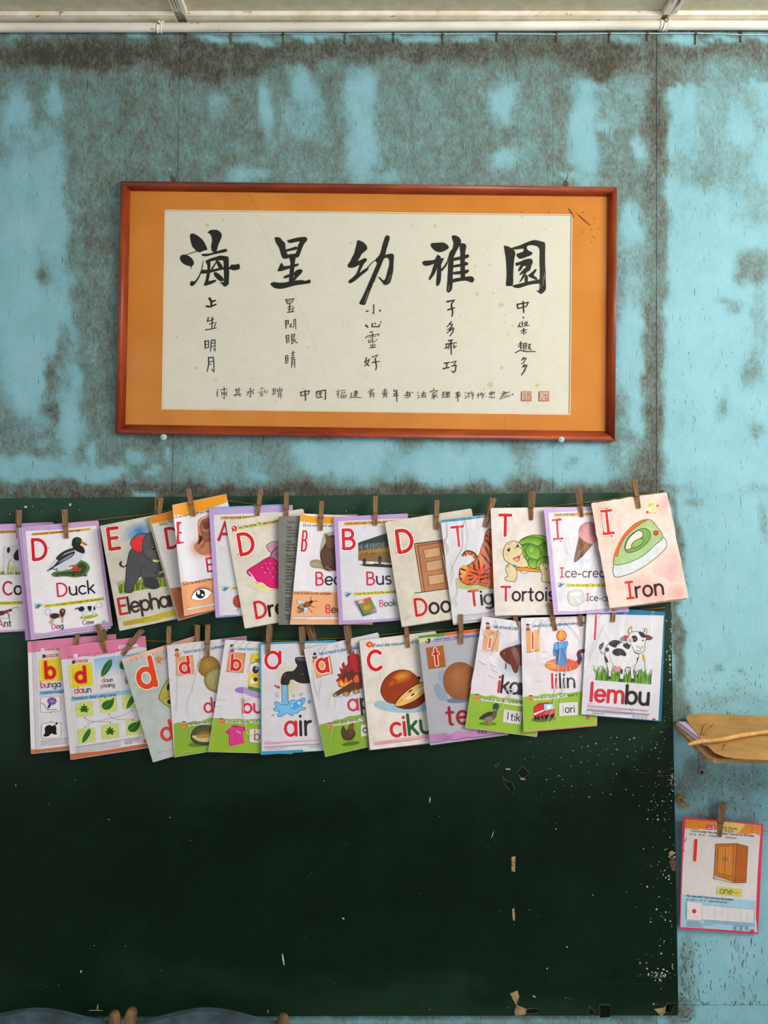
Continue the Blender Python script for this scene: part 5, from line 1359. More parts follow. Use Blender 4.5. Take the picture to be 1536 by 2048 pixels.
c.fill([(660, 628), (760, 610), (900, 590), (1000, 580), (1000, 640), (900, 645), (760, 662), (660, 680)], '4c5656'); c.fill([(655, 690), (900, 655), (1120, 640), (1120, 668), (900, 690), (655, 720)], 'a8853e')
for x in (690, 745, 770, 800, 850, 900, 950): c.line([(x, 615 - (x - 690) * .08), (x + 2, 668 - (x - 690) * .08)], 6, '9aa09a')
for x in (665, 715, 780, 810, 866): c.fill([(x + 4, 628 - (x - 665) * .1), (x + 28, 624 - (x - 665) * .1), (x + 28, 655 - (x - 665) * .08), (x + 4, 660 - (x - 665) * .08)], '6e7c80')
for x, y, r in ((714, 785, 26), (862, 768, 30)): c.ell(x, y, r * .62, r * 1.25, '1c1c1e'); c.ell(x, y + 4, r * .34, r * .7, '55565a')
c.text('BUS SEKOLAH', 680, 722, 22, 4, .16, .1, col='4a3c20'); c.part('picture')
for q in ([(760, 790), (790, 786)], [(765, 803), (802, 800)], [(910, 806), (960, 806)]): c.line(q, 9, 'e6e6e6')
c.text([('B', 'd2204a'), ('us', '38323a')], 738, 1005, 118, 2, .14, .14, sx=1.1)
heli(c, 552, 1100, .95); c.part('picture'); c.fill([(612, 1085), (800, 1072), (1000, 1055), (1000, 1085), (800, 1100), (612, 1112)], 'd8ce3c'); c.text('Circle the letter B in the word below.', 625, 1103, 23, 3, .14, .14, sx=.92, col='54502a')
c.part('picture'); c.fill([(610, 1165), (635, 1150), (720, 1290), (835, 1265), (830, 1280), (700, 1315), (690, 1305)], 'b8a8c4'); c.fill([(628, 1165), (770, 1125), (835, 1262), (700, 1310)], '3c5a7c'); c.fill([(640, 1160), (772, 1122), (832, 1255), (712, 1295)], '6a9a3e'); c.fill([(640, 1160), (772, 1122), (782, 1160), (660, 1196)], 'c8643c')
c.text('ABC', 655, 1188, 26, 14, .2, .14, col='e8dcd0'); c.part('picture'); c.ell(740, 1222, 42, 30, 'dba03a', -15, c2='c88420', hl=(-.2, -.3)); c.line([(735, 1200), (745, 1210)], 5, '5a4a1a'); c.fill([(770, 1270), (825, 1215), (832, 1235), (795, 1275)], 'c8708a'); c.fill([(790, 1268), (828, 1232), (832, 1255)], '7aa8c8')
c.text([('B', 'cc4070'), ('ook', '38323a')], 862, 1215, 60, 3, .12, .15)
c.film(creases=[(1.4, (680, 365), (720, 355), (745, 345)), (1.2, (700, 380), (740, 370), (770, 345)), (1.0, (720, 430), (730, 460))], crop=T4)
CARDS['bus'] = c

# --- D door
c = Card('aged thick card with a brown panelled door', [(770, 1044), (943, 1016.7), (976, 1226), (803.8, 1253.8)], 0.063, 0.042, -0.008, wave(.001), 'cbc5ba', 4, worn=True, th=.002)
c.under([(773, 1047), (940, 1020), (973, 1229), (803, 1255)], '9c9284', -.0028)
c.crop(*T5)
c.text([('D', 'cc2226')], 178, 695, 205, 8, .17, sx=1.0, outline='e2dcd2'); letter_guides(c, [(158, 697), (200, 708)])
c.part('picture'); c.line([(150, 475), (152, 680)], 3, '6a6460'); c.line([(185, 515), (215, 690)], 4, 'e6ded4')
c.fill([(330, 612), (600, 575), (700, 560), (760, 1030), (430, 1075), (402, 1078)], 'a87a62'); c.line([(330, 612), (600, 576), (720, 560)], 8, '2e2622'); c.line([(330, 612), (402, 1076)], 6, '2e2622'); c.line([(345, 620), (412, 1072)], 16, 'bb8a6e'); c.line([(362, 635), (428, 1072)], 6, '2e2622')
c.fill([(366, 637), (600, 598), (720, 580), (770, 1025), (430, 1070)], 'b47f5e'); c.line([(362, 635), (600, 597), (720, 580)], 5, '2e2622'); c.line([(330, 1086), (400, 1078), (660, 1042), (780, 1025)], 7, '2e2622')
for dy, dx in ((0, 0), (122, 20), (255, 42)):
    q = [(418 + dx, 668 + dy - (2 if dy else 0)), (575 + dx, 645 + dy - (4 if dy else 0)), (583 + dx, 733 + dy - 4), (432 + dx, 757 + dy - 2)]
    c.fill(q, 'c4a07c'); c.line(q + [q[0]], 4, '2e2622')
c.text([('D', 'c82028'), ('oor', '38302e')], 345, 1302, 155, 7, .15, .14, sx=1.02)
c.part('picture'); c.line([(240, 1360), (290, 1300), (330, 1320)], 3, 'b0aaa0'); c.line([(235, 1350), (260, 1320), (275, 1345)], 3, 'b8b2a8')
CARDS['door'] = c

# --- T tiger
c = Card('plastic sleeved card with the back of an orange tiger', [(881, 1040), (1042, 1021), (1068, 1222), (906, 1247)], 0.063, 0.043, -0.015, wave(.0012), 'd3d1d6')
c.under([(883, 1042), (1040, 1023), (1069, 1230), (907, 1250)], 'c4c0c2', -.0022); c.under([(883, 1043), (1040, 1025), (1069, 1226), (907, 1247)], 'a8a4a4', -.0012, .0005)
c.crop(*T5)
c.part('border'); c.fill([(570, 385), (640, 372), (780, 362), (1000, 330), (1400, 270), (1400, 305), (1000, 362), (780, 390), (640, 402), (580, 410)], '3f95b4')
c.text([('T', 'd22434')], 705, 640, 185, 6, .14, sx=.95, outline='ece6ea')
c.part('picture'); c.fill([(730, 940), (800, 960), (850, 1000), (950, 1010), (1100, 990), (1200, 970), (1200, 1040), (950, 1050), (800, 1048), (740, 1020)], 'b8bc84', 4); c.grass(740, 1150, 1045, 35, ['a8b468', '8fa04e', 'c4c88c'], 60, 12, 4)
OR, TK = 'd67024', '241c18'
c.line([(800, 720), (835, 692), (890, 705), (925, 745), (930, 790)], [30, 36, 36, 34, 36], TK, 4); c.line([(806, 722), (838, 700), (888, 712), (918, 748), (928, 800)], [20, 26, 26, 24, 24], OR, 4)
for a, b_ in (((812, 705), (830, 728)), ((850, 685), (855, 720)), ((885, 692), (872, 722)), ((925, 735), (898, 745))): c.line([a, b_], 8, TK)
c.shape([(1150, 500), (1100, 480), (1050, 470), (1010, 520), (1000, 580), (975, 640), (950, 720), (900, 780), (820, 830), (770, 850), (760, 920), (780, 970), (840, 1005), (950, 1005), (1150, 1000)], OR, TK, 6)
c.fill([(780, 830), (830, 820), (830, 880), (800, 960), (775, 930)], 'e0a85c', 4); c.fill([(900, 870), (960, 830), (1040, 850), (1050, 920), (980, 960), (900, 950)], 'd8571c', 4); c.fill([(1010, 540), (1060, 500), (1120, 560), (1110, 660), (1040, 640)], 'c85a1c', 4)
for q in ([(770, 850), (800, 860), (830, 870)], [(765, 900), (790, 905)], [(775, 950), (800, 945)], [(940, 760), (950, 800), (945, 840)], [(890, 790), (905, 830), (900, 860)], [(850, 820), (862, 850)], [(985, 620), (1020, 660), (1040, 720), (1060, 760)], [(1000, 570), (1040, 600), (1070, 660)], [(960, 700), (1000, 740), (1040, 790), (1070, 830)], [(1020, 530), (1060, 560)],
          [(860, 880), (920, 900), (950, 915)], [(900, 850), (940, 880)], [(950, 825), (960, 870)], [(1000, 820), (985, 870)], [(1045, 850), (1000, 890)], [(1050, 900), (1000, 905), (960, 920)], [(850, 920), (900, 920)], [(860, 960), (920, 935)], [(900, 980), (940, 945)], [(1040, 940), (990, 940)], [(960, 985), (970, 950), (1010, 960)]):
    n = len(q); c.line(q, [6] + [17] * (n - 2) + [5] if n > 2 else [15, 4], TK, 3)
c.line([(840, 1000), (950, 985), (1080, 1000)], 5, TK, 3)
c.text([('T', 'c82834'), ('iger', '2a2628')], 865, 1208, 140, 6, .16, .15)
c.part('picture'); c.line([(795, 1302), (960, 1285), (1100, 1262)], 5, 'b0708c'); c.line([(800, 1320), (1100, 1280)], 3, '8a8488'); c.line([(800, 1335), (1100, 1300)], 3, '9a9498'); c.line([(800, 1352), (1100, 1320)], 4, '8a8488')
c.film(creases=[(2.4, (650, 395), (655, 520), (630, 600), (660, 680)), (2.2, (835, 365), (800, 470), (800, 640), (740, 760), (700, 850), (680, 930)), (1.6, (620, 560), (665, 640), (640, 720)), (1.6, (690, 780), (710, 880), (690, 1000)), (1.8, (740, 960), (750, 1080), (705, 1160)), (1.6, (690, 1110), (700, 1200)), (1.3, (830, 380), (850, 560), (820, 700)), (1.2, (600, 700), (640, 900), (670, 1100)), (1.6, (735, 1150), (745, 1210))], crop=T5)
CARDS['tiger'] = c

# --- T tortoise
c = Card('worn card with a smiling green tortoise', [(981, 1016), (1145, 1014), (1155, 1229), (990, 1231)], 0.065, 0.047, -0.008, wave(.0012), 'd8d0cc', 4, worn=True, th=.0018)
c.crop(*T6)
c.text([('T', 'cc1f3a')], 136, 456, 142, -1, .15, sx=.86, outline='ece4e0')
c.part('picture')
c.ell(330, 730, 160, 40, 'c6c8d2', 0, c2='d8d0cc')
c.shape([(268, 545), (275, 500), (320, 468), (390, 453), (470, 470), (540, 520), (580, 600), (560, 680), (470, 700), (380, 690), (330, 640)], '6f9e3a', '2f4a1a', 4, 5, 'a9c86a', 'x')
for q in ([(275, 500), (330, 470), (400, 470), (450, 500), (400, 530), (340, 510), (290, 520)], [(345, 515), (400, 535), (425, 580), (400, 625), (345, 610), (315, 560)], [(295, 530), (340, 520), (312, 560), (325, 600), (300, 590)], [(410, 535), (460, 505), (540, 530), (540, 600), (440, 600), (430, 575)], [(340, 620), (400, 632), (390, 685), (345, 675)], [(405, 635), (445, 605), (540, 612), (520, 660), (400, 680)]):
    c.shape(q, '5f9234', '33521c', 4, 4, '9cc05a', 'y')
c.ell(360, 560, 22, 28, 'a6cc6a', 0, c2='6f9e3a')
c.shape([(240, 690), (290, 678), (350, 685), (420, 695), (520, 690), (515, 710), (420, 712), (330, 708), (280, 705)], 'd9953a', '4a3014', 4)
SK = 'd8c8a4'
c.shape([(185, 670), (210, 655), (240, 672), (255, 700), (258, 740), (245, 775), (215, 778), (180, 770), (176, 750), (195, 740), (180, 700)], SK, '4a3a28', 4); c.shape([(415, 670), (440, 650), (480, 655), (520, 690), (510, 780), (450, 782), (430, 770), (432, 730)], SK, '4a3a28', 4); c.ell(308, 712, 26, 9, 'dccab2', 0, oc='6a5238', ow=3)
for x, y in ((196, 672), (442, 664), (462, 688)): c.ell(x, y, 6, 6, '9a7c54')
c.shape([(162, 590), (170, 540), (195, 508), (235, 496), (275, 510), (300, 550), (305, 600), (330, 640), (335, 675), (280, 680), (245, 668), (210, 655), (175, 630)], SK, '4a3a28', 4)
c.fill([(225, 660), (248, 662), (255, 680), (232, 678)], '4f8270'); c.ell(200, 555, 10, 15, '201a18', 8); c.ell(262, 528, 9, 13, '201a18', 8); c.ell(198, 549, 3, 5, 'f0f0f0'); c.ell(260, 523, 3, 4, 'f0f0f0'); c.line([(195, 525), (215, 512)], 3, '4a3a28'); c.line([(252, 508), (268, 506)], 3, '4a3a28')
c.line([(240, 548), (262, 535), (290, 548), (296, 580), (275, 600)], 4, '4a3a28', 4); c.fill([(228, 618), (250, 608), (278, 598), (275, 628), (262, 642), (245, 634)], 'b8435a', 3); c.fill([(240, 622), (265, 612), (268, 632), (255, 636)], 'e8a0a8', 3); c.ell(185, 590, 16, 12, 'dfae9a', 0, c2=SK)
c.text([('T', 'cc1f3a'), ('ortoise', '3a3234')], 150, 912, 96, 0, .14, .15, sx=1.0)
CARDS['tortoise'] = c

# --- I ice-cream
c = Card('lilac bordered card with a pink ice-cream cone and an ice cube', [(1087.5, 1016), (1245, 1011), (1258, 1223.7), (1107.6, 1230)], 0.069, 0.053, -0.008, wave(.0014), 'bfa4d0', 1)
c.crop(*T6)
c.part('border'); c.fill([(478, 298), (760, 285), (1000, 275), (1030, 960), (850, 968), (700, 985), (545, 985)], 'd8d5db')
c.fill([(517, 304), (700, 300), (960, 285), (960, 306), (700, 322), (517, 325)], 'dca84c'); c.text('Look and read. Trace the letter I with', 528, 318, 17, 1.2, .14, .13, col='5c4628')
c.text([('I', 'd62a36')], 516, 482, 132, 4, .12, sx=1.12, outline='ece8ec'); letter_guides(c, [(552, 340), (516, 494), (565, 496)])
c.part('picture'); c.ell(730, 640, 100, 22, 'bcd2e0', -8, c2='d8d5db'); c.ell(760, 440, 74, 80, 'd4a0a4', 0, c2='b8787c', hl=(-.3, -.3)); c.fill([(690, 460), (720, 490), (755, 510), (790, 512), (810, 500), (800, 470), (740, 430), (700, 430)], 'd2989c', 4)
c.fill([(692, 458), (720, 490), (760, 512), (792, 516), (720, 600), (672, 642), (655, 645), (660, 600)], '8a6038', 0, '6a4426', 'y')
for k in range(6): c.line([(690 - k * 5, 480 + k * 26), (740 - k * 10, 520 + k * 20)], 3, '54361c'); c.line([(765 - k * 18, 512 + k * 18), (690 - k * 4, 560 + k * 14)], 3, 'a87c4c')
c.text([('I', 'd43a40'), ('ce-cream', '3c363a')], 560, 748, 64, 0, .12, .15, sx=1.02)
heli(c, 560, 802, .7); c.part('picture'); c.fill([(598, 795), (750, 795), (900, 790), (900, 812), (750, 818), (598, 815)], 'd8d03c'); c.text('Circle the letter I in the word below.', 608, 812, 18, 0, .14, .13, col='54502a')
c.part('picture'); c.shape([(615, 865), (640, 845), (700, 838), (722, 860), (726, 915), (690, 940), (660, 948), (622, 925)], 'c9ccc8', '9a9c96', 3, 4); c.fill([(630, 862), (690, 852), (705, 870), (650, 882)], 'e6e8e6', 3); c.line([(650, 885), (660, 935)], 3, 'a8aaa4'); c.line([(670, 890), (690, 920)], 4, 'f0f0f0'); c.line([(640, 890), (650, 915)], 5, 'ecece8')
c.text([('I', 'd43a5a'), ('ce-cube', '4a4448')], 742, 910, 46, -2, .12, .16)
c.film(creases=[(1.0, (500, 530), (520, 600)), (.9, (700, 560), (690, 620)), (1.0, (600, 545), (640, 600))], crop=T6)
CARDS['ice'] = c

# --- I iron
c = Card('pink stained ragged card with a green electric iron', [(1182, 1006), (1334, 984.4), (1377, 1195), (1219, 1216.5)], 0.076, 0.062, -0.01, wave(.0016), 'dcc9c0', 4, worn=True, th=.002, ragged=.9)
c.under([(1184, 1009), (1330, 988), (1373, 1199), (1219, 1219)], 'a08a74', -.0026)
c.crop(*T6)
c.part('stain'); 
for x, y, rx, ry, a in ((1330, 700, 130, 190, .0), (1200, 850, 260, 120, 0), (1280, 250, 60, 110, 0), (860, 300, 90, 90, 0), (1380, 860, 100, 80, 0)): c.ell(x, y, rx, ry, 'e0a8a6', 20, c2='dcc9c0')
c.text([('I', 'd8352c')], 864, 446, 158, 6.5, .12, sx=1.1, outline='ece2da'); letter_guides(c, [(884, 268), (862, 432), (920, 461)])
c.part('picture'); c.line([(825, 270), (880, 268)], 2, '6a605c'); c.line([(845, 300), (862, 425)], 2, '6a605c'); c.line([(860, 465), (912, 461)], 2, '6a605c')
# chick with flowers
c.ell(1195, 245, 19, 17, 'dcc04a'); c.ell(1206, 272, 24, 24, 'd8d29a', 10); c.ell(1212, 268, 15, 16, 'b8c8a8'); c.ell(1190, 241, 3, 3, INK, n=8); c.fill([(1174, 250), (1184, 246), (1184, 256)], 'd88428'); c.line([(1195, 295), (1188, 304)], 5, 'd88428'); c.line([(1218, 294), (1224, 303)], 5, 'd88428')
for x, y, cc in ((1240, 250, 'd8604a'), (1250, 268, 'd8c04a'), (1170, 295, 'c84a5a')):
    for k in range(5): c.ell(x + 6 * math.cos(k * 1.257), y + 6 * math.sin(k * 1.257), 5, 5, cc, n=8)
c.shape([(935, 660), (1010, 655), (1080, 630), (1150, 590), (1220, 525), (1278, 468), (1305, 528), (1260, 585), (1200, 635), (1120, 690), (1030, 730), (940, 745)], 'c9d0d0', '2e2c2a', 4, 3)
c.shape([(935, 660), (940, 590), (965, 520), (1010, 445), (1070, 385), (1130, 352), (1190, 348), (1235, 395), (1278, 468), (1220, 525), (1150, 590), (1080, 630), (1010, 655)], 'a4bd8c', '2e2c2a', 4, 3)
c.fill([(940, 605), (950, 550), (985, 480), (1030, 420), (1080, 380), (1135, 353), (1165, 350), (1130, 370), (1075, 410), (1020, 460), (985, 520), (965, 580), (960, 604)], 'dc7038', 3); c.line([(960, 604), (970, 560), (990, 510), (1022, 460), (1075, 410), (1130, 370), (1170, 350)], 3, '2e2c2a', 3)
c.shape([(1010, 540), (1030, 480), (1070, 440), (1120, 412), (1160, 410), (1188, 440), (1180, 490), (1130, 540), (1080, 568), (1030, 575)], '7ea35c', '2e2c2a', 4, 4); c.shape([(1014, 540), (1035, 485), (1070, 445), (1110, 422), (1135, 440), (1130, 470), (1080, 500), (1060, 540), (1030, 556)], 'dccfc6', '2e2c2a', 4, 4)
c.shape([(1056, 530), (1075, 500), (1110, 482), (1140, 482), (1138, 505), (1110, 530), (1075, 545)], '8fb46c', '2e2c2a', 4, 4); c.ell(1228, 439, 17, 17, 'c8402a', oc='8a2a1c', ow=3); c.ell(1226, 437, 8, 8, 'd8604a')
c.text([('I', 'd8352c'), ('ron', '3a302e')], 1030, 897, 112, 7, .14, .15, sx=1.0)
c.text('19', 1390, 868, 9, 5, .2); c.part('picture'); c.ell(1396, 866, 8, 8, 'd8b8b0', n=10)
CARDS['iron'] = c

# ================= lower string
# --- b bunga
c = Card('pink topped booklet page with the letter b, a flower and its black silhouette', [(55, 1283), (232, 1268), (238, 1489), (62, 1507)], 0.036, 0.0195, 0, lambda u: -.0035 * math.exp(-((u - .05) / .035) ** 2), 'd3d0d6', 0, th=.0024, nu=20)
c.under([(57, 1285), (230, 1271), (237, 1491), (64, 1508)], 'b0a8b0', -.003)
c.crop(*L1)
c.part('border'); c.fill([(70, 280), (125, 288), (600, 245), (1060, 200), (1060, 300), (600, 370), (420, 385), (300, 390), (125, 412), (75, 412)], 'd88aa8'); c.fill([(110, 1470), (175, 1478), (540, 1435), (1100, 1370), (1100, 1450), (540, 1490), (115, 1525)], 'c07a52'); c.line([(127, 290), (172, 1515)], 3, '9a8a9a')
c.part('picture')
for k, ch in enumerate('abcdefg'):
    x, y = 215 + k * 32, 398 - k * 3
    if ch == 'b': c.ell(x + 2, y - 9, 22, 20, 'e8e2ea')
    c.text(ch, x - 5, y, 22, 3, .16, col='7a4a6a')
c.part('picture'); c.fill([(245, 440), (415, 425), (420, 455), (275, 470), (242, 475)], 'c0705a'); c.ell(262, 452, 18, 22, '7a3a34'); c.text('Suku kata', 290, 458, 20, 5, .16, col='e8d0c0')
c.part('picture'); c.fill([(205, 495), (460, 468), (480, 715), (215, 730)], 'dcc832')
for k in range(8): c.ell(222 + k * 1, 515 + k * 27, 7, 8, 'efe6b0', n=10)
c.text([('b', 'cc1f30')], 283, 690, 170, 3, .21, sx=1.0, outline='e8a03a')
c.text([('bu', 'cc3050'), ('nga', '40383c')], 228, 800, 66, 3.5, .13, .13)
c.part('picture'); c.fill([(210, 840), (480, 808), (800, 775), (800, 828), (480, 855), (215, 882)], '92bcd6'); c.text('Padankan bunga dengan bayang.', 228, 866, 27, 4, .15, .12, col='345064')
def rbox(c, x0, y0, x1, y1, r, w, col_, fill=None, sh=0.0):
    q = arc(x1 - r, y1 - r, r, r, 0, 90, 4) + arc(x0 + r, y1 - r, r, r, 90, 180, 4) + arc(x0 + r, y0 + r, r, r, 180, 270, 4) + arc(x1 - r, y0 + r, r, r, 270, 360, 4)
    q = [(x, y - sh * (x - x0)) for x, y in q]
    if fill: c.fill(q, fill)
    if col_: c.line(q + [q[0]], w, col_)
rbox(c, 225, 900, 442, 1070, 25, 5, 'b87a6a', 'dcd8dc', .06); rbox(c, 235, 1190, 447, 1360, 25, 5, 'b87a6a', 'dcd8dc', .07); c.ell(335, 1070, 5, 5, INK, n=8); c.ell(338, 1168, 5, 5, INK, n=8)
c.line([(235, 972), (270, 985), (290, 1030), (330, 1040), (405, 1035)], 8, '5c7a70', 4); c.fill([(310, 985), (345, 975), (330, 1010), (302, 1030)], '5a3a6a', 3); c.ell(350, 945, 52, 42, '8a6aae', 0, c2='6f4e96')
for k in range(5): a = k * 1.257 + .3; c.line([(350, 945), (350 + 46 * math.cos(a), 945 + 36 * math.sin(a))], 6, 'b49ccc')
c.fill([(255, 1330), (275, 1290), (272, 1240), (310, 1208), (350, 1215), (390, 1215), (400, 1250), (398, 1290), (410, 1305), (375, 1312), (345, 1300), (310, 1330)], '18161a', 4); c.line([(360, 1225), (405, 1190)], 9, '18161a'); c.ell(402, 1192, 13, 11, '18161a')
c.line([(228, 1388), (540, 1350)], 5, '8a8488', cap=False)
for k in range(3): c.micro(230, 1404 + k * 16, 290, 6, 4, '8a848a', k)
CARDS['bunga'] = c

# --- d daun
c = Card('pink topped worksheet with the letter d and rows of green leaves', [(120, 1295), (290.6, 1271.6), (312, 1492), (141, 1519)], 0.042, 0.026, -0.002, lambda u: -.003 * math.exp(-((u - .03) / .04) ** 2), 'd2cfd4', 0, th=.0024, nu=16)
c.under([(121, 1297), (289, 1274), (310, 1494), (142, 1520)], 'a8a0a8', -.003)
c.crop(*L1)
c.part('border'); c.fill([(430, 340), (480, 350), (900, 300), (1385, 215), (1385, 360), (1300, 350), (1230, 375), (1130, 385), (1000, 425), (900, 435), (800, 455), (700, 450), (600, 480), (480, 485), (440, 490)], 'd884a4')
c.fill([(540, 1525), (900, 1490), (1500, 1390), (1500, 1460), (900, 1545), (545, 1590)], 'c0724e')
c.part('picture'); c.fill([(1075, 338), (1290, 315), (1295, 345), (1080, 368)], 'e4dce4'); c.text('Nama:', 1085, 360, 20, 6, .16, col='7a6a7a')
for k in range(20):
    x, y = 535 + k * 36, 468 - k * 4.6
    if k == 2: c.part('picture'); c.ell(x + 4, y - 10, 24, 22, 'e8e2ea')
    if k not in (10, 11): c.text('abdefghijklmnopqrstu'[k], x - 5, y, 20, 7, .16, col='7a3a5a')
c.part('picture'); c.fill([(570, 520), (600, 495), (740, 485), (742, 515), (605, 525), (572, 545)], 'c0705a'); c.ell(588, 515, 18, 22, '7a3a34'); c.text('Suku kata', 612, 517, 20, 4, .16, col='e8d0c0')
c.part('picture'); c.fill([(535, 555), (785, 525), (802, 765), (555, 800)], 'd8c82e')
for k in range(8): c.ell(552 + k * 2, 578 + k * 28, 8, 9, 'efe6b0', n=10)
c.text([('d', 'cc1f30')], 618, 738, 162, 4, .22, sx=1.08, outline='d89a3a')
c.text([('da', 'cc3050'), ('un', '40383c')], 600, 860, 66, 4, .13, .14, sx=1.05)
c.part('picture'); c.fill([(815, 480), (1050, 450), (1060, 560), (1070, 660), (830, 690)], '86b4d4', 0, 'd2cfd4', 'y'); c.fill([(1058, 448), (1380, 405), (1420, 620), (1075, 660)], '86b4d4', 0, 'd2cfd4', 'y')
c.fill([(890, 670), (895, 610), (930, 540), (975, 495), (1005, 488), (1012, 520), (1000, 570), (960, 630), (915, 672)], '2f7038', 4); c.line([(895, 668), (950, 590), (1000, 500)], 4, '7aa86a')
c.fill([(1090, 560), (1120, 500), (1180, 480), (1190, 560), (1130, 600)], '2f7038', 4)
c.text([('da', 'cc3a58'), ('un', '40383c')], 900, 738, 46, 4, .13, .15); c.text([('pi', 'cc3a58'), ('sang', '40383c')], 888, 796, 44, 4, .13, .14); c.text([('d', 'cc3a58'), ('aun', INK)], 1155, 705, 44, 4, .13); c.text('betik', 1160, 752, 44, 4)
c.part('picture'); c.fill([(560, 905), (900, 860), (1300, 805), (1310, 850), (900, 905), (565, 948)], '90bad2'); c.text('Padankan daun yang sama.', 578, 930, 32, 5, .14, .13, col='345064')
def leafbox(x, y, kind):
    c.fill([(x - 92, y - 72), (x + 92, y - 92), (x + 98, y + 62), (x - 85, y + 88)], 'c3cc7a')
    g, g2 = '2e6b34', '6ea45c'
    if kind == 0:
        for a, l in ((-90, 74), (-125, 62), (-55, 62), (-165, 58), (-15, 60), (155, 46), (28, 48), (-105, 50), (-72, 50)):
            t = math.radians(a); ex, ey = x + l * math.cos(t), y + 10 + l * math.sin(t)
            c.line([(x, y + 20), ((x + ex) / 2, (y + 10 + ey) / 2), (ex, ey)], [8, 22, 2], g, 3)
        c.line([(x, y + 20), (x - 22, y + 80)], 4, 'a8b45c')
    elif kind == 1:
        c.fill([(x - 70, y + 20), (x - 62, y - 20), (x - 20, y - 50), (x + 30, y - 62), (x + 60, y - 84), (x + 62, y - 40), (x + 45, y + 10), (x + 10, y + 44), (x - 40, y + 48)], g, 4); c.line([(x - 55, y + 30), (x, y - 15), (x + 55, y - 70)], 4, g2)
    else:
        c.fill([(x - 45, y + 75), (x - 38, y + 20), (x - 5, y - 40), (x + 30, y - 75), (x + 46, y - 65), (x + 42, y - 20), (x + 10, y + 35), (x - 25, y + 70)], g, 4); c.line([(x - 38, y + 68), (x, y + 5), (x + 38, y - 62)], 4, g2)
for x, y, k in ((704, 1035, 0), (968, 990, 1), (1215, 950, 2), (728, 1325, 2), (988, 1280, 0), (1255, 1235, 1)): leafbox(x, y, k)
for q in ([(710, 1125), (760, 1160), (850, 1170), (985, 1170)], [(972, 1085), (1010, 1130), (1080, 1145), (1240, 1147)], [(1230, 1050), (1120, 1100), (1000, 1130), (760, 1190), (758, 1215)]): c.line(q, 3, 'a07a72', 4)
for x, y in ((712, 1126), (975, 1086), (1230, 1048), (720, 1228), (990, 1182), (1240, 1147)): c.ell(x, y, 6, 6, '6a3038', n=8)
c.line([(612, 1450), (1320, 1340)], 5, '8a8488', cap=False)
for k in range(4): c.micro(614, 1462 + k * 17, 500, 8.6, 4, '8a848a', k)
for k in range(3): c.line([(1145, 1370 + k * 22), (1320, 1342 + k * 22)], 3, '9a949a', cap=False)
for k in range(6): c.line(rect(1155 + (k % 4) * 42, 1376 + (k // 4) * 24 - (k % 4) * 6, 1180 + (k % 4) * 42, 1392 + (k // 4) * 24 - (k % 4) * 6), 3, '9a949a', cap=False)
c.ell(1368, 1385, 18, 16, 'c87080', n=10)
CARDS['daun'] = c

# --- d dadu (dice)
c = Card('grey tinted card with an orange letter d and a yellow die', [(242.7, 1318), (398, 1269), (460, 1479), (306, 1525)], 0.043, 0.027, -0.003, wave(.0012), 'b4bab8', 2, worn=True)
c.crop(*L2)
c.part('border'); c.fill([(60, 445), (400, 340), (870, 190), (900, 270), (600, 345), (330, 420), (200, 460), (120, 480), (75, 490)], 'd8b4a4', 4); c.fill([(600, 280), (870, 195), (895, 260), (620, 340)], 'cfa296')
for k, ch in enumerate('abcdefgh'): c.text(ch, 165 + k * 54, 472 - k * 16, 22, 16, .16, col='8a7a78')
c.text([('d', 'dc5026')], 262, 750, 285, 13, .18, outline='d8d2c6')
c.part('picture'); c.fill([(415, 445), (440, 425), (470, 430), (485, 460), (460, 480), (430, 480)], 'cf8c3a', 4); c.line([(430, 490), (450, 480), (470, 500)], 6, '8a5a2c'); c.fill([(480, 440), (600, 405), (605, 430), (485, 462)], 'c49aae')
c.shape([(452, 850), (480, 760), (520, 690), (560, 650), (680, 640), (760, 720), (740, 880), (640, 940), (560, 942), (480, 890)], 'b3ab52', '4a4626', 6, 3); c.ell(548, 735, 17, 40, '33344c', 12); c.ell(560, 890, 28, 22, '33344c', 20); c.line([(475, 860), (560, 835), (640, 940)], 4, '6a642c')
c.text([('d', 'c84a3c'), ('adu', '3a3436')], 492, 1290, 190, 13, .17)
c.micro(430, 1415, 160, 14, 4, '8a8c8c')
CARDS['dadu'] = c

# --- d durian
def boy(c, x, y, k, shirt='7a5c94'):
    c.ell(x, y + 34 * k, 26 * k, 24 * k, shirt); c.ell(x, y, 20 * k, 23 * k, 'd09a70'); c.fill([(x - 22 * k, y - 4 * k), (x - 18 * k, y - 26 * k), (x + 6 * k, y - 30 * k), (x + 22 * k, y - 12 * k), (x + 16 * k, y - 10 * k), (x - 12 * k, y - 12 * k)], '2c1c18', 3); c.line([(x + 20 * k, y + 30 * k), (x + 40 * k, y + 14 * k)], 9 * k, 'd09a70')
def tag_icon(c, x, y):
    c.fill([(x - 22, y - 24), (x + 20, y - 30), (x + 24, y + 26), (x - 18, y + 30)], 'd9a05c'); c.ell(x, y, 13, 16, 'd85a2c'); c.ell(x, y + 4, 6, 8, 'e8a04a'); c.line([(x - 15, y - 36), (x + 18, y - 36)], 9, '2a2420'); c.line([(x + 22, y + 15), (x + 34, y - 22)], 8, 'c86a2c')
c = Card('plastic sleeved card with a langsat fruit above a split durian', [(333.5, 1290.5), (492.7, 1272), (510, 1488), (349, 1515)], 0.043, 0.027, -0.003, wave(.0012), 'd6d2d6')
c.under([(336, 1293), (491, 1275), (507, 1489), (347, 1514)], 'cf8a9a', -.0018)
c.crop(*L2)
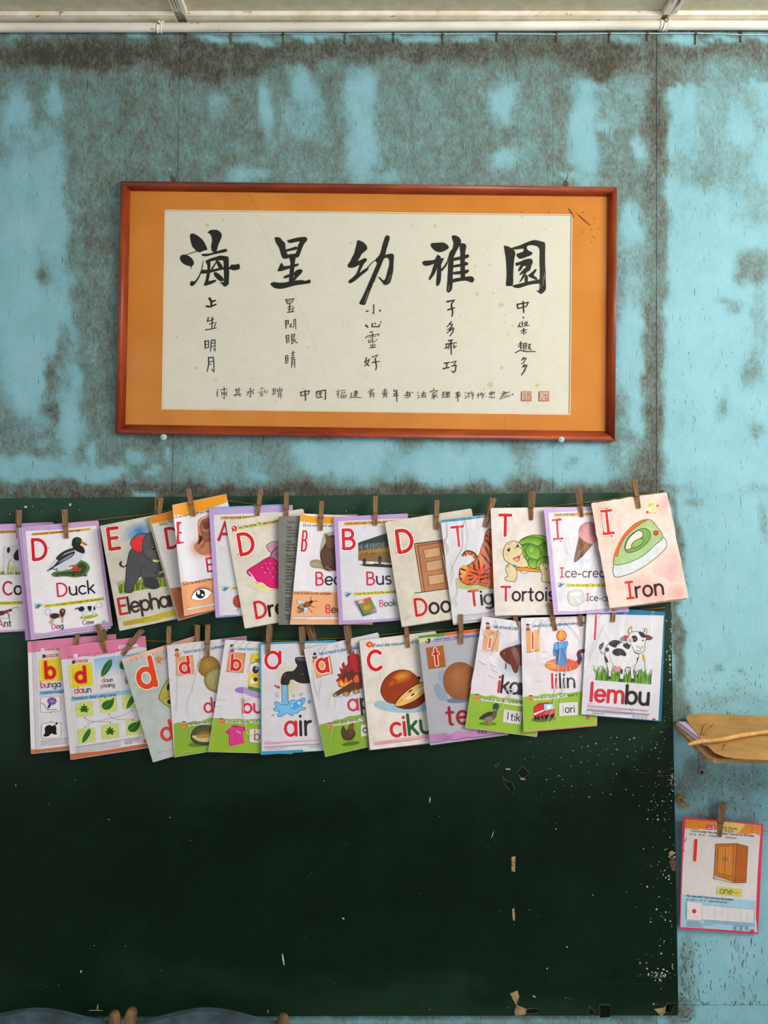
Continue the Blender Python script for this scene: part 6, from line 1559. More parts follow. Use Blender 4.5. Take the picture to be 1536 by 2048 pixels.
c.part('border'); c.fill([(600, 1112), (660, 1100), (740, 1105), (800, 1085), (880, 1090), (960, 1055), (1100, 1040), (1400, 990), (1450, 1330), (610, 1462)], '93b23a'); c.fill([(1085, 235), (1340, 215), (1350, 252), (1090, 275)], 'b07a8c')
boy(c, 635, 375, 1.0, 'c87858'); c.part('picture'); c.fill([(700, 378), (920, 345), (1150, 305), (1150, 335), (920, 372), (705, 402)], 'b4ccd8'); c.text('Sebut huruf d dan surihkannya dengan jari', 705, 392, 27, 8.5, .14, .13, col='3c5266')
c.part('picture'); c.fill([(620, 435), (800, 405), (815, 605), (635, 632)], 'd6a074'); c.text([('d', 'cc2236')], 672, 598, 160, 6, .19, outline='f0d8cc')
c.part('picture'); c.ell(960, 530, 115, 112, 'b89238', 0, c2='8f6a24', hl=(-.2, -.3)); c.shape([(915, 660), (940, 590), (1000, 550), (1090, 535), (1160, 560), (1180, 680), (1120, 770), (1030, 790), (960, 760), (925, 710)], '9c8a50', '6a5a2c', 6, 4); c.fill([(935, 670), (960, 605), (1020, 570), (1100, 560), (1150, 640), (1110, 740), (1030, 760), (965, 730)], 'a8a070', 4); c.line([(1010, 590), (1030, 680), (1005, 740)], 4, '7c7448', 3)
for k in range(24): c.ell(880 + (k * 53) % 170, 450 + (k * 37) % 140, 4, 4, '7a5c20', n=7)
c.text([('d', 'c43848'), ('uku', '3a3436')], 920, 1000, 145, 6, .14, .15)
tag_icon(c, 705, 1130); c.part('picture'); c.fill([(745, 1120), (1000, 1080), (1200, 1050), (1205, 1080), (1000, 1112), (750, 1140)], 'd2d8c4'); c.text('Namakan benda. Surih huruf', 752, 1132, 27, 7, .14, .13, col='3c4428')
c.part('picture'); c.ell(880, 1320, 130, 28, '6a8a2c', -6); c.shape([(775, 1260), (790, 1200), (830, 1150), (900, 1130), (980, 1140), (1040, 1200), (1050, 1270), (990, 1320), (900, 1330), (820, 1310)], '5e5a38', '3a3820', 6, 4)
rn = random.Random(8)
for k in range(60):
    a = rn.uniform(0, 6.28); x, y = 905 + 120 * math.cos(a), 1232 + 92 * math.sin(a); c.line([(x - 12 * math.cos(a), y - 9 * math.sin(a)), (x + 8 * math.cos(a), y + 8 * math.sin(a))], [12, 1], '4a4628', cap=False)
c.fill([(785, 1240), (850, 1232), (960, 1225), (1030, 1230), (1020, 1280), (940, 1300), (850, 1290)], 'c8bc96', 4); c.fill([(830, 1250), (900, 1215), (980, 1215), (960, 1250), (880, 1262)], 'b8903c', 4); c.fill([(840, 1220), (880, 1195), (960, 1190), (990, 1210), (900, 1222)], '8a7030', 4)
c.film(creases=[(1.6, (640, 440), (650, 660), (648, 880), (642, 990)), (1.8, (905, 265), (880, 420), (840, 600), (800, 760), (755, 900), (765, 1070)), (1.3, (770, 290), (690, 380), (660, 460)), (1.2, (860, 270), (800, 340)), (1.2, (600, 330), (640, 300), (720, 290)), (1.3, (790, 440), (760, 520), (800, 540)), (1.0, (770, 1180), (765, 1280)), (1.0, (630, 1440), (720, 1400), (800, 1405))], crop=L2)
CARDS['durian'] = c

# --- b buku
c = Card('plastic sleeved card with a yellow cartoon book and a pink striped shirt', [(450.7, 1279), (608, 1290), (585, 1508), (416, 1504)], 0.043, 0.027, -0.003, wave(.0012), 'd9d5da')
c.crop(*L2)
c.part('border'); c.fill([(990, 1055), (1080, 1058), (1180, 1066), (1260, 1060), (1340, 1070), (1480, 1062), (1950, 1080), (1950, 1450), (940, 1420)], '9cb83e')
boy(c, 1198, 330, .95); c.part('picture'); c.fill([(1250, 340), (1480, 335), (1800, 350), (1800, 378), (1480, 362), (1250, 365)], 'bcd4e0'); c.text('Sebut huruf b dan surihkannya', 1258, 358, 27, -1, .14, .13, col='3c5266')
c.part('picture'); c.fill([(1165, 380), (1335, 388), (1310, 588), (1138, 578)], 'd69a62'); c.line([(1138, 580), (1310, 590), (1336, 390)], 5, '9a6438', cap=False); c.text([('b', 'd02236')], 1190, 560, 155, -3, .18, outline='f0d8c8'); c.ell(1318, 402, 4, 4, INK, n=7)
c.part('picture'); c.ell(1300, 770, 72, 32, 'a882c0'); c.ell(1420, 800, 120, 40, 'b89ac8', 20)
c.fill([(1390, 395), (1620, 380), (1600, 760), (1360, 720)], 'dcc224'); c.fill([(1390, 395), (1620, 382), (1615, 455), (1388, 462)], 'e0cc1c'); c.text('buku', 1440, 470, 26, 0, .18, col='3a3a1c')
c.part('picture'); c.ell(1440, 540, 62, 62, 'dedcd8', 0); c.ell(1440, 560, 34, 40, '2e2c30'); c.ell(1450, 545, 14, 18, '9aa4a8'); c.line([(1400, 500), (1440, 480), (1490, 490)], 8, '6a5c1c', 4)
for k in range(10): c.line([(1366 + k * 2, 600 + k * 12), (1400 + k * 3, 590 + k * 12)], 4, 'f0e89a')
c.ell(1420, 680, 40, 24, 'e4dcc8'); c.ell(1440, 660, 22, 22, '2e2420'); c.fill([(1360, 725), (1480, 750), (1600, 765), (1600, 800), (1480, 795), (1365, 760)], '5a8848')
c.text([('bu', 'cc2248'), ('ku', '3a3436')], 1308, 1000, 140, 0, .16, .15, sx=1.1)
tag_icon(c, 1090, 1098); c.part('picture'); c.fill([(1130, 1078), (1480, 1085), (1800, 1095), (1800, 1122), (1480, 1112), (1132, 1105)], 'd8dccc'); c.text('Namakan benda. Surih huruf "b".', 1138, 1100, 27, -1, .14, .13, col='3c4428')
c.part('picture'); c.fill([(1128, 1200), (1205, 1130), (1240, 1125), (1270, 1135), (1330, 1145), (1335, 1185), (1308, 1195), (1322, 1310), (1170, 1345), (1165, 1225)], 'd02a86', 0)
for k in range(8): c.line([(1185 + k * 17, 1150 + (k > 4) * 4), (1182 + k * 18, 1338 - k * 4)], 4, 'f07ab8', cap=False)
c.line([(1205, 1132), (1235, 1150), (1268, 1138)], 6, '98185c', 3); c.line([(1165, 1225), (1205, 1190)], 4, '98185c')
rbox(c, 1378, 1168, 1620, 1305, 14, 4, 'b8c0a8', 'dad6d6'); c.text([('b', 'b06a6a'), ('aju', '2e2a2c')], 1425, 1280, 98, -2, .13)
c.film(creases=[(2.2, (1270, 255), (1200, 330), (1160, 390)), (1.6, (1340, 262), (1270, 330), (1250, 350)), (1.6, (1400, 262), (1330, 350)), (1.6, (1445, 380), (1390, 500), (1360, 600)), (1.6, (1050, 850), (1030, 930), (1100, 930)), (1.8, (1330, 750), (1310, 900), (1330, 1100), (1340, 1180)), (1.6, (1460, 800), (1380, 860), (1280, 870)), (1.6, (1230, 1180), (1290, 1210), (1240, 1200)), (1.6, (1380, 1100), (1440, 1110)), (1.2, (1060, 860), (1150, 870)), (1.4, (1440, 1220), (1380, 1230), (1340, 1200))], crop=L2)
CARDS['buku'] = c

# --- a air
c = Card('blue edged card with a black water tap splashing', [(519, 1285), (672.6, 1280), (685, 1499), (522, 1510)], 0.043, 0.027, -0.003, wave(.0012), '4a9ab8', 0)
c.crop(*L3)
c.part('border'); c.fill([(132, 350), (500, 338), (1010, 325), (1080, 1570), (850, 1580), (500, 1595), (140, 1612)], 'cfccd2'); c.fill([(625, 1588), (1000, 1575), (1100, 1572), (1100, 1600), (630, 1612)], 'b8d2d8')
c.text([('a', 'd21f38')], 185, 632, 300, 1, .12, sx=1.02, outline='e4dee2'); letter_guides(c, [(310, 638)])
c.part('picture'); c.line([(368, 425), (368, 640)], 4, '6a6468'); c.line([(308, 418), (342, 418)], 3, '8a8488')
c.ell(470, 780, 190, 250, 'c9c08a', 0, c2='cfccd2'); c.ell(620, 720, 130, 120, 'c2b98a', 0, c2='cfccd2')
c.shape([(368, 815), (372, 740), (400, 690), (450, 668), (512, 662), (560, 600), (540, 560), (536, 510), (580, 498), (640, 500), (780, 510), (790, 780), (720, 800), (620, 806), (550, 785), (510, 760), (470, 770), (455, 820), (410, 826)], '3a3236', '1c1a1c', 6, 3)
c.shape([(538, 515), (575, 500), (640, 502), (730, 515), (640, 545), (570, 540)], '6a6468', '1c1a1c', 5, 4); c.line([(400, 730), (425, 705)], 10, '6a6468'); c.ell(620, 700, 14, 8, '6a6468', -30)
c.fill([(374, 825), (450, 828), (455, 1060), (375, 1060)], '84b4d8'); c.line([(374, 825), (376, 1040)], 5, '2a3a4a', cap=False); c.line([(432, 830), (436, 1020)], 5, '5a8cb8', cap=False); c.line([(448, 828), (452, 1040)], 5, '2a3a4a', cap=False)
c.shape([(275, 1110), (310, 1085), (292, 1050), (298, 1022), (340, 1035), (375, 1055), (440, 1060), (470, 1020), (510, 1000), (550, 1012), (620, 980), (652, 985), (645, 1030), (610, 1080), (655, 1095), (650, 1118), (590, 1130), (560, 1160), (520, 1165), (510, 1190), (470, 1180), (430, 1160), (380, 1195), (330, 1200), (330, 1165), (350, 1140), (300, 1135)], '7cb8dc', '24384a', 5, 3)
c.fill([(480, 1070), (540, 1030), (630, 995), (590, 1080), (520, 1120)], '5aa0d0', 4); c.ell(580, 1040, 20, 22, 'b4d6ea', 0, oc='4a88b4', ow=3); c.ell(498, 1072, 12, 15, 'c4dcea', 20, oc='4a88b4', ow=3)
for x, y, a, b_, r in ((317, 942, 16, 26, -20), (514, 958, 10, 13, 0), (603, 940, 12, 20, 40), (700, 1025, 18, 20, 40), (270, 1186, 11, 16, 70)): c.ell(x, y, a, b_, 'b8c8d4' if x != 700 else '84aec4', r, oc='3a3a3c', ow=4)
c.fill([(290, 820), (330, 842), (336, 828), (358, 866), (316, 870), (322, 858), (284, 840)], 'c03a38')
c.text([('a', 'd02a40'), ('ir', '3a3438')], 418, 1425, 250, 2, .135, .18, sx=.92)
c.part('picture'); c.fill([(165, 1500), (830, 1465), (835, 1485), (165, 1532)], 'd8b0c4'); c.micro(168, 1490, 80, 2, 3); c.micro(168, 1515, 640, 2.5, 4, 'a8607c'); c.micro(168, 1528, 210, 2.5, 4, 'a8607c'); c.fill([(165, 1555), (830, 1515), (832, 1530), (165, 1572)], 'a8a4a8'); c.micro(210, 1580, 230, 4, 4); c.micro(168, 1595, 220, 3, 4); c.line([(700, 1540), (705, 1580)], 3, '8a8488'); c.micro(720, 1545, 100, 3, 5); c.micro(720, 1562, 100, 3, 5)
CARDS['air'] = c

# --- a api
c = Card('plastic sleeved card with a camp fire and a hen', [(607.5, 1298.6), (755, 1265), (808, 1478), (650.6, 1514)], 0.044, 0.028, -0.003, wave(.0014), 'd2cfd4')
c.under([(612, 1300), (757, 1266), (806, 1478), (651, 1512)], 'b8c0c8', -.0016)
c.crop(*L3)
c.part('border'); c.fill([(815, 1300), (880, 1280), (950, 1270), (1010, 1240), (1090, 1230), (1160, 1195), (1250, 1190), (1350, 1160), (1800, 1060), (1860, 1470), (885, 1690)], '8eac38')
c.part('picture'); c.ell(768, 505, 30, 28, '5a5468'); c.ell(765, 468, 20, 24, 'd8d0cc'); c.fill([(745, 470), (760, 440), (785, 455), (775, 475)], '2c2426', 3); c.line([(785, 510), (800, 480)], 8, 'c88a6a')
c.fill([(805, 455), (1000, 415), (1300, 345), (1305, 385), (1000, 450), (815, 478)], 'a8c4d8'); c.text('Sebut huruf a dan surihkannya dengan', 815, 472, 33, 9, .14, .13, col='34506a')
c.part('picture'); c.fill([(732, 525), (935, 480), (975, 680), (782, 740)], 'dda858'); c.line([(782, 742), (978, 685), (940, 480)], 6, '8a5c2c', cap=False); c.text([('a', 'd02438')], 800, 680, 235, 8, .17, sx=.95, outline='f4e0d8')
for x, y in ((750, 548), (918, 500)): c.ell(x, y, 7, 7, '5a3a1c', n=8)
c.part('picture')
c.fill([(1055, 850), (1040, 800), (1015, 770), (1050, 740), (1030, 700), (1075, 690), (1055, 620), (1100, 640), (1085, 590), (1110, 555), (1125, 600), (1155, 570), (1150, 490), (1200, 460), (1225, 410), (1235, 455), (1280, 470), (1310, 560), (1330, 700), (1400, 780), (1330, 840), (1150, 850)], '9c2226', 3)
c.fill([(1075, 840), (1060, 790), (1085, 760), (1080, 720), (1110, 700), (1130, 640), (1160, 680), (1200, 640), (1250, 690), (1290, 660), (1330, 780), (1280, 830), (1150, 845)], '6a2a22', 3); c.fill([(1180, 500), (1230, 470), (1290, 520), (1310, 650), (1270, 680), (1220, 640)], 'b82420', 4)
c.fill([(1040, 790), (1080, 760), (1110, 800), (1130, 730), (1160, 790), (1200, 760), (1215, 820), (1130, 840), (1070, 845)], 'e07a22', 3); c.fill([(1060, 800), (1090, 790), (1110, 830), (1150, 800), (1180, 830), (1090, 845)], 'f0b83a', 3); c.fill([(1220, 770), (1260, 700), (1290, 760), (1270, 820)], 'd86a1e', 3)
for a, b_, w in (((1000, 950), (1190, 830), 46), ((1130, 930), (1230, 810), 62), ((1250, 910), (1240, 800), 62), ((1310, 870), (1280, 800), 50)): c.line([a, b_], w + 8, '3a2014', cap=False); c.line([a, b_], w, '6e3c22', cap=False)
for x, y, r in ((1006, 945, 26), (1136, 932, 38), (1256, 905, 38)): c.ell(x, y, r, r * .86, 'a8763c', 0, oc='3a2014', ow=5); c.ell(x, y, r * .5, r * .4, 'c89a54')
c.fill([(985, 975), (1080, 950), (1200, 965), (1330, 900), (1330, 850), (1290, 920), (1200, 940), (1100, 970)], 'a9c4d4', 3)
c.text([('a', 'cc3848'), ('pi', '2c282c')], 1168, 1132, 200, 6, .13, .15)
c.part('picture'); tag_icon(c, 938, 1312); c.fill([(975, 1285), (1200, 1240), (1400, 1200), (1405, 1235), (1200, 1280), (985, 1312)], 'd4dac4'); c.text('Namakan benda. Apakah huruf', 990, 1300, 34, 10, .14, .13, col='34402a')
c.part('picture'); c.ell(1190, 1520, 105, 22, '587a24', -8)
c.fill([(1075, 1375), (1100, 1310), (1118, 1340), (1150, 1360), (1170, 1310), (1190, 1285), (1215, 1275), (1230, 1300), (1220, 1330), (1245, 1390), (1235, 1440), (1200, 1475), (1150, 1485), (1100, 1460)], '5c4422', 4); c.fill([(1180, 1300), (1215, 1278), (1222, 1330), (1200, 1380), (1170, 1350)], '8a4e24', 4); c.ell(1200, 1400, 36, 48, '7c5c34', 10, c2='5c4422'); c.fill([(1200, 1282), (1222, 1272), (1228, 1290)], 'b83a2a'); c.fill([(1100, 1345), (1108, 1305), (1122, 1340)], '2c2416')
c.line([(1145, 1480), (1150, 1512)], 5, '8a6a2c'); c.line([(1205, 1470), (1212, 1500)], 5, '8a6a2c')
rbox(c, 1310, 1300, 1600, 1440, 12, 4, 'b0b8a0', 'd4d2d0', .2); c.text('ayam', 1340, 1395, 90, 10, .13)
c.film(creases=[(1.8, (930, 330), (880, 420), (860, 520)), (1.6, (1040, 320), (1050, 370), (1010, 360)), (1.8, (760, 640), (770, 800), (800, 900), (825, 940), (840, 860), (860, 730)), (1.4, (830, 960), (828, 1010)), (1.0, (1000, 830), (960, 970), (930, 1120)), (1.0, (1025, 980), (1020, 1100)), (1.4, (760, 440), (830, 400), (900, 330)), (1.0, (980, 1290), (940, 1480)), (1.2, (1075, 1610), (1080, 1625))], crop=L3)
CARDS['api'] = c

# --- c ciku
c = Card('worn cream card with a brown ciku fruit cut open', [(718.5, 1281), (872, 1262), (895, 1482), (740, 1500)], 0.044, 0.028, -0.003, wave(.0012), 'd6cfca', 4, worn=True, th=.0018)
c.under([(716, 1284), (868, 1266), (893, 1484), (738, 1501)], '8c8078', -.0026)
c.crop(*L4)
for k in range(7): c.ell(200 + 24 * math.cos(k * .9), 302 + 20 * math.sin(k * .9), 13, 12, 'd8552c')
c.ell(200, 302, 20, 16, 'e8763c'); c.ell(200, 298, 7, 6, 'f0e0b0'); c.line([(185, 340), (200, 348), (215, 338)], 6, 'e0c090', 3)
c.text([('/', '2c282a')], 232, 335, 62, 0, .14)
c.part('picture'); c.fill([(250, 310), (480, 290), (760, 250), (765, 275), (480, 315), (258, 330)], 'b4ccd4'); c.text('Sebut dan menyurih huruf "c" dengan jari', 258, 325, 28, 4.5, .14, .13, col='34484e')
c.text([('c', 'd0203a')], 188, 565, 300, 3, .12, sx=.92, outline='ece4e0')
c.part('picture'); c.line([(240, 600), (310, 590), (315, 650), (250, 660)], 4, 'c8c0bc'); c.line([(335, 480), (340, 600)], 3, 'c8c0bc')
c.fill([(245, 920), (300, 880), (450, 900), (640, 940), (780, 900), (800, 960), (700, 995), (500, 1000), (330, 970)], '9fb8c6', 4)
c.shape([(320, 800), (325, 720), (370, 640), (450, 580), (540, 562), (620, 580), (690, 640), (705, 700), (660, 790), (560, 870), (450, 905), (370, 880)], '9a4420', '2e1a12', 6, 5); c.ell(500, 720, 165, 130, '9a4420', -25); c.ell(525, 640, 125, 66, 'd89a3a', -22, c2='9a4420', hl=(.1, -.2)); c.ell(430, 700, 60, 34, 'c06a2a', -40, c2='9a4420'); c.ell(706, 645, 14, 18, '3a2216')
c.shape([(460, 920), (490, 860), (560, 790), (640, 730), (720, 695), (800, 690), (820, 760), (770, 870), (690, 940), (590, 962), (510, 950)], '7c3218', '2e1a12', 6, 5); c.shape([(462, 922), (495, 862), (560, 795), (640, 735), (720, 698), (795, 692), (780, 770), (700, 850), (600, 905), (510, 935)], 'dbb06a', '5a3a1c', 5, 5)
c.fill([(540, 860), (620, 790), (720, 735), (760, 735), (700, 800), (610, 860)], 'e8cc98', 4); c.line([(485, 905), (590, 825), (745, 720)], 4, '4a3420', 3); c.fill([(595, 798), (615, 770), (640, 765), (625, 782)], '1c1612', 3); c.fill([(618, 832), (640, 806), (665, 800), (650, 820)], '1c1612', 3)
c.text([('ci', 'cc2a40'), ('ku', '1f6a48')], 425, 1245, 205, 6, .15, .15, sx=1.0)
c.part('picture'); c.fill([(245, 1300), (780, 1225), (800, 1225), (810, 1262), (250, 1338)], 'd8aab4'); c.micro(255, 1310, 210, 7, 4, '8a4a5c'); c.micro(255, 1328, 470, 7.5, 4, '8a4a5c')
CARDS['ciku'] = c

# --- t telur
c = Card('shaded card with a wooden letter t block and a brown egg', [(836.7, 1272), (1000, 1252), (1017, 1469), (860.5, 1490)], 0.05, 0.033, -0.004, wave(.0012), 'aaaab2', 0)
c.under([(838, 1275), (999, 1256), (1017, 1470), (861, 1491)], '8aa86a', -.0018)
c.crop(*L4)
c.part('border'); c.fill([(690, 205), (960, 178), (975, 178), (975, 210), (860, 232), (715, 248)], '5c9038'); c.fill([(975, 178), (1320, 138), (1700, 95), (1700, 135), (1320, 175), (980, 212)], 'd0682c'); c.fill([(710, 240), (860, 225), (900, 240), (760, 275), (712, 285)], 'c6cc9c', 3)
c.fill([(820, 1220), (900, 1235), (980, 1215), (1040, 1218), (1090, 1190), (1180, 1195), (1280, 1160), (1400, 1160), (1700, 1110), (1700, 1210), (1300, 1260), (820, 1310)], 'b88ab4', 3); c.line([(825, 1305), (900, 1300), (1000, 1275), (1080, 1280), (1180, 1255), (1280, 1255), (1400, 1235), (1640, 1200)], 9, '7a6a9c', 4)
c.part('picture'); c.fill([(790, 250), (815, 238), (825, 262), (810, 290), (790, 285), (800, 268)], '6a3a1e', 3); c.line([(775, 265), (785, 285), (800, 285)], 9, '7a4826', 3)
c.fill([(850, 248), (870, 240), (1100, 215), (1320, 188), (1320, 215), (1100, 245), (870, 272), (852, 265)], 'b0a4c8'); c.line([(850, 265), (870, 274), (1100, 247), (1320, 217)], 4, '5c4e84'); c.text('Sebut huruf t dan surihkannya dengan jari', 865, 262, 26, 6, .14, .12, col='3c345a')
c.part('picture'); c.fill([(778, 335), (955, 312), (982, 525), (805, 550)], 'a8662a'); c.line([(805, 551), (982, 527)], 5, '5c3414', cap=False); c.line([(785, 402), (850, 395)], 3, '6a3c18'); c.line([(915, 465), (972, 458)], 3, '6a3c18')
c.line([(872, 350), (890, 510)], 44, 'e2c4b8'); c.line([(856, 400), (900, 392)], 40, 'e2c4b8'); c.line([(872, 350), (890, 510)], 24, 'b8242c'); c.line([(856, 400), (900, 392)], 22, 'b8242c')
c.fill([(860, 740), (900, 700), (940, 740), (990, 800), (1000, 860), (960, 880), (900, 850)], '8f9cb0', 4); c.fill([(910, 600), (960, 560), (980, 620), (950, 720), (920, 680)], '98a2b2', 4); c.ell(1120, 870, 130, 30, '6f7e94', -4)
c.ell(1130, 675, 178, 195, 'a8764e', -8, c2='8f5c36', hl=(-.2, -.35))
c.text([('te', '9c2830'), ('lur', '2c2830')], 1000, 1125, 200, 4.5, .145, .17)
for k in range(4): c.micro(878, 1220 + k * 18, 120 + 60 * (k > 1), 6, 4, '6a4a70', k)
for k in range(9): c.line(rect(1310 + (k % 3) * 34, 1180 + (k // 3) * 14, 1330 + (k % 3) * 34, 1188 + (k // 3) * 14), 3, '6a4a70', cap=False)
CARDS['telur'] = c

# --- i ikan
c = Card('very shiny plastic sleeved card with a red fish and a duck on green', [(964.5, 1232.5), (1110, 1252), (1072, 1473.7), (930, 1455.7)], 0.051, 0.036, -0.003, wave(.0012), 'd9d3d9')
c.under([(966, 1234), (1112, 1254), (1074, 1474), (931, 1456)], 'cf7a94', -.0016)
c.crop(*L5)
c.part('border'); c.fill([(205, 908), (280, 910), (360, 935), (430, 925), (520, 950), (620, 950), (740, 975), (1000, 1010), (1000, 1400), (150, 1265)], '98b63c')
boy(c, 388, 205, .9); c.part('picture'); c.fill([(440, 215), (700, 240), (900, 262), (900, 290), (700, 266), (442, 236)], 'a0b8c8'); c.text('Sebut huruf i dan surihkannya', 445, 232, 28, -4, .14, .13, col='34485a')
c.part('picture'); c.fill([(360, 248), (515, 268), (490, 482), (328, 460)], 'd8aa78'); c.line([(418, 330), (400, 440)], 40, 'f0dcd0'); c.line([(414, 345), (402, 430)], 24, 'd86a72'); c.ell(430, 285, 16, 16, 'd87a94')
c.ell(690, 560, 200, 200, '5f8fb0', 0, c2='d0d0d8', hl=(.2, -.1)); c.fill([(720, 250), (900, 300), (880, 420), (720, 380)], '8fb4cc', 4)
c.fill([(508, 495), (530, 465), (590, 435), (660, 420), (760, 405), (880, 440), (900, 540), (860, 600), (740, 625), (640, 620), (570, 585), (520, 530)], '74301f', 4); c.fill([(620, 440), (660, 415), (760, 395), (800, 430), (700, 440)], '5c2618', 4); c.ell(555, 495, 16, 16, '5a2218'); c.ell(555, 495, 6, 6, 'd8a090'); c.line([(580, 470), (600, 520), (580, 575)], 5, '4a1c12', 3)
for k in range(40): c.line([(620 + (k % 8) * 32, 460 + (k // 8) * 30), (632 + (k % 8) * 32, 468 + (k // 8) * 30)], 5, '8f4430')
c.fill([(625, 605), (700, 610), (690, 690), (655, 690)], '7c3422', 3); c.fill([(568, 590), (580, 610), (572, 668), (564, 640)], '7c3422', 3)
c.text([('i', 'cc3050'), ('kan', '332e34')], 490, 890, 172, -6, .14, .1, sx=.96)
tag_icon(c, 278, 952); c.part('picture'); c.fill([(315, 950), (500, 965), (740, 1005), (900, 1030), (900, 1062), (740, 1040), (500, 1000), (318, 978)], 'd8dcca'); c.text('Namakan benda. Apakah huruf awalnya?', 322, 968, 28, -6.5, .14, .12, col='34402a')
c.part('picture'); c.ell(390, 1215, 90, 18, '6c8a28', 2)
c.fill([(300, 1160), (345, 1120), (400, 1092), (440, 1090), (440, 1050), (448, 1015), (475, 1005), (500, 1020), (505, 1045), (490, 1070), (480, 1110), (470, 1150), (430, 1185), (380, 1195), (340, 1175)], '6a6058', 4); c.fill([(300, 1160), (350, 1115), (420, 1095), (440, 1110), (380, 1150), (320, 1172)], '3a3634', 4); c.ell(395, 1165, 46, 22, '8f8274', -10)
c.fill([(440, 1065), (445, 1020), (470, 1005), (500, 1018), (505, 1040), (480, 1062), (470, 1078)], '2c5a3a', 4); c.fill([(500, 1035), (522, 1052), (505, 1058)], 'c8a83a'); c.line([(445, 1072), (470, 1080)], 5, 'd8d4cc'); c.line([(395, 1190), (400, 1220)], 6, 'd88a3a'); c.line([(410, 1190), (412, 1218)], 6, 'd88a3a')
c.fill([(550, 1068), (745, 1095), (725, 1225), (540, 1198)], 'd0cccc'); c.line([(596, 1100), (590, 1170)], 12, '6a6468'); c.text('tik', 620, 1182, 78, -5, .13, .16)
c.film(creases=[(2.4, (470, 150), (500, 260), (470, 400), (420, 520)), (2.0, (340, 230), (380, 330), (440, 290)), (2.4, (480, 280), (420, 330), (340, 360)), (2.0, (470, 390), (400, 470), (320, 460)), (2.2, (300, 560), (370, 600), (400, 590)), (1.8, (280, 520), (240, 700), (210, 850)), (1.6, (290, 705), (320, 712)), (1.6, (430, 640), (500, 690)), (1.6, (425, 600), (490, 640)), (1.6, (410, 720), (470, 740)), (2.2, (625, 770), (600, 850), (640, 880), (570, 960), (540, 1030), (510, 1080)), (2.0, (660, 840), (640, 900), (580, 990)), (1.2, (600, 800), (560, 920))], crop=L5)
CARDS['ikan'] = c

# --- l lilin
c = Card('plastic sleeved card with a blue candle and a red lorry', [(1042, 1236), (1200, 1231), (1192.4, 1449), (1047, 1463)], 0.051, 0.036, -0.003, wave(.0012), 'd9d3d8')
c.under([(1043, 1238), (1201, 1232), (1194, 1452), (1048, 1465)], 'cf8a7c', -.0016)
c.crop(*L5)
c.part('border'); c.fill([(740, 945), (800, 935), (900, 930), (960, 908), (1050, 912), (1130, 895), (1200, 905), (1330, 885), (1500, 880), (1510, 1240), (745, 1300)], '9aba3e')
boy(c, 798, 218, .85); c.part('picture'); c.fill([(838, 210), (1050, 198), (1270, 178), (1270, 202), (1050, 225), (840, 235)], 'a8c4d4'); c.text('Sebut huruf l dan surihkannya dengan jari', 840, 226, 27, 3.5, .14, .11, sx=.92, col='34485a')
c.part('picture'); c.fill([(778, 265), (910, 250), (922, 465), (788, 486)], 'd9a868'); c.line([(788, 488), (924, 467)], 5, '8a5c2c', cap=False); c.line([(846, 285), (848, 448)], 36, 'f0dcd0'); c.line([(846, 285), (848, 448)], 20, 'd03040')
c.line([(1310, 600), (1330, 550), (1318, 500), (1340, 475), (1400, 470)], [44, 44, 40, 40, 40], '6a2a50', 4)
c.ell(1145, 615, 174, 66, 'dc6a28', 0, oc='7a3c1c', ow=3); c.ell(1060, 620, 86, 46, 'e0ac38', 0, c2='dc7a2c'); c.ell(1220, 600, 80, 40, 'd44a2c', 0, c2='dc6a28')
c.fill([(1060, 440), (1065, 395), (1100, 378), (1150, 380), (1200, 368), (1212, 400), (1195, 440), (1190, 500), (1195, 610), (1140, 628), (1082, 605), (1085, 530), (1062, 520), (1055, 480)], '3a82bc', 4); c.fill([(1070, 400), (1120, 385), (1195, 385), (1190, 430), (1150, 440), (1110, 450), (1080, 450)], '5aa0d4', 4); c.fill([(1085, 480), (1110, 470), (1110, 600), (1085, 600)], '2c5f98', 3)
c.ell(1142, 315, 54, 58, 'd8552a', 0, c2='c84022', hl=(.2, -.2)); c.fill([(1100, 300), (1130, 262), (1148, 235), (1150, 262), (1180, 290), (1178, 335), (1140, 360), (1105, 340)], 'e0a02c', 4); c.line([(1135, 335), (1138, 385)], 5, '4a2a1c')
c.text([('li', 'cc3048'), ('lin', '332e34')], 1045, 850, 145, 2, .14, .2, sx=.98)
tag_icon(c, 826, 965); c.part('picture'); c.fill([(852, 950), (1000, 935), (1205, 915), (1208, 942), (1000, 968), (856, 978)], 'd8dccc'); c.text('Namakan benda. Surih huruf "l".', 862, 968, 27, 5, .13, .13, col='34402a')
c.part('picture'); c.ell(960, 1170, 125, 26, '5c7a28', -4)
c.fill([(855, 1045), (910, 1005), (1000, 995), (1055, 1005), (1075, 1080), (1075, 1130), (960, 1150), (870, 1165)], 'b8282c'); c.fill([(855, 1045), (960, 1022), (965, 1140), (860, 1160)], 'cc3034'); c.fill([(860, 1110), (960, 1070), (962, 1085), (862, 1130)], 'e8dcd8'); c.fill([(962, 1015), (1055, 1010), (1070, 1065), (968, 1085)], 'a8c8e0'); c.fill([(985, 1030), (1050, 1022), (1060, 1055), (1000, 1070)], 'd8e8f0')
c.fill([(965, 1095), (1075, 1070), (1080, 1110), (968, 1125)], 'd86030'); c.fill([(965, 1128), (1080, 1115), (1070, 1145), (970, 1155)], '2a2426')
for x, y in ((876, 1158), (905, 1158), (945, 1150), (985, 1152), (1050, 1138)): c.ell(x, y, 12, 22, '1e1a1c')
rbox(c, 1115, 1000, 1312, 1140, 12, 4, '8aa04a', 'd6d2d2', .05); c.line([(1158, 1035), (1160, 1102)], 10, 'b89ab0'); c.text('ori', 1180, 1102, 76, 2, .13, .14)
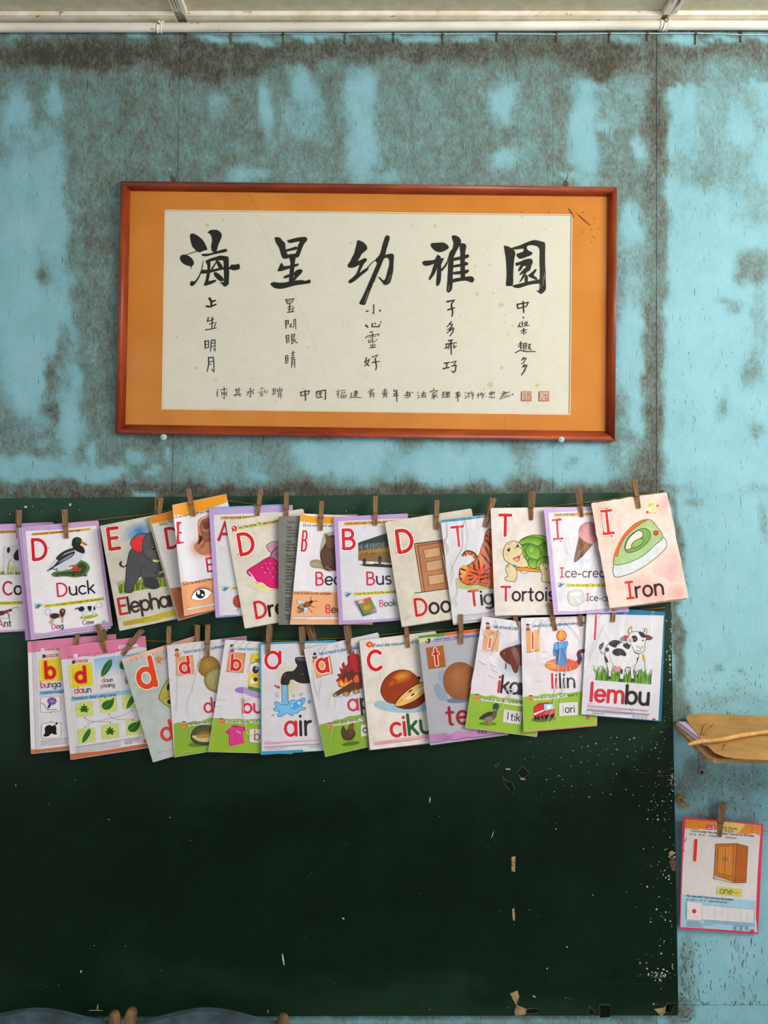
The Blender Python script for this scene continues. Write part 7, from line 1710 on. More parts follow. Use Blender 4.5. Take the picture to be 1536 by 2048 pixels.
c.part('picture'); c.ell(1412, 1160, 20, 18, 'c86a3c'); c.line([(1400, 1140), (1430, 1140)], 8, 'a83a30')
c.film(creases=[(2.2, (960, 140), (930, 210), (915, 280)), (1.8, (880, 150), (840, 200), (810, 190)), (1.8, (1020, 150), (980, 175), (930, 220)), (2.0, (1120, 360), (1125, 480), (1110, 600), (1100, 760), (1075, 900), (1050, 1060), (1000, 1180), (990, 1240)), (2.0, (1200, 590), (1180, 720), (1160, 860), (1130, 990)), (1.4, (1210, 590), (1245, 700)), (1.6, (1170, 160), (1260, 250), (1360, 400)), (1.6, (1320, 220), (1355, 250), (1330, 330)), (1.4, (940, 480), (1020, 470)), (1.3, (950, 550), (1030, 540)), (1.3, (940, 600), (1060, 600)), (1.3, (900, 770), (960, 780)), (1.2, (1090, 1080), (1060, 1160), (1020, 1210))], crop=L5)
CARDS['lilin'] = c

# --- lembu
c = Card('blue backed plastic sleeve with a black and white cartoon cow in grass', [(1173.6, 1228), (1327.6, 1231), (1316.7, 1441), (1162.6, 1428.5)], 0.047, 0.031, -0.003, wave(.001), 'd2d0d6', 0)
c.under([(1175, 1213), (1330, 1223.7), (1323, 1443), (1166, 1430)], '1d7d9c', -.0014, .0008, 'blue_backing')
c.crop(*L6)
c.line([(545, 180), (528, 465)], 32, 'e6dee2'); c.part('letter'); c.line([(545, 184), (528, 465)], 24, 'd83a4c'); c.part('picture')
c.fill([(530, 940), (540, 880), (700, 870), (1000, 880), (1190, 900), (1185, 1000), (1000, 990), (760, 960)], '7c9a3a', 0, 'd2d0d6', 'y')
c.grass(540, 1190, 945, 190, ['6a9a30', '4a7a22', '8ab04a', '3a6218'], 150, 21, 13, .08)
c.line([(1100, 650), (1115, 715)], 24, 'c8a832'); c.line([(1118, 720), (1130, 900)], 5, '7a9a3a')
WH, BK = 'd6d4d8', '3a363a'
c.line([(650, 630), (615, 625), (595, 590), (600, 565)], [14, 12, 12, 14], BK, 4); c.line([(650, 630), (617, 622), (598, 590), (603, 560)], [8, 7, 7, 8], WH, 4); c.fill([(580, 570), (585, 530), (610, 515), (635, 500), (625, 550), (605, 585)], '4a464a', 4)
c.shape([(650, 640), (660, 570), (700, 510), (760, 478), (840, 490), (900, 530), (950, 500), (1000, 620), (1050, 640), (1040, 700), (1010, 770), (985, 830), (990, 900), (1000, 950), (965, 960), (955, 880), (945, 800), (895, 800), (880, 850), (860, 950), (830, 960), (825, 860), (835, 800), (780, 790), (745, 780), (725, 850), (720, 915), (690, 920), (695, 850), (670, 760), (650, 700)], WH, BK, 6, 3)
c.fill([(755, 800), (800, 785), (828, 800), (825, 835), (800, 850), (765, 832)], 'd88a94', 4)
for q in ([(690, 520), (740, 475), (800, 478), (850, 500), (800, 530), (780, 560), (740, 555)], [(655, 575), (690, 560), (700, 600), (670, 612)], [(735, 610), (780, 575), (850, 578), (900, 630), (890, 665), (840, 655), (790, 662), (745, 640)], [(860, 530), (920, 505), (950, 540), (930, 580), (890, 570)], [(652, 660), (680, 700), (690, 740), (660, 730)], [(835, 810), (862, 830), (850, 880), (830, 860)], [(1025, 690), (1042, 680), (1030, 740)]): c.fill(q, '3e3a3e', 4)
for x, y in ((697, 915), (838, 945), (978, 942)): c.fill([(x - 30, y + 12), (x - 15, y - 15), (x + 18, y - 12), (x + 30, y + 15), (x, y + 24)], '4a464a', 4)
c.line([(710, 600), (705, 680), (745, 770)], 4, BK, 4); c.line([(815, 770), (825, 790), (835, 800)], 4, BK); c.line([(910, 800), (960, 795), (1000, 760)], 4, BK, 4)
c.shape([(930, 470), (900, 420), (850, 440), (832, 470), (880, 482)], '8a7a7c', BK, 6, 3); c.fill([(850, 465), (880, 435), (930, 430), (900, 470)], 'c04a58', 3); c.shape([(1115, 450), (1140, 415), (1190, 430), (1215, 450), (1180, 470), (1135, 468)], '5a4a4e', BK, 6, 3); c.fill([(1140, 450), (1180, 438), (1200, 455), (1150, 465)], 'b03a4c', 3)
c.shape([(945, 405), (925, 380), (935, 340), (965, 315), (962, 350), (972, 390)], 'dccf9c', BK, 6, 4); c.shape([(1100, 390), (1120, 370), (1115, 340), (1140, 345), (1145, 380), (1125, 408)], 'dccf9c', BK, 6, 4)
c.shape([(930, 440), (940, 400), (985, 375), (1060, 378), (1120, 410), (1135, 460), (1118, 520), (1120, 590), (1060, 630), (1000, 610), (975, 560), (940, 500)], WH, BK, 6, 4); c.fill([(1045, 380), (1080, 375), (1125, 410), (1135, 440), (1090, 445), (1065, 420)], '3e3a3e', 4); c.ell(995, 458, 40, 40, '3e3a3e'); c.ell(1005, 462, 5, 5, 'e8e8e8', n=8); c.ell(1098, 478, 10, 10, '2a2628'); c.ell(945, 480, 36, 46, '9a989c', 0, c2=WH)
c.line([(1010, 590), (1045, 605), (1085, 595)], [4, 8, 4], 'b83a44', 4); c.line([(1025, 548), (1050, 560), (1070, 570), (1100, 552)], 4, BK, 4); c.ell(1036, 552, 14, 11, WH, 0, oc=BK, ow=4); c.ell(1092, 558, 13, 11, WH, 0, oc=BK, ow=4); c.line([(1070, 572), (1072, 600)], 4, BK)
c.text([('lem', 'c82a40'), ('bu', '332e32')], 478, 1190, 212, -4, .165, .16, sx=1.0)
c.part('picture'); c.fill([(445, 1240), (1165, 1300), (1162, 1320), (445, 1268)], 'd0a8c0'); c.micro(446, 1225, 70, -4, 3); c.micro(446, 1248, 700, -5, 5, '9a5c7c'); c.fill([(440, 1285), (1175, 1345), (1175, 1362), (440, 1305)], '9c989c'); c.micro(500, 1320, 440, -3, 5); c.micro(500, 1338, 150, -3, 5); c.line(rect(442, 1300, 968, 1350), 3, '8a8488', cap=False); c.line([(975, 1345), (972, 1390)], 3, '8a8488')
for k in range(8): c.line(rect(985 + (k % 4) * 46, 1355 + (k // 4) * 24 + (k % 4) * 4, 1012 + (k % 4) * 46, 1366 + (k // 4) * 24 + (k % 4) * 4), 3, '8a8488', cap=False)
c.ell(1230, 1410, 20, 12, 'b84a6a')
c.film([(1173, 1212), (1331, 1223), (1324, 1444), (1161, 1431)], [(1.6, (650, 280), (610, 380), (560, 470)), (1.3, (640, 160), (580, 200), (545, 210)), (1.2, (600, 440), (500, 640), (450, 820)), (1.2, (540, 480), (470, 640)), (1.6, (420, 830), (440, 850)), (1.0, (520, 1290), (505, 1320)), (1.0, (640, 360), (700, 470))], crop=L6)
CARDS['lembu'] = c

# --- number one card on the right
c = Card('pink edged number card with a brown wardrobe and the word one', [(1365.6, 1634), (1526.8, 1648), (1516, 1869), (1358.8, 1857)], .026, .022, -.012, wave(.002), 'd4385f', 0, group='number cards on the right string')
c.crop(*R2)
c.part('border'); c.fill([(272, 318), (700, 355), (1268, 400), (1225, 1000), (1200, 1600), (1218, 1812), (700, 1775), (205, 1745), (212, 1500), (235, 900)], 'd2ccca')
c.fill([(272, 318), (700, 355), (1268, 402), (1250, 540), (1180, 505), (1080, 525), (1020, 515), (900, 490), (700, 460), (560, 462), (480, 445), (400, 465), (330, 442), (262, 440)], 'd88e2c', 0); c.fill([(700, 356), (1035, 382), (1020, 440), (960, 495), (860, 490), (760, 470), (700, 430)], 'd8c070', 3)
c.fill([(215, 1308), (600, 1345), (1200, 1395), (1190, 1690), (1205, 1815), (700, 1770), (206, 1745)], 'a4c4d2'); c.fill([(520, 1655), (1190, 1705), (1190, 1740), (520, 1690)], '88b0c4')
c.part('picture'); rbox(c, 545, 395, 668, 455, 14, 2, None, 'c83a64', -.04); c.text('2', 628, 448, 38, -4, .2, col='f0e4e8'); c.micro(562, 415, 52, -4, 5, 'f0d0dc'); c.micro(562, 438, 52, -4, 12, 'f0d0dc')
c.text('My House', 772, 445, 34, -5, .16, .16, col='5a4a1c')
def han(c, x, y, s_, ang, n, colr, seed=0, rows=None):
    """rows of small square characters, drawn stroke by stroke"""
    pats = [[((0, 2), (8, 2)), ((4, 0), (4, 10)), ((0, 5), (8, 5)), ((1, 9), (7, 9))], [((0, 1), (3, 0)), ((1, 0), (1, 10)), ((4, 2), (9, 2)), ((6, 0), (6, 9)), ((4, 6), (9, 6))], [((1, 1), (8, 1)), ((1, 1), (1, 9)), ((8, 1), (8, 9)), ((1, 5), (8, 5)), ((1, 9), (8, 9))], [((0, 3), (9, 3)), ((4, 0), (4, 4)), ((1, 6), (8, 6)), ((4, 5), (1, 10)), ((5, 5), (9, 10))], [((0, 5), (9, 5))]]
    ca, sa = math.cos(math.radians(ang)), math.sin(math.radians(ang)); rn_ = random.Random(seed)
    old = c.cur; c.cur = 'small_print'
    for k in range(n):
        p = pats[rows[k]] if rows else rn_.choice(pats)
        for a, b_ in p:
            f = lambda q: (x + ((k * 11.5 + q[0]) * ca + q[1] * sa) * s_ / 10, y + (-(k * 11.5 + q[0]) * sa + q[1] * ca) * s_ / 10)
            c.line([f(a), f(b_)], s_ * .13, colr, cap=False)
    c.cur = old
han(c, 785, 456, 38, -4, 3, '4a4a28', 1, [1, 2, 3])
c.text('Trace the number, then colour the object. Count and say the number.', 335, 485, 27, -4.6, .15, .1, sx=.87, col='4a4648')
han(c, 335, 505, 24, -5, 3, '4a4648', 3, [1, 4, 1]); han(c, 450, 514, 24, -5, 3, '4a4648', 5, [2, 4, 2]); han(c, 565, 524, 24, -5, 7, '4a4648', 6); han(c, 805, 548, 24, -5, 6, '4a4648', 7)
c.part('picture'); c.line([(408, 602), (392, 858)], 56, 'e8d8d0'); c.part('letter'); c.line([(408, 602), (392, 858)], 46, 'd23a34'); c.part('picture')
c.line([(285, 570), (262, 615)], 7, '3a3638'); c.line([(245, 725), (256, 740)], 6, '3a3638')
c.ell(860, 1150, 220, 26, 'b8c4a4', 6, c2='d2ccca')
WD, WL = 'c07830', '5a3418'
c.fill([(670, 650), (950, 642), (918, 1160), (650, 1060)], 'c27c34'); c.fill([(950, 642), (1098, 680), (1072, 1155), (918, 1160)], 'b86c2c')
c.fill([(708, 680), (908, 668), (890, 1075), (685, 1030)], 'cc8a3c'); c.line([(708, 680), (908, 668), (890, 1075), (685, 1030), (708, 680)], 6, WL, cap=False); c.line([(800, 675), (788, 1052)], 5, WL); c.line([(670, 650), (950, 642), (1098, 682)], 7, WL); c.line([(670, 650), (652, 1055), (636, 1102)], 6, WL); c.line([(950, 642), (935, 900), (915, 1160)], 6, WL); c.line([(636, 1102), (915, 1162), (1075, 1158)], 7, WL); c.line([(650, 1060), (920, 1105), (1080, 1100)], 4, WL); c.line([(645, 1080), (918, 1130), (1078, 1125)], 4, WL); c.line([(1096, 690), (1072, 1150)], 5, WL)
for k in range(5): c.line([(730 + k * 38, 690), (720 + k * 38, 1030)], 3, 'a8682c'); c.line([(970 + k * 28, 670 + k * 7), (945 + k * 28, 1090)], 3, '9c5a24')
c.line([(690, 700), (690, 1000)], 4, 'a8682c')
for x in (770, 812): c.ell(x, 843, 17, 21, '8f8f94', 0, oc='4a4a50', ow=6); 
c.fill([(688, 1212), (1018, 1245), (1012, 1345), (682, 1310)], 'd0c456'); c.text('one', 722, 1300, 88, -4.5, .12, .14, col='3a6a6a'); c.part('letter'); c.line([(905, 1288), (975, 1296)], 6, '5a5a3c')
c.text('How many dots? Count and trace the numbers.', 288, 1342, 27, -5, .14, .11, sx=.92, col='3c4a54'); han(c, 290, 1365, 24, -5, 6, '3c4a54', 11); han(c, 468, 1380, 24, -5, 3, '3c4a54', 12, [1, 4, 1]); han(c, 580, 1390, 24, -5, 10, '3c4a54', 13)
c.part('picture')
c.fill([(290, 1405), (490, 1425), (485, 1660), (285, 1645)], 'd8d2d0'); c.fill([(490, 1455), (1178, 1515), (1172, 1690), (485, 1645)], 'd4d0d0')
c.line([(290, 1405), (490, 1425), (485, 1660), (285, 1645), (290, 1405)], 3, '9ca0a8', cap=False); c.line([(490, 1455), (1178, 1515), (1172, 1690), (485, 1645)], 3, '9ca0a8', cap=False)
for x in (658, 832, 1005): c.line([(x, 1470 + (x - 658) * .087), (x - 3, 1655 + (x - 658) * .08)], 3, '9ca0a8', cap=False)
for x in (572, 748, 918, 1088): c.line([(x, 1495 + (x - 572) * .08), (x - 2, 1615 + (x - 572) * .08)], 3, 'a8a4a8')
c.ell(386, 1535, 29, 30, 'd24444'); c.line([(300, 1500), (330, 1530)], 10, 'f0eef0'); c.line([(400, 1570), (460, 1620)], 8, 'e8e4e8')  # the pale strokes paint glints of the plastic folds into the print
for k, l in enumerate((180, 350, 200, 230)): c.micro(290, 1672 + k * 20, l, -4, 5, '5a6068', k)
c.micro(905, 1725, 190, -4, 5, '5a6068')
for k in range(9): c.line(rect(912 + (k % 3) * 78, 1745 + (k // 3) * 16, 945 + (k % 3) * 78, 1755 + (k // 3) * 16), 3, '6a7078', cap=False)
c.ell(1155, 1800, 26, 24, 'c04a64')
c.film(creases=[(1.2, (300, 1500), (320, 1530)), (1.2, (390, 1575), (470, 1610)), (1.0, (1090, 1640), (1120, 1650))], crop=R2)
CARDS['one'] = c

for k, c in CARDS.items():
    c.build()

# ---------------------------------------------------------------- strings
def string(name, label, pts, r=0.0008, dep=None):
    cp = catmull(pts, 5)
    bm = bmesh.new(); add_tube(bm, [P(x, y, d) for x, y, d in cp], r, 6)
    q = pts[len(pts) // 2]
    o = from_bm(name, bm, None, M['string'], True, origin=P(*q))
    o['label'] = label; o['category'] = 'string'
    return o
def dcard(k, x, y): return CARDS[k].depth(x, y)
top_pts = [(-140, 1066), (-60, 1058), (37, 1052), (133, 1046), (312, 1026), (383, 1008), (440, 1001), (518, 1010), (573, 1018), (641, 1031), (750, 1031), (873, 1030), (975, 1027), (1062, 1017), (1161, 1006), (1272, 992), (1318, 984)]
top_key = ['cow', 'cow', 'cow', 'duck', 'elephant', 'ear', None, 'a', 'dress', 'bear', 'bus', 'door', 'tiger', 'tortoise', 'ice', 'iron', None]
# the string runs behind the pages, clear of the board
def back_d(k, x, y):
    return max(.0165, min(.03, dcard(k, x, y) - .007)) if k else .018
tp = []
for (x, y), k in zip(top_pts, top_key): tp.append((x, y, .0185))
string('card_string', 'yellow string along the top of the chalkboard holding the upper cards', tp)
lp = [(120, 1268), (155, 1271), (205, 1276), (265, 1280), (338, 1283), (415, 1284), (540, 1282), (606, 1280), (698, 1275), (757, 1270), (814, 1265), (921, 1257), (1033, 1245), (1108, 1238), (1162, 1232), (1225, 1225), (1330, 1215)]
string('card_string', 'yellow string across the chalkboard holding the lower cards', [(x, y, .0168) for x, y in lp])
rs = string('card_string', 'knotted yellow string beside the chalkboard holding the number card', [(1356, 1600, .012), (1366, 1607, .013), (1378, 1613, .014), (1412, 1630, .015), (1440, 1645, .016), (1490, 1655, .016), (1540, 1663, .016), (1640, 1668, .015)], .0009)
kt = thing('string_knot', 'orange knotted string end tied beside the chalkboard edge', 'knot', P(1360, 1612, .008))
bm = bmesh.new()
kp = [(1356, 1594), (1363, 1593), (1366, 1598), (1360, 1602), (1355, 1597), (1362, 1594)]
add_tube(bm, [P(x, y, .012 + .004 * (i % 2)) for i, (x, y) in enumerate(catmull(kp, 4))], .0028, 7)
from_bm('knot', bm, kt, M['string'], True)
for k, (dx, dy) in enumerate(((0, 0), (3, 4), (-2, 6))):
    bm = bmesh.new(); add_tube(bm, [P(1360 + dx * .3, 1600, .012), P(1364 + dx, 1607 + dy * .6, .014), P(1370 + dx, 1609 + dy, .012), P(1378 + dx * .3, 1610 + dy * .4, .014)], .0012, 6); from_bm('loose_end', bm, kt, M['string'], True)
# nails at the ends of the strings
for lab, x, y in (('small nail holding the upper card string at the board corner', 1319, 983), ('small nail holding the knotted string beside the chalkboard', 1358, 1597)):
    t = thing('string_nail', lab, 'nail', P(x, y, 0))
    bm = bmesh.new(); a = P(x, y, 0.0); add_tube(bm, [a + Vector((0, -.0002, 0)), a + Vector((0, -.022, .001))], .0011, 6); from_bm('shank', bm, t, M['wire'])
    bm = bmesh.new(); add_tube(bm, [a + Vector((0, -.0215, .001)), a + Vector((0, -.0228, .001))], .0028, 8); from_bm('head', bm, t, M['wire'])

# ---------------------------------------------------------------- clothespins
def pin_meshes():
    """unit pin: top at the origin, jaws at z = -66 mm; front leg towards -y"""
    out = {}
    L = 0.066
    prof = [(-.0004, -L), (-.0040, -L), (-.0062, -.050), (-.0078, -.036), (-.0086, -.028), (-.0098, -.012), (-.0108, 0), (-.0052, 0), (-.0032, -.018), (-.0012, -.030), (-.0012, -.040), (-.0022, -.044), (-.0012, -.048), (-.0004, -.052)]
    for nm, s_ in (('front', 1), ('rear', -1)):
        bm = bmesh.new(); w = .0048
        a = [bm.verts.new((-w, y * s_, z)) for y, z in prof]; b_ = [bm.verts.new((w, y * s_, z)) for y, z in prof]
        n = len(prof)
        tr = tessellate_polygon([[Vector((y, z, 0)) for y, z in prof]])
        for t in tr:
            bm.faces.new([a[i] for i in t]); bm.faces.new([b_[i] for i in t][::-1])
        for i in range(n):
            j = (i + 1) % n; bm.faces.new((a[i], a[j], b_[j], b_[i]))
        bmesh.ops.recalc_face_normals(bm, faces=bm.faces[:])
        me = bpy.data.meshes.new('pin_leg_' + nm); bm.to_mesh(me); bm.free(); me.materials.append(M['pin']); out[nm] = me
    bm = bmesh.new()
    add_tube(bm, [(-.0042, 0, -.0285), (.0042, 0, -.0285)], .0024, 10)
    for s_ in (1, -1):
        x = .0052 * s_
        add_tube(bm, [(x, .0005, -.0285), (x, -.0062 * 1, -.0385), (x * .98, -.0084, -.0385), (-x * .1, -.0086, -.0385)], .0006, 5)
        add_tube(bm, [(x, -.0005, -.0285), (x, .0062, -.0385), (x * .98, .0084, -.0385), (-x * .1, .0086, -.0385)], .0006, 5)
    me = bpy.data.meshes.new('pin_spring'); bm.to_mesh(me); bm.free(); me.materials.append(M['wire']); out['spring'] = me
    return out
PM = pin_meshes()
def pin(label, top, bot, d, twist=0.0, lean=0.0):
    a, b_ = P(*top, d), P(*bot, d)
    zax = (a - b_).normalized()
    L = (a - b_).length
    t = thing('clothespin', label, 'clothespin', a, 'wooden clothespins')
    yax = Vector((0, 1, 0)); xax = yax.cross(zax).normalized(); yax = zax.cross(xax).normalized()
    m = Matrix((xax, yax, zax)).transposed()
    m = m @ Matrix.Rotation(math.radians(twist), 3, 'Z')
    t.rotation_euler = m.to_euler()
    k = L / 0.066
    t.scale = (min(1.12, max(.9, k)),) * 2 + (k,)
    for nm, key in (('leg', 'front'), ('leg', 'rear'), ('spring', 'spring')):
        newobj(nm, PM[key], t)
    return t
def pc(label, key, top, bot, twist=0, extra=0.0):
    """pin gripping card `key` at its jaws"""
    d = CARDS[key].depth(*bot) - CARDS[key].th / 2 + extra
    # jaws close on the page; the string passes behind
    return pin(label, top, bot, d, twist)
pc('tan wooden clothespin at the far left, holding the half hidden cow card', 'cow', (37.5, 1020), (37, 1076), 38)
pc('wooden clothespin holding the duck card', 'duck', (129.5, 1019), (133, 1077), 14)
pc('splayed clothespin holding the elephant card', 'elephant', (318, 995), (315, 1052), 48)
pc('wooden clothespin holding the curled ear card', 'ear', (377, 978), (388, 1033), 8)
pc('wooden clothespin holding the mostly hidden letter A card', 'a', (522.5, 977), (514, 1034), 10)
pc('wooden clothespin holding the pink dress card', 'dress', (573, 985), (573, 1042), 5)
pc('wooden clothespin holding the bear card', 'bear', (643.5, 1002), (641, 1061), 6)
pc('wooden clothespin holding the bus card', 'bus', (751, 992), (750, 1051), 4)
pc('wooden clothespin holding the brown door card', 'door', (874, 1000), (872, 1059), 0)
pc('slanted clothespin holding the tiger card', 'tiger', (986, 996), (969, 1054), 10)
pc('splayed clothespin holding the tortoise card', 'tortoise', (1065, 982), (1062, 1040), -28)
pc('splayed clothespin holding the ice-cream card', 'ice', (1157, 977), (1163, 1034), -28)
pc('wooden clothespin holding the iron card', 'iron', (1268, 960), (1277, 1017), -8)
pc('wooden clothespin holding the pink letter b worksheet, behind the duck card', 'bunga', (159, 1234), (153, 1290), 16)
pc('wooden clothespin holding the worksheet of green leaves', 'daun', (200, 1247), (212, 1305), -14)
pc('diagonal clothespin between the green leaves worksheet and the orange letter d card', 'daun', (284, 1261), (246, 1309), 0)
pc('wooden clothespin holding the orange letter d card, on its top edge', 'dadu', (338, 1253), (337, 1311), 14)
pc('clothespin half hidden behind the durian card, holding the corner of the orange letter d card', 'dadu', (394, 1250), (395, 1307), 26)
pc('wooden clothespin holding the durian card', 'durian', (415.5, 1250), (414.5, 1313), 14)
pc('wooden clothespin at the left corner of the water tap card', 'air', (540, 1249), (536, 1309), -4)
pc('wooden clothespin above the tap on the water tap card', 'air', (604, 1252), (606.6, 1310), -10)
pc('slanted clothespin between the water tap card and the camp fire card', 'buku', (618, 1249), (633, 1305), -24, -.004)
pc('wooden clothespin holding the camp fire card', 'api', (694, 1250), (701, 1308), -18)
pc('wooden clothespin holding the ciku fruit card', 'ciku', (811, 1238), (816, 1295), 0)
pc('wooden clothespin holding the brown egg card', 'telur', (920.5, 1227.7), (921.7, 1287.3), 4)
pc('clothespin holding the fish card, tucked under the tortoise card', 'ikan', (1028, 1207), (1035, 1263), -12, -.005)
pc('clothespin holding the candle card by its middle', 'lilin', (1099, 1205), (1111, 1261), -14)
pc('clothespin holding the candle card near its right edge', 'lilin', (1157, 1196), (1162, 1252), -10)
pc('clothespin holding the cartoon cow card, tucked under the ice-cream card', 'lembu', (1226, 1187), (1224.5, 1243.5), 12)
pc('splayed clothespin holding the number one card', 'one', (1446.5, 1606), (1439, 1671), -34)

# ---------------------------------------------------------------- shelf with card sheet, papers and cane
ZS = ZC - (1441 - 1024) / 870.0
shelf = thing('wall_shelf', 'small plywood shelf on the wall right of the chalkboard', 'shelf', (P(1440, 1441, 0).x, 0, ZS))
def plate(bm, pts, z0, z1):
    lo = [bm.verts.new((x, y, z0)) for x, y in pts]; hi = [bm.verts.new((x, y, z1)) for x, y in pts]
    n = len(pts)
    bm.faces.new(lo[::-1]); bm.faces.new(hi)
    for i in range(n):
        j = (i + 1) % n; bm.faces.new((lo[i], lo[j], hi[j], hi[i]))
    bmesh.ops.recalc_face_normals(bm, faces=bm.faces[:])
q = [PZ(1351, 1441.5, ZS), PZ(1352, 1452, ZS), PZ(1412, 1512, ZS), PZ(1427, 1517, ZS), PZ(1536, 1517.5, ZS), PZ(1900, 1519, ZS)]
sh = [(v.x, min(v.y, -0.0006)) for v in q]; sh.append((sh[-1][0], -0.0006))
bm = bmesh.new(); plate(bm, sh, ZS - 0.0085, ZS); from_bm('board', bm, shelf, M['ply'])
def bracket(px):
    b0 = P(px, 1500, 0)
    x = b0.x; zb = P(px, 1551, 0).z
    bm = bmesh.new()
    n = 8; w = .0062
    pts = [(x - w, ZS - .0088), (x + w, ZS - .0088), (x + w, zb + w)] + [(x + w * math.cos(math.pi * k / n), zb + w - w * math.sin(math.pi * k / n)) for k in range(1, n)] + [(x - w, zb + w)]
    a = [bm.verts.new((p, -.0022, z)) for p, z in pts]; c_ = [bm.verts.new((p, -.0002, z)) for p, z in pts]
    bm.faces.new(a); bm.faces.new(c_[::-1])
    for i in range(len(pts)):
        j = (i + 1) % len(pts); bm.faces.new((a[i], a[j], c_[j], c_[i]))
    add_box(bm, x - w, x + w, -.17, -.0022, ZS - .0110, ZS - .0088)
    add_box(bm, x - .0008, x + .0008, -.05, -.0022, ZS - .0500, ZS - .0110)
    bmesh.ops.recalc_face_normals(bm, faces=bm.faces[:])
    br = from_bm('bracket', bm, shelf, M['steel'])
    bm = bmesh.new(); add_tube(bm, [(x, -.0021, zb + w + .002), (x, -.0034, zb + w + .002)], .0034, 10); from_bm('screw', bm, br, M['black'], origin=shelf.location.copy())
bracket(1403)
# papers under the sheet
t = thing('paper_stack', 'thin stack of white and lilac papers at the left end of the shelf', 'papers', PZ(1440, 1475, ZS))
for k, (pts, mt) in enumerate((([(1353, 1448), (1402, 1486), (1440, 1500), (1600, 1500), (1600, 1447)], 'd9d2da'), ([(1356, 1445), (1400, 1478), (1440, 1496), (1600, 1496), (1600, 1445)], 'c3aecb'))):
    v = [PZ(x, y, ZS + .002 + .0045 * k) for x, y in pts]
    bm = bmesh.new(); plate(bm, [(p.x, min(p.y, -.001)) for p in v], ZS + .0002 + .0045 * k, ZS + .0042 + .0045 * k)
    lay = bm.loops.layers.float_color.new('ink')
    for f in bm.faces:
        for l_ in f.loops: l_[lay] = hx(mt)
    from_bm('sheet', bm, t, M['ink'])
# wrinkled brown sheet
zk = ZS + .0098
out = [(1372, 1438.5), (1380, 1432), (1404, 1429.5), (1470, 1432), (1560, 1436), (1660, 1440), (1660, 1522), (1536, 1518.5), (1490, 1517), (1450, 1513), (1428, 1505), (1412, 1489), (1402, 1478), (1386, 1456)]
bm = bmesh.new()
pp = [PZ(x, y, zk + .006 * max(0, (1445 - y) / 15)) for x, y in out]
vs_ = [bm.verts.new((p.x, min(p.y, -.003), zk)) for p in pp]
for tr in tessellate_polygon([[Vector((v.co.x, v.co.y, 0)) for v in vs_]]): bm.faces.new([vs_[i] for i in tr])
bmesh.ops.subdivide_edges(bm, edges=bm.edges[:], cuts=5, use_grid_fill=True)
bmesh.ops.triangulate(bm, faces=bm.faces[:])
for v in bm.verts:
    q = v.co
    v.co.z = zk + .0016 * noise.noise(Vector((q.x * 30, q.y * 22, 1))) + .0007 * noise.noise(Vector((q.x * 90, q.y * 70, 4))) + .012 * max(0.0, (q.y + .06) / .06)
bm.normal_update()
if sum(f.normal.z for f in bm.faces) < 0: bmesh.ops.reverse_faces(bm, faces=bm.faces[:])
r = bmesh.ops.extrude_face_region(bm, geom=bm.faces[:])
for v in r['geom']:
    if isinstance(v, bmesh.types.BMVert): v.co.z -= .0012
bmesh.ops.recalc_face_normals(bm, faces=bm.faces[:])
o = from_bm('brown_sheet', bm, None, M['kraft'], origin=Vector((pp[10].x, pp[10].y, zk)))
o['label'] = 'wrinkled brown card sheet lying on the wall shelf'; o['category'] = 'sheet'
# creases on the sheet
for q in ([(1419, 1433), (1424, 1436), (1416, 1446), (1408, 1453), (1404, 1470)], [(1424, 1436), (1472, 1433)], [(1428, 1447), (1422, 1457), (1408, 1468)], [(1452, 1487), (1451, 1494), (1446, 1498)]):
    bm = bmesh.new(); add_tube(bm, [PZ(x, y, zk + .0022) for x, y in q], .0012, 5)
    from_bm('crease', bm, o, M['kraft'], True, origin=o.location.copy())
# bamboo cane
cn = thing('bamboo_cane', 'thin yellow bamboo cane lying across the brown sheet', 'cane', PZ(1440, 1480, zk))
cp = [(1376, 1489.5), (1384, 1487), (1402, 1483), (1412, 1482.5), (1440, 1480), (1462, 1475), (1475, 1472), (1497, 1468.5), (1536, 1464), (1640, 1452)]
cz = zk + .0085
rad = [.0012, .0038, .0046, .0044, .0045, .0045, .0047, .0045, .0045, .0045]
bm = bmesh.new(); add_tube(bm, [PZ(x, y, cz) for x, y in catmull([(a, b_) for a, b_ in cp], 3)], [rad[min(len(rad) - 1, int(i / 3))] * (1 - (i % 3) / 3) + rad[min(len(rad) - 1, int(i / 3) + 1)] * ((i % 3) / 3) for i in range((len(cp) - 1) * 3 + 1)], 10)
from_bm('stalk', bm, cn, M['cane'], True)
for x, y in ((1403, 1483.2), (1412, 1482.4), (1474, 1472.2), (1498, 1468.4)):
    bm = bmesh.new(); a, b_ = PZ(x - .8, y + .1, cz), PZ(x + .8, y - .1, cz); add_tube(bm, [a, b_], .0051, 10); from_bm('joint', bm, cn, M['cane'])

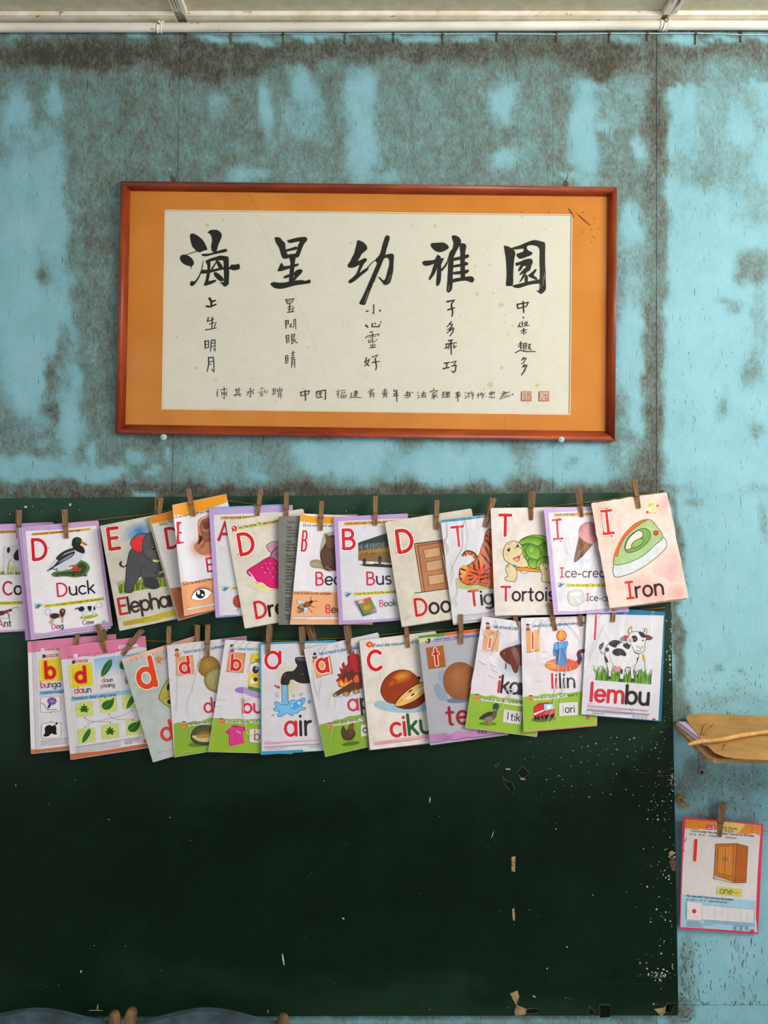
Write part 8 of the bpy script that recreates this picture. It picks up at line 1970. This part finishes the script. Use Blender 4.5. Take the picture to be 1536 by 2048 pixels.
# ---------------------------------------------------------------- two small chairs standing against the board wall
def chair(label, xl, xr, crest, dd, tops):
    c0 = P((xl + xr) / 2, 2024, dd)
    t = thing('school_chair', label, 'chair', (c0.x, -dd, 0), 'small chairs under the chalkboard')
    X0, X1 = P(xl, 2024, dd).x, P(xr, 2024, dd).x
    for (x, ty, lean) in ((X0, tops[0], tops[2]), (X1, tops[1], tops[3])):
        zt = P(0, ty, dd).z
        bm = bmesh.new()
        add_tube(bm, [(x, -dd - .02, 0), (x, -dd - .008, .3), (x, -dd, zt - .06), (x + lean * .4, -dd, zt - .02), (x + lean * .8, -dd, zt - .008), (x + lean, -dd, zt - .0015), (x + lean * 1.05, -dd, zt)], [.012, .0135, .0135, .0133, .0118, .008, .003], 12)
        from_bm('back_post', bm, t, M['chairwood'], True)
    def rail(name, zc, h, arch):
        bm = bmesh.new(); n = 16; top, lo = [], []
        for i in range(n + 1):
            u = i / n; x = X0 + .010 + (X1 - X0 - .020) * u
            b_ = arch * math.sin(math.pi * u) ** 2
            yy = -dd + .012 * math.sin(math.pi * u)
            top.append([bm.verts.new((x, yy - .007, zc + b_)), bm.verts.new((x, yy + .007, zc + b_))]); lo.append([bm.verts.new((x, yy - .007, zc - h)), bm.verts.new((x, yy + .007, zc - h))])
        for i in range(n):
            bm.faces.new((top[i][0], top[i + 1][0], top[i + 1][1], top[i][1])); bm.faces.new((lo[i][1], lo[i + 1][1], lo[i + 1][0], lo[i][0]))
            bm.faces.new((lo[i][0], lo[i + 1][0], top[i + 1][0], top[i][0])); bm.faces.new((top[i][1], top[i + 1][1], lo[i + 1][1], lo[i][1]))
        bm.faces.new((top[0][0], top[0][1], lo[0][1], lo[0][0])); bm.faces.new((top[n][1], top[n][0], lo[n][0], lo[n][1]))
        bmesh.ops.recalc_face_normals(bm, faces=bm.faces[:])
        from_bm(name, bm, t, M['chairblue'])
    zt = P(0, crest[0], dd).z; ze = P(0, crest[1], dd).z
    rail('top_rail', ze, .05, zt - ze)
    rail('lower_rail', ze - .10, .035, .0)
    bm = bmesh.new(); add_box(bm, X0 - .012, X1 + .012, -dd - .29, -dd - .02, .285, .303)
    bmesh.ops.bevel(bm, geom=bm.edges[:], offset=.005, segments=2, affect='EDGES'); from_bm('seat', bm, t, M['chairblue'])
    for x in (X0, X1):
        bm = bmesh.new(); add_tube(bm, [(x, -dd - .275, 0), (x, -dd - .265, .286)], .0125, 10); from_bm('front_leg', bm, t, M['chairwood'], True)
        bm = bmesh.new(); add_tube(bm, [(x, -dd - .27, .12), (x, -dd - .016, .12)], .008, 8); from_bm('side_stretcher', bm, t, M['chairwood'], True)
    bm = bmesh.new(); add_tube(bm, [(X0, -dd - .27, .16), (X1, -dd - .27, .16)], .008, 8); from_bm('front_stretcher', bm, t, M['chairwood'], True)
chair('small blue backed chair at the bottom left edge, its right wooden post showing', -90, 229, (2026.5, 2046), .10, (2022, 2022, 0, 0))
chair('small blue backed chair with two wooden post tops, right of the other chair', 258, 565, (2026, 2045), .10, (2016, 2028, .008, 0.002))
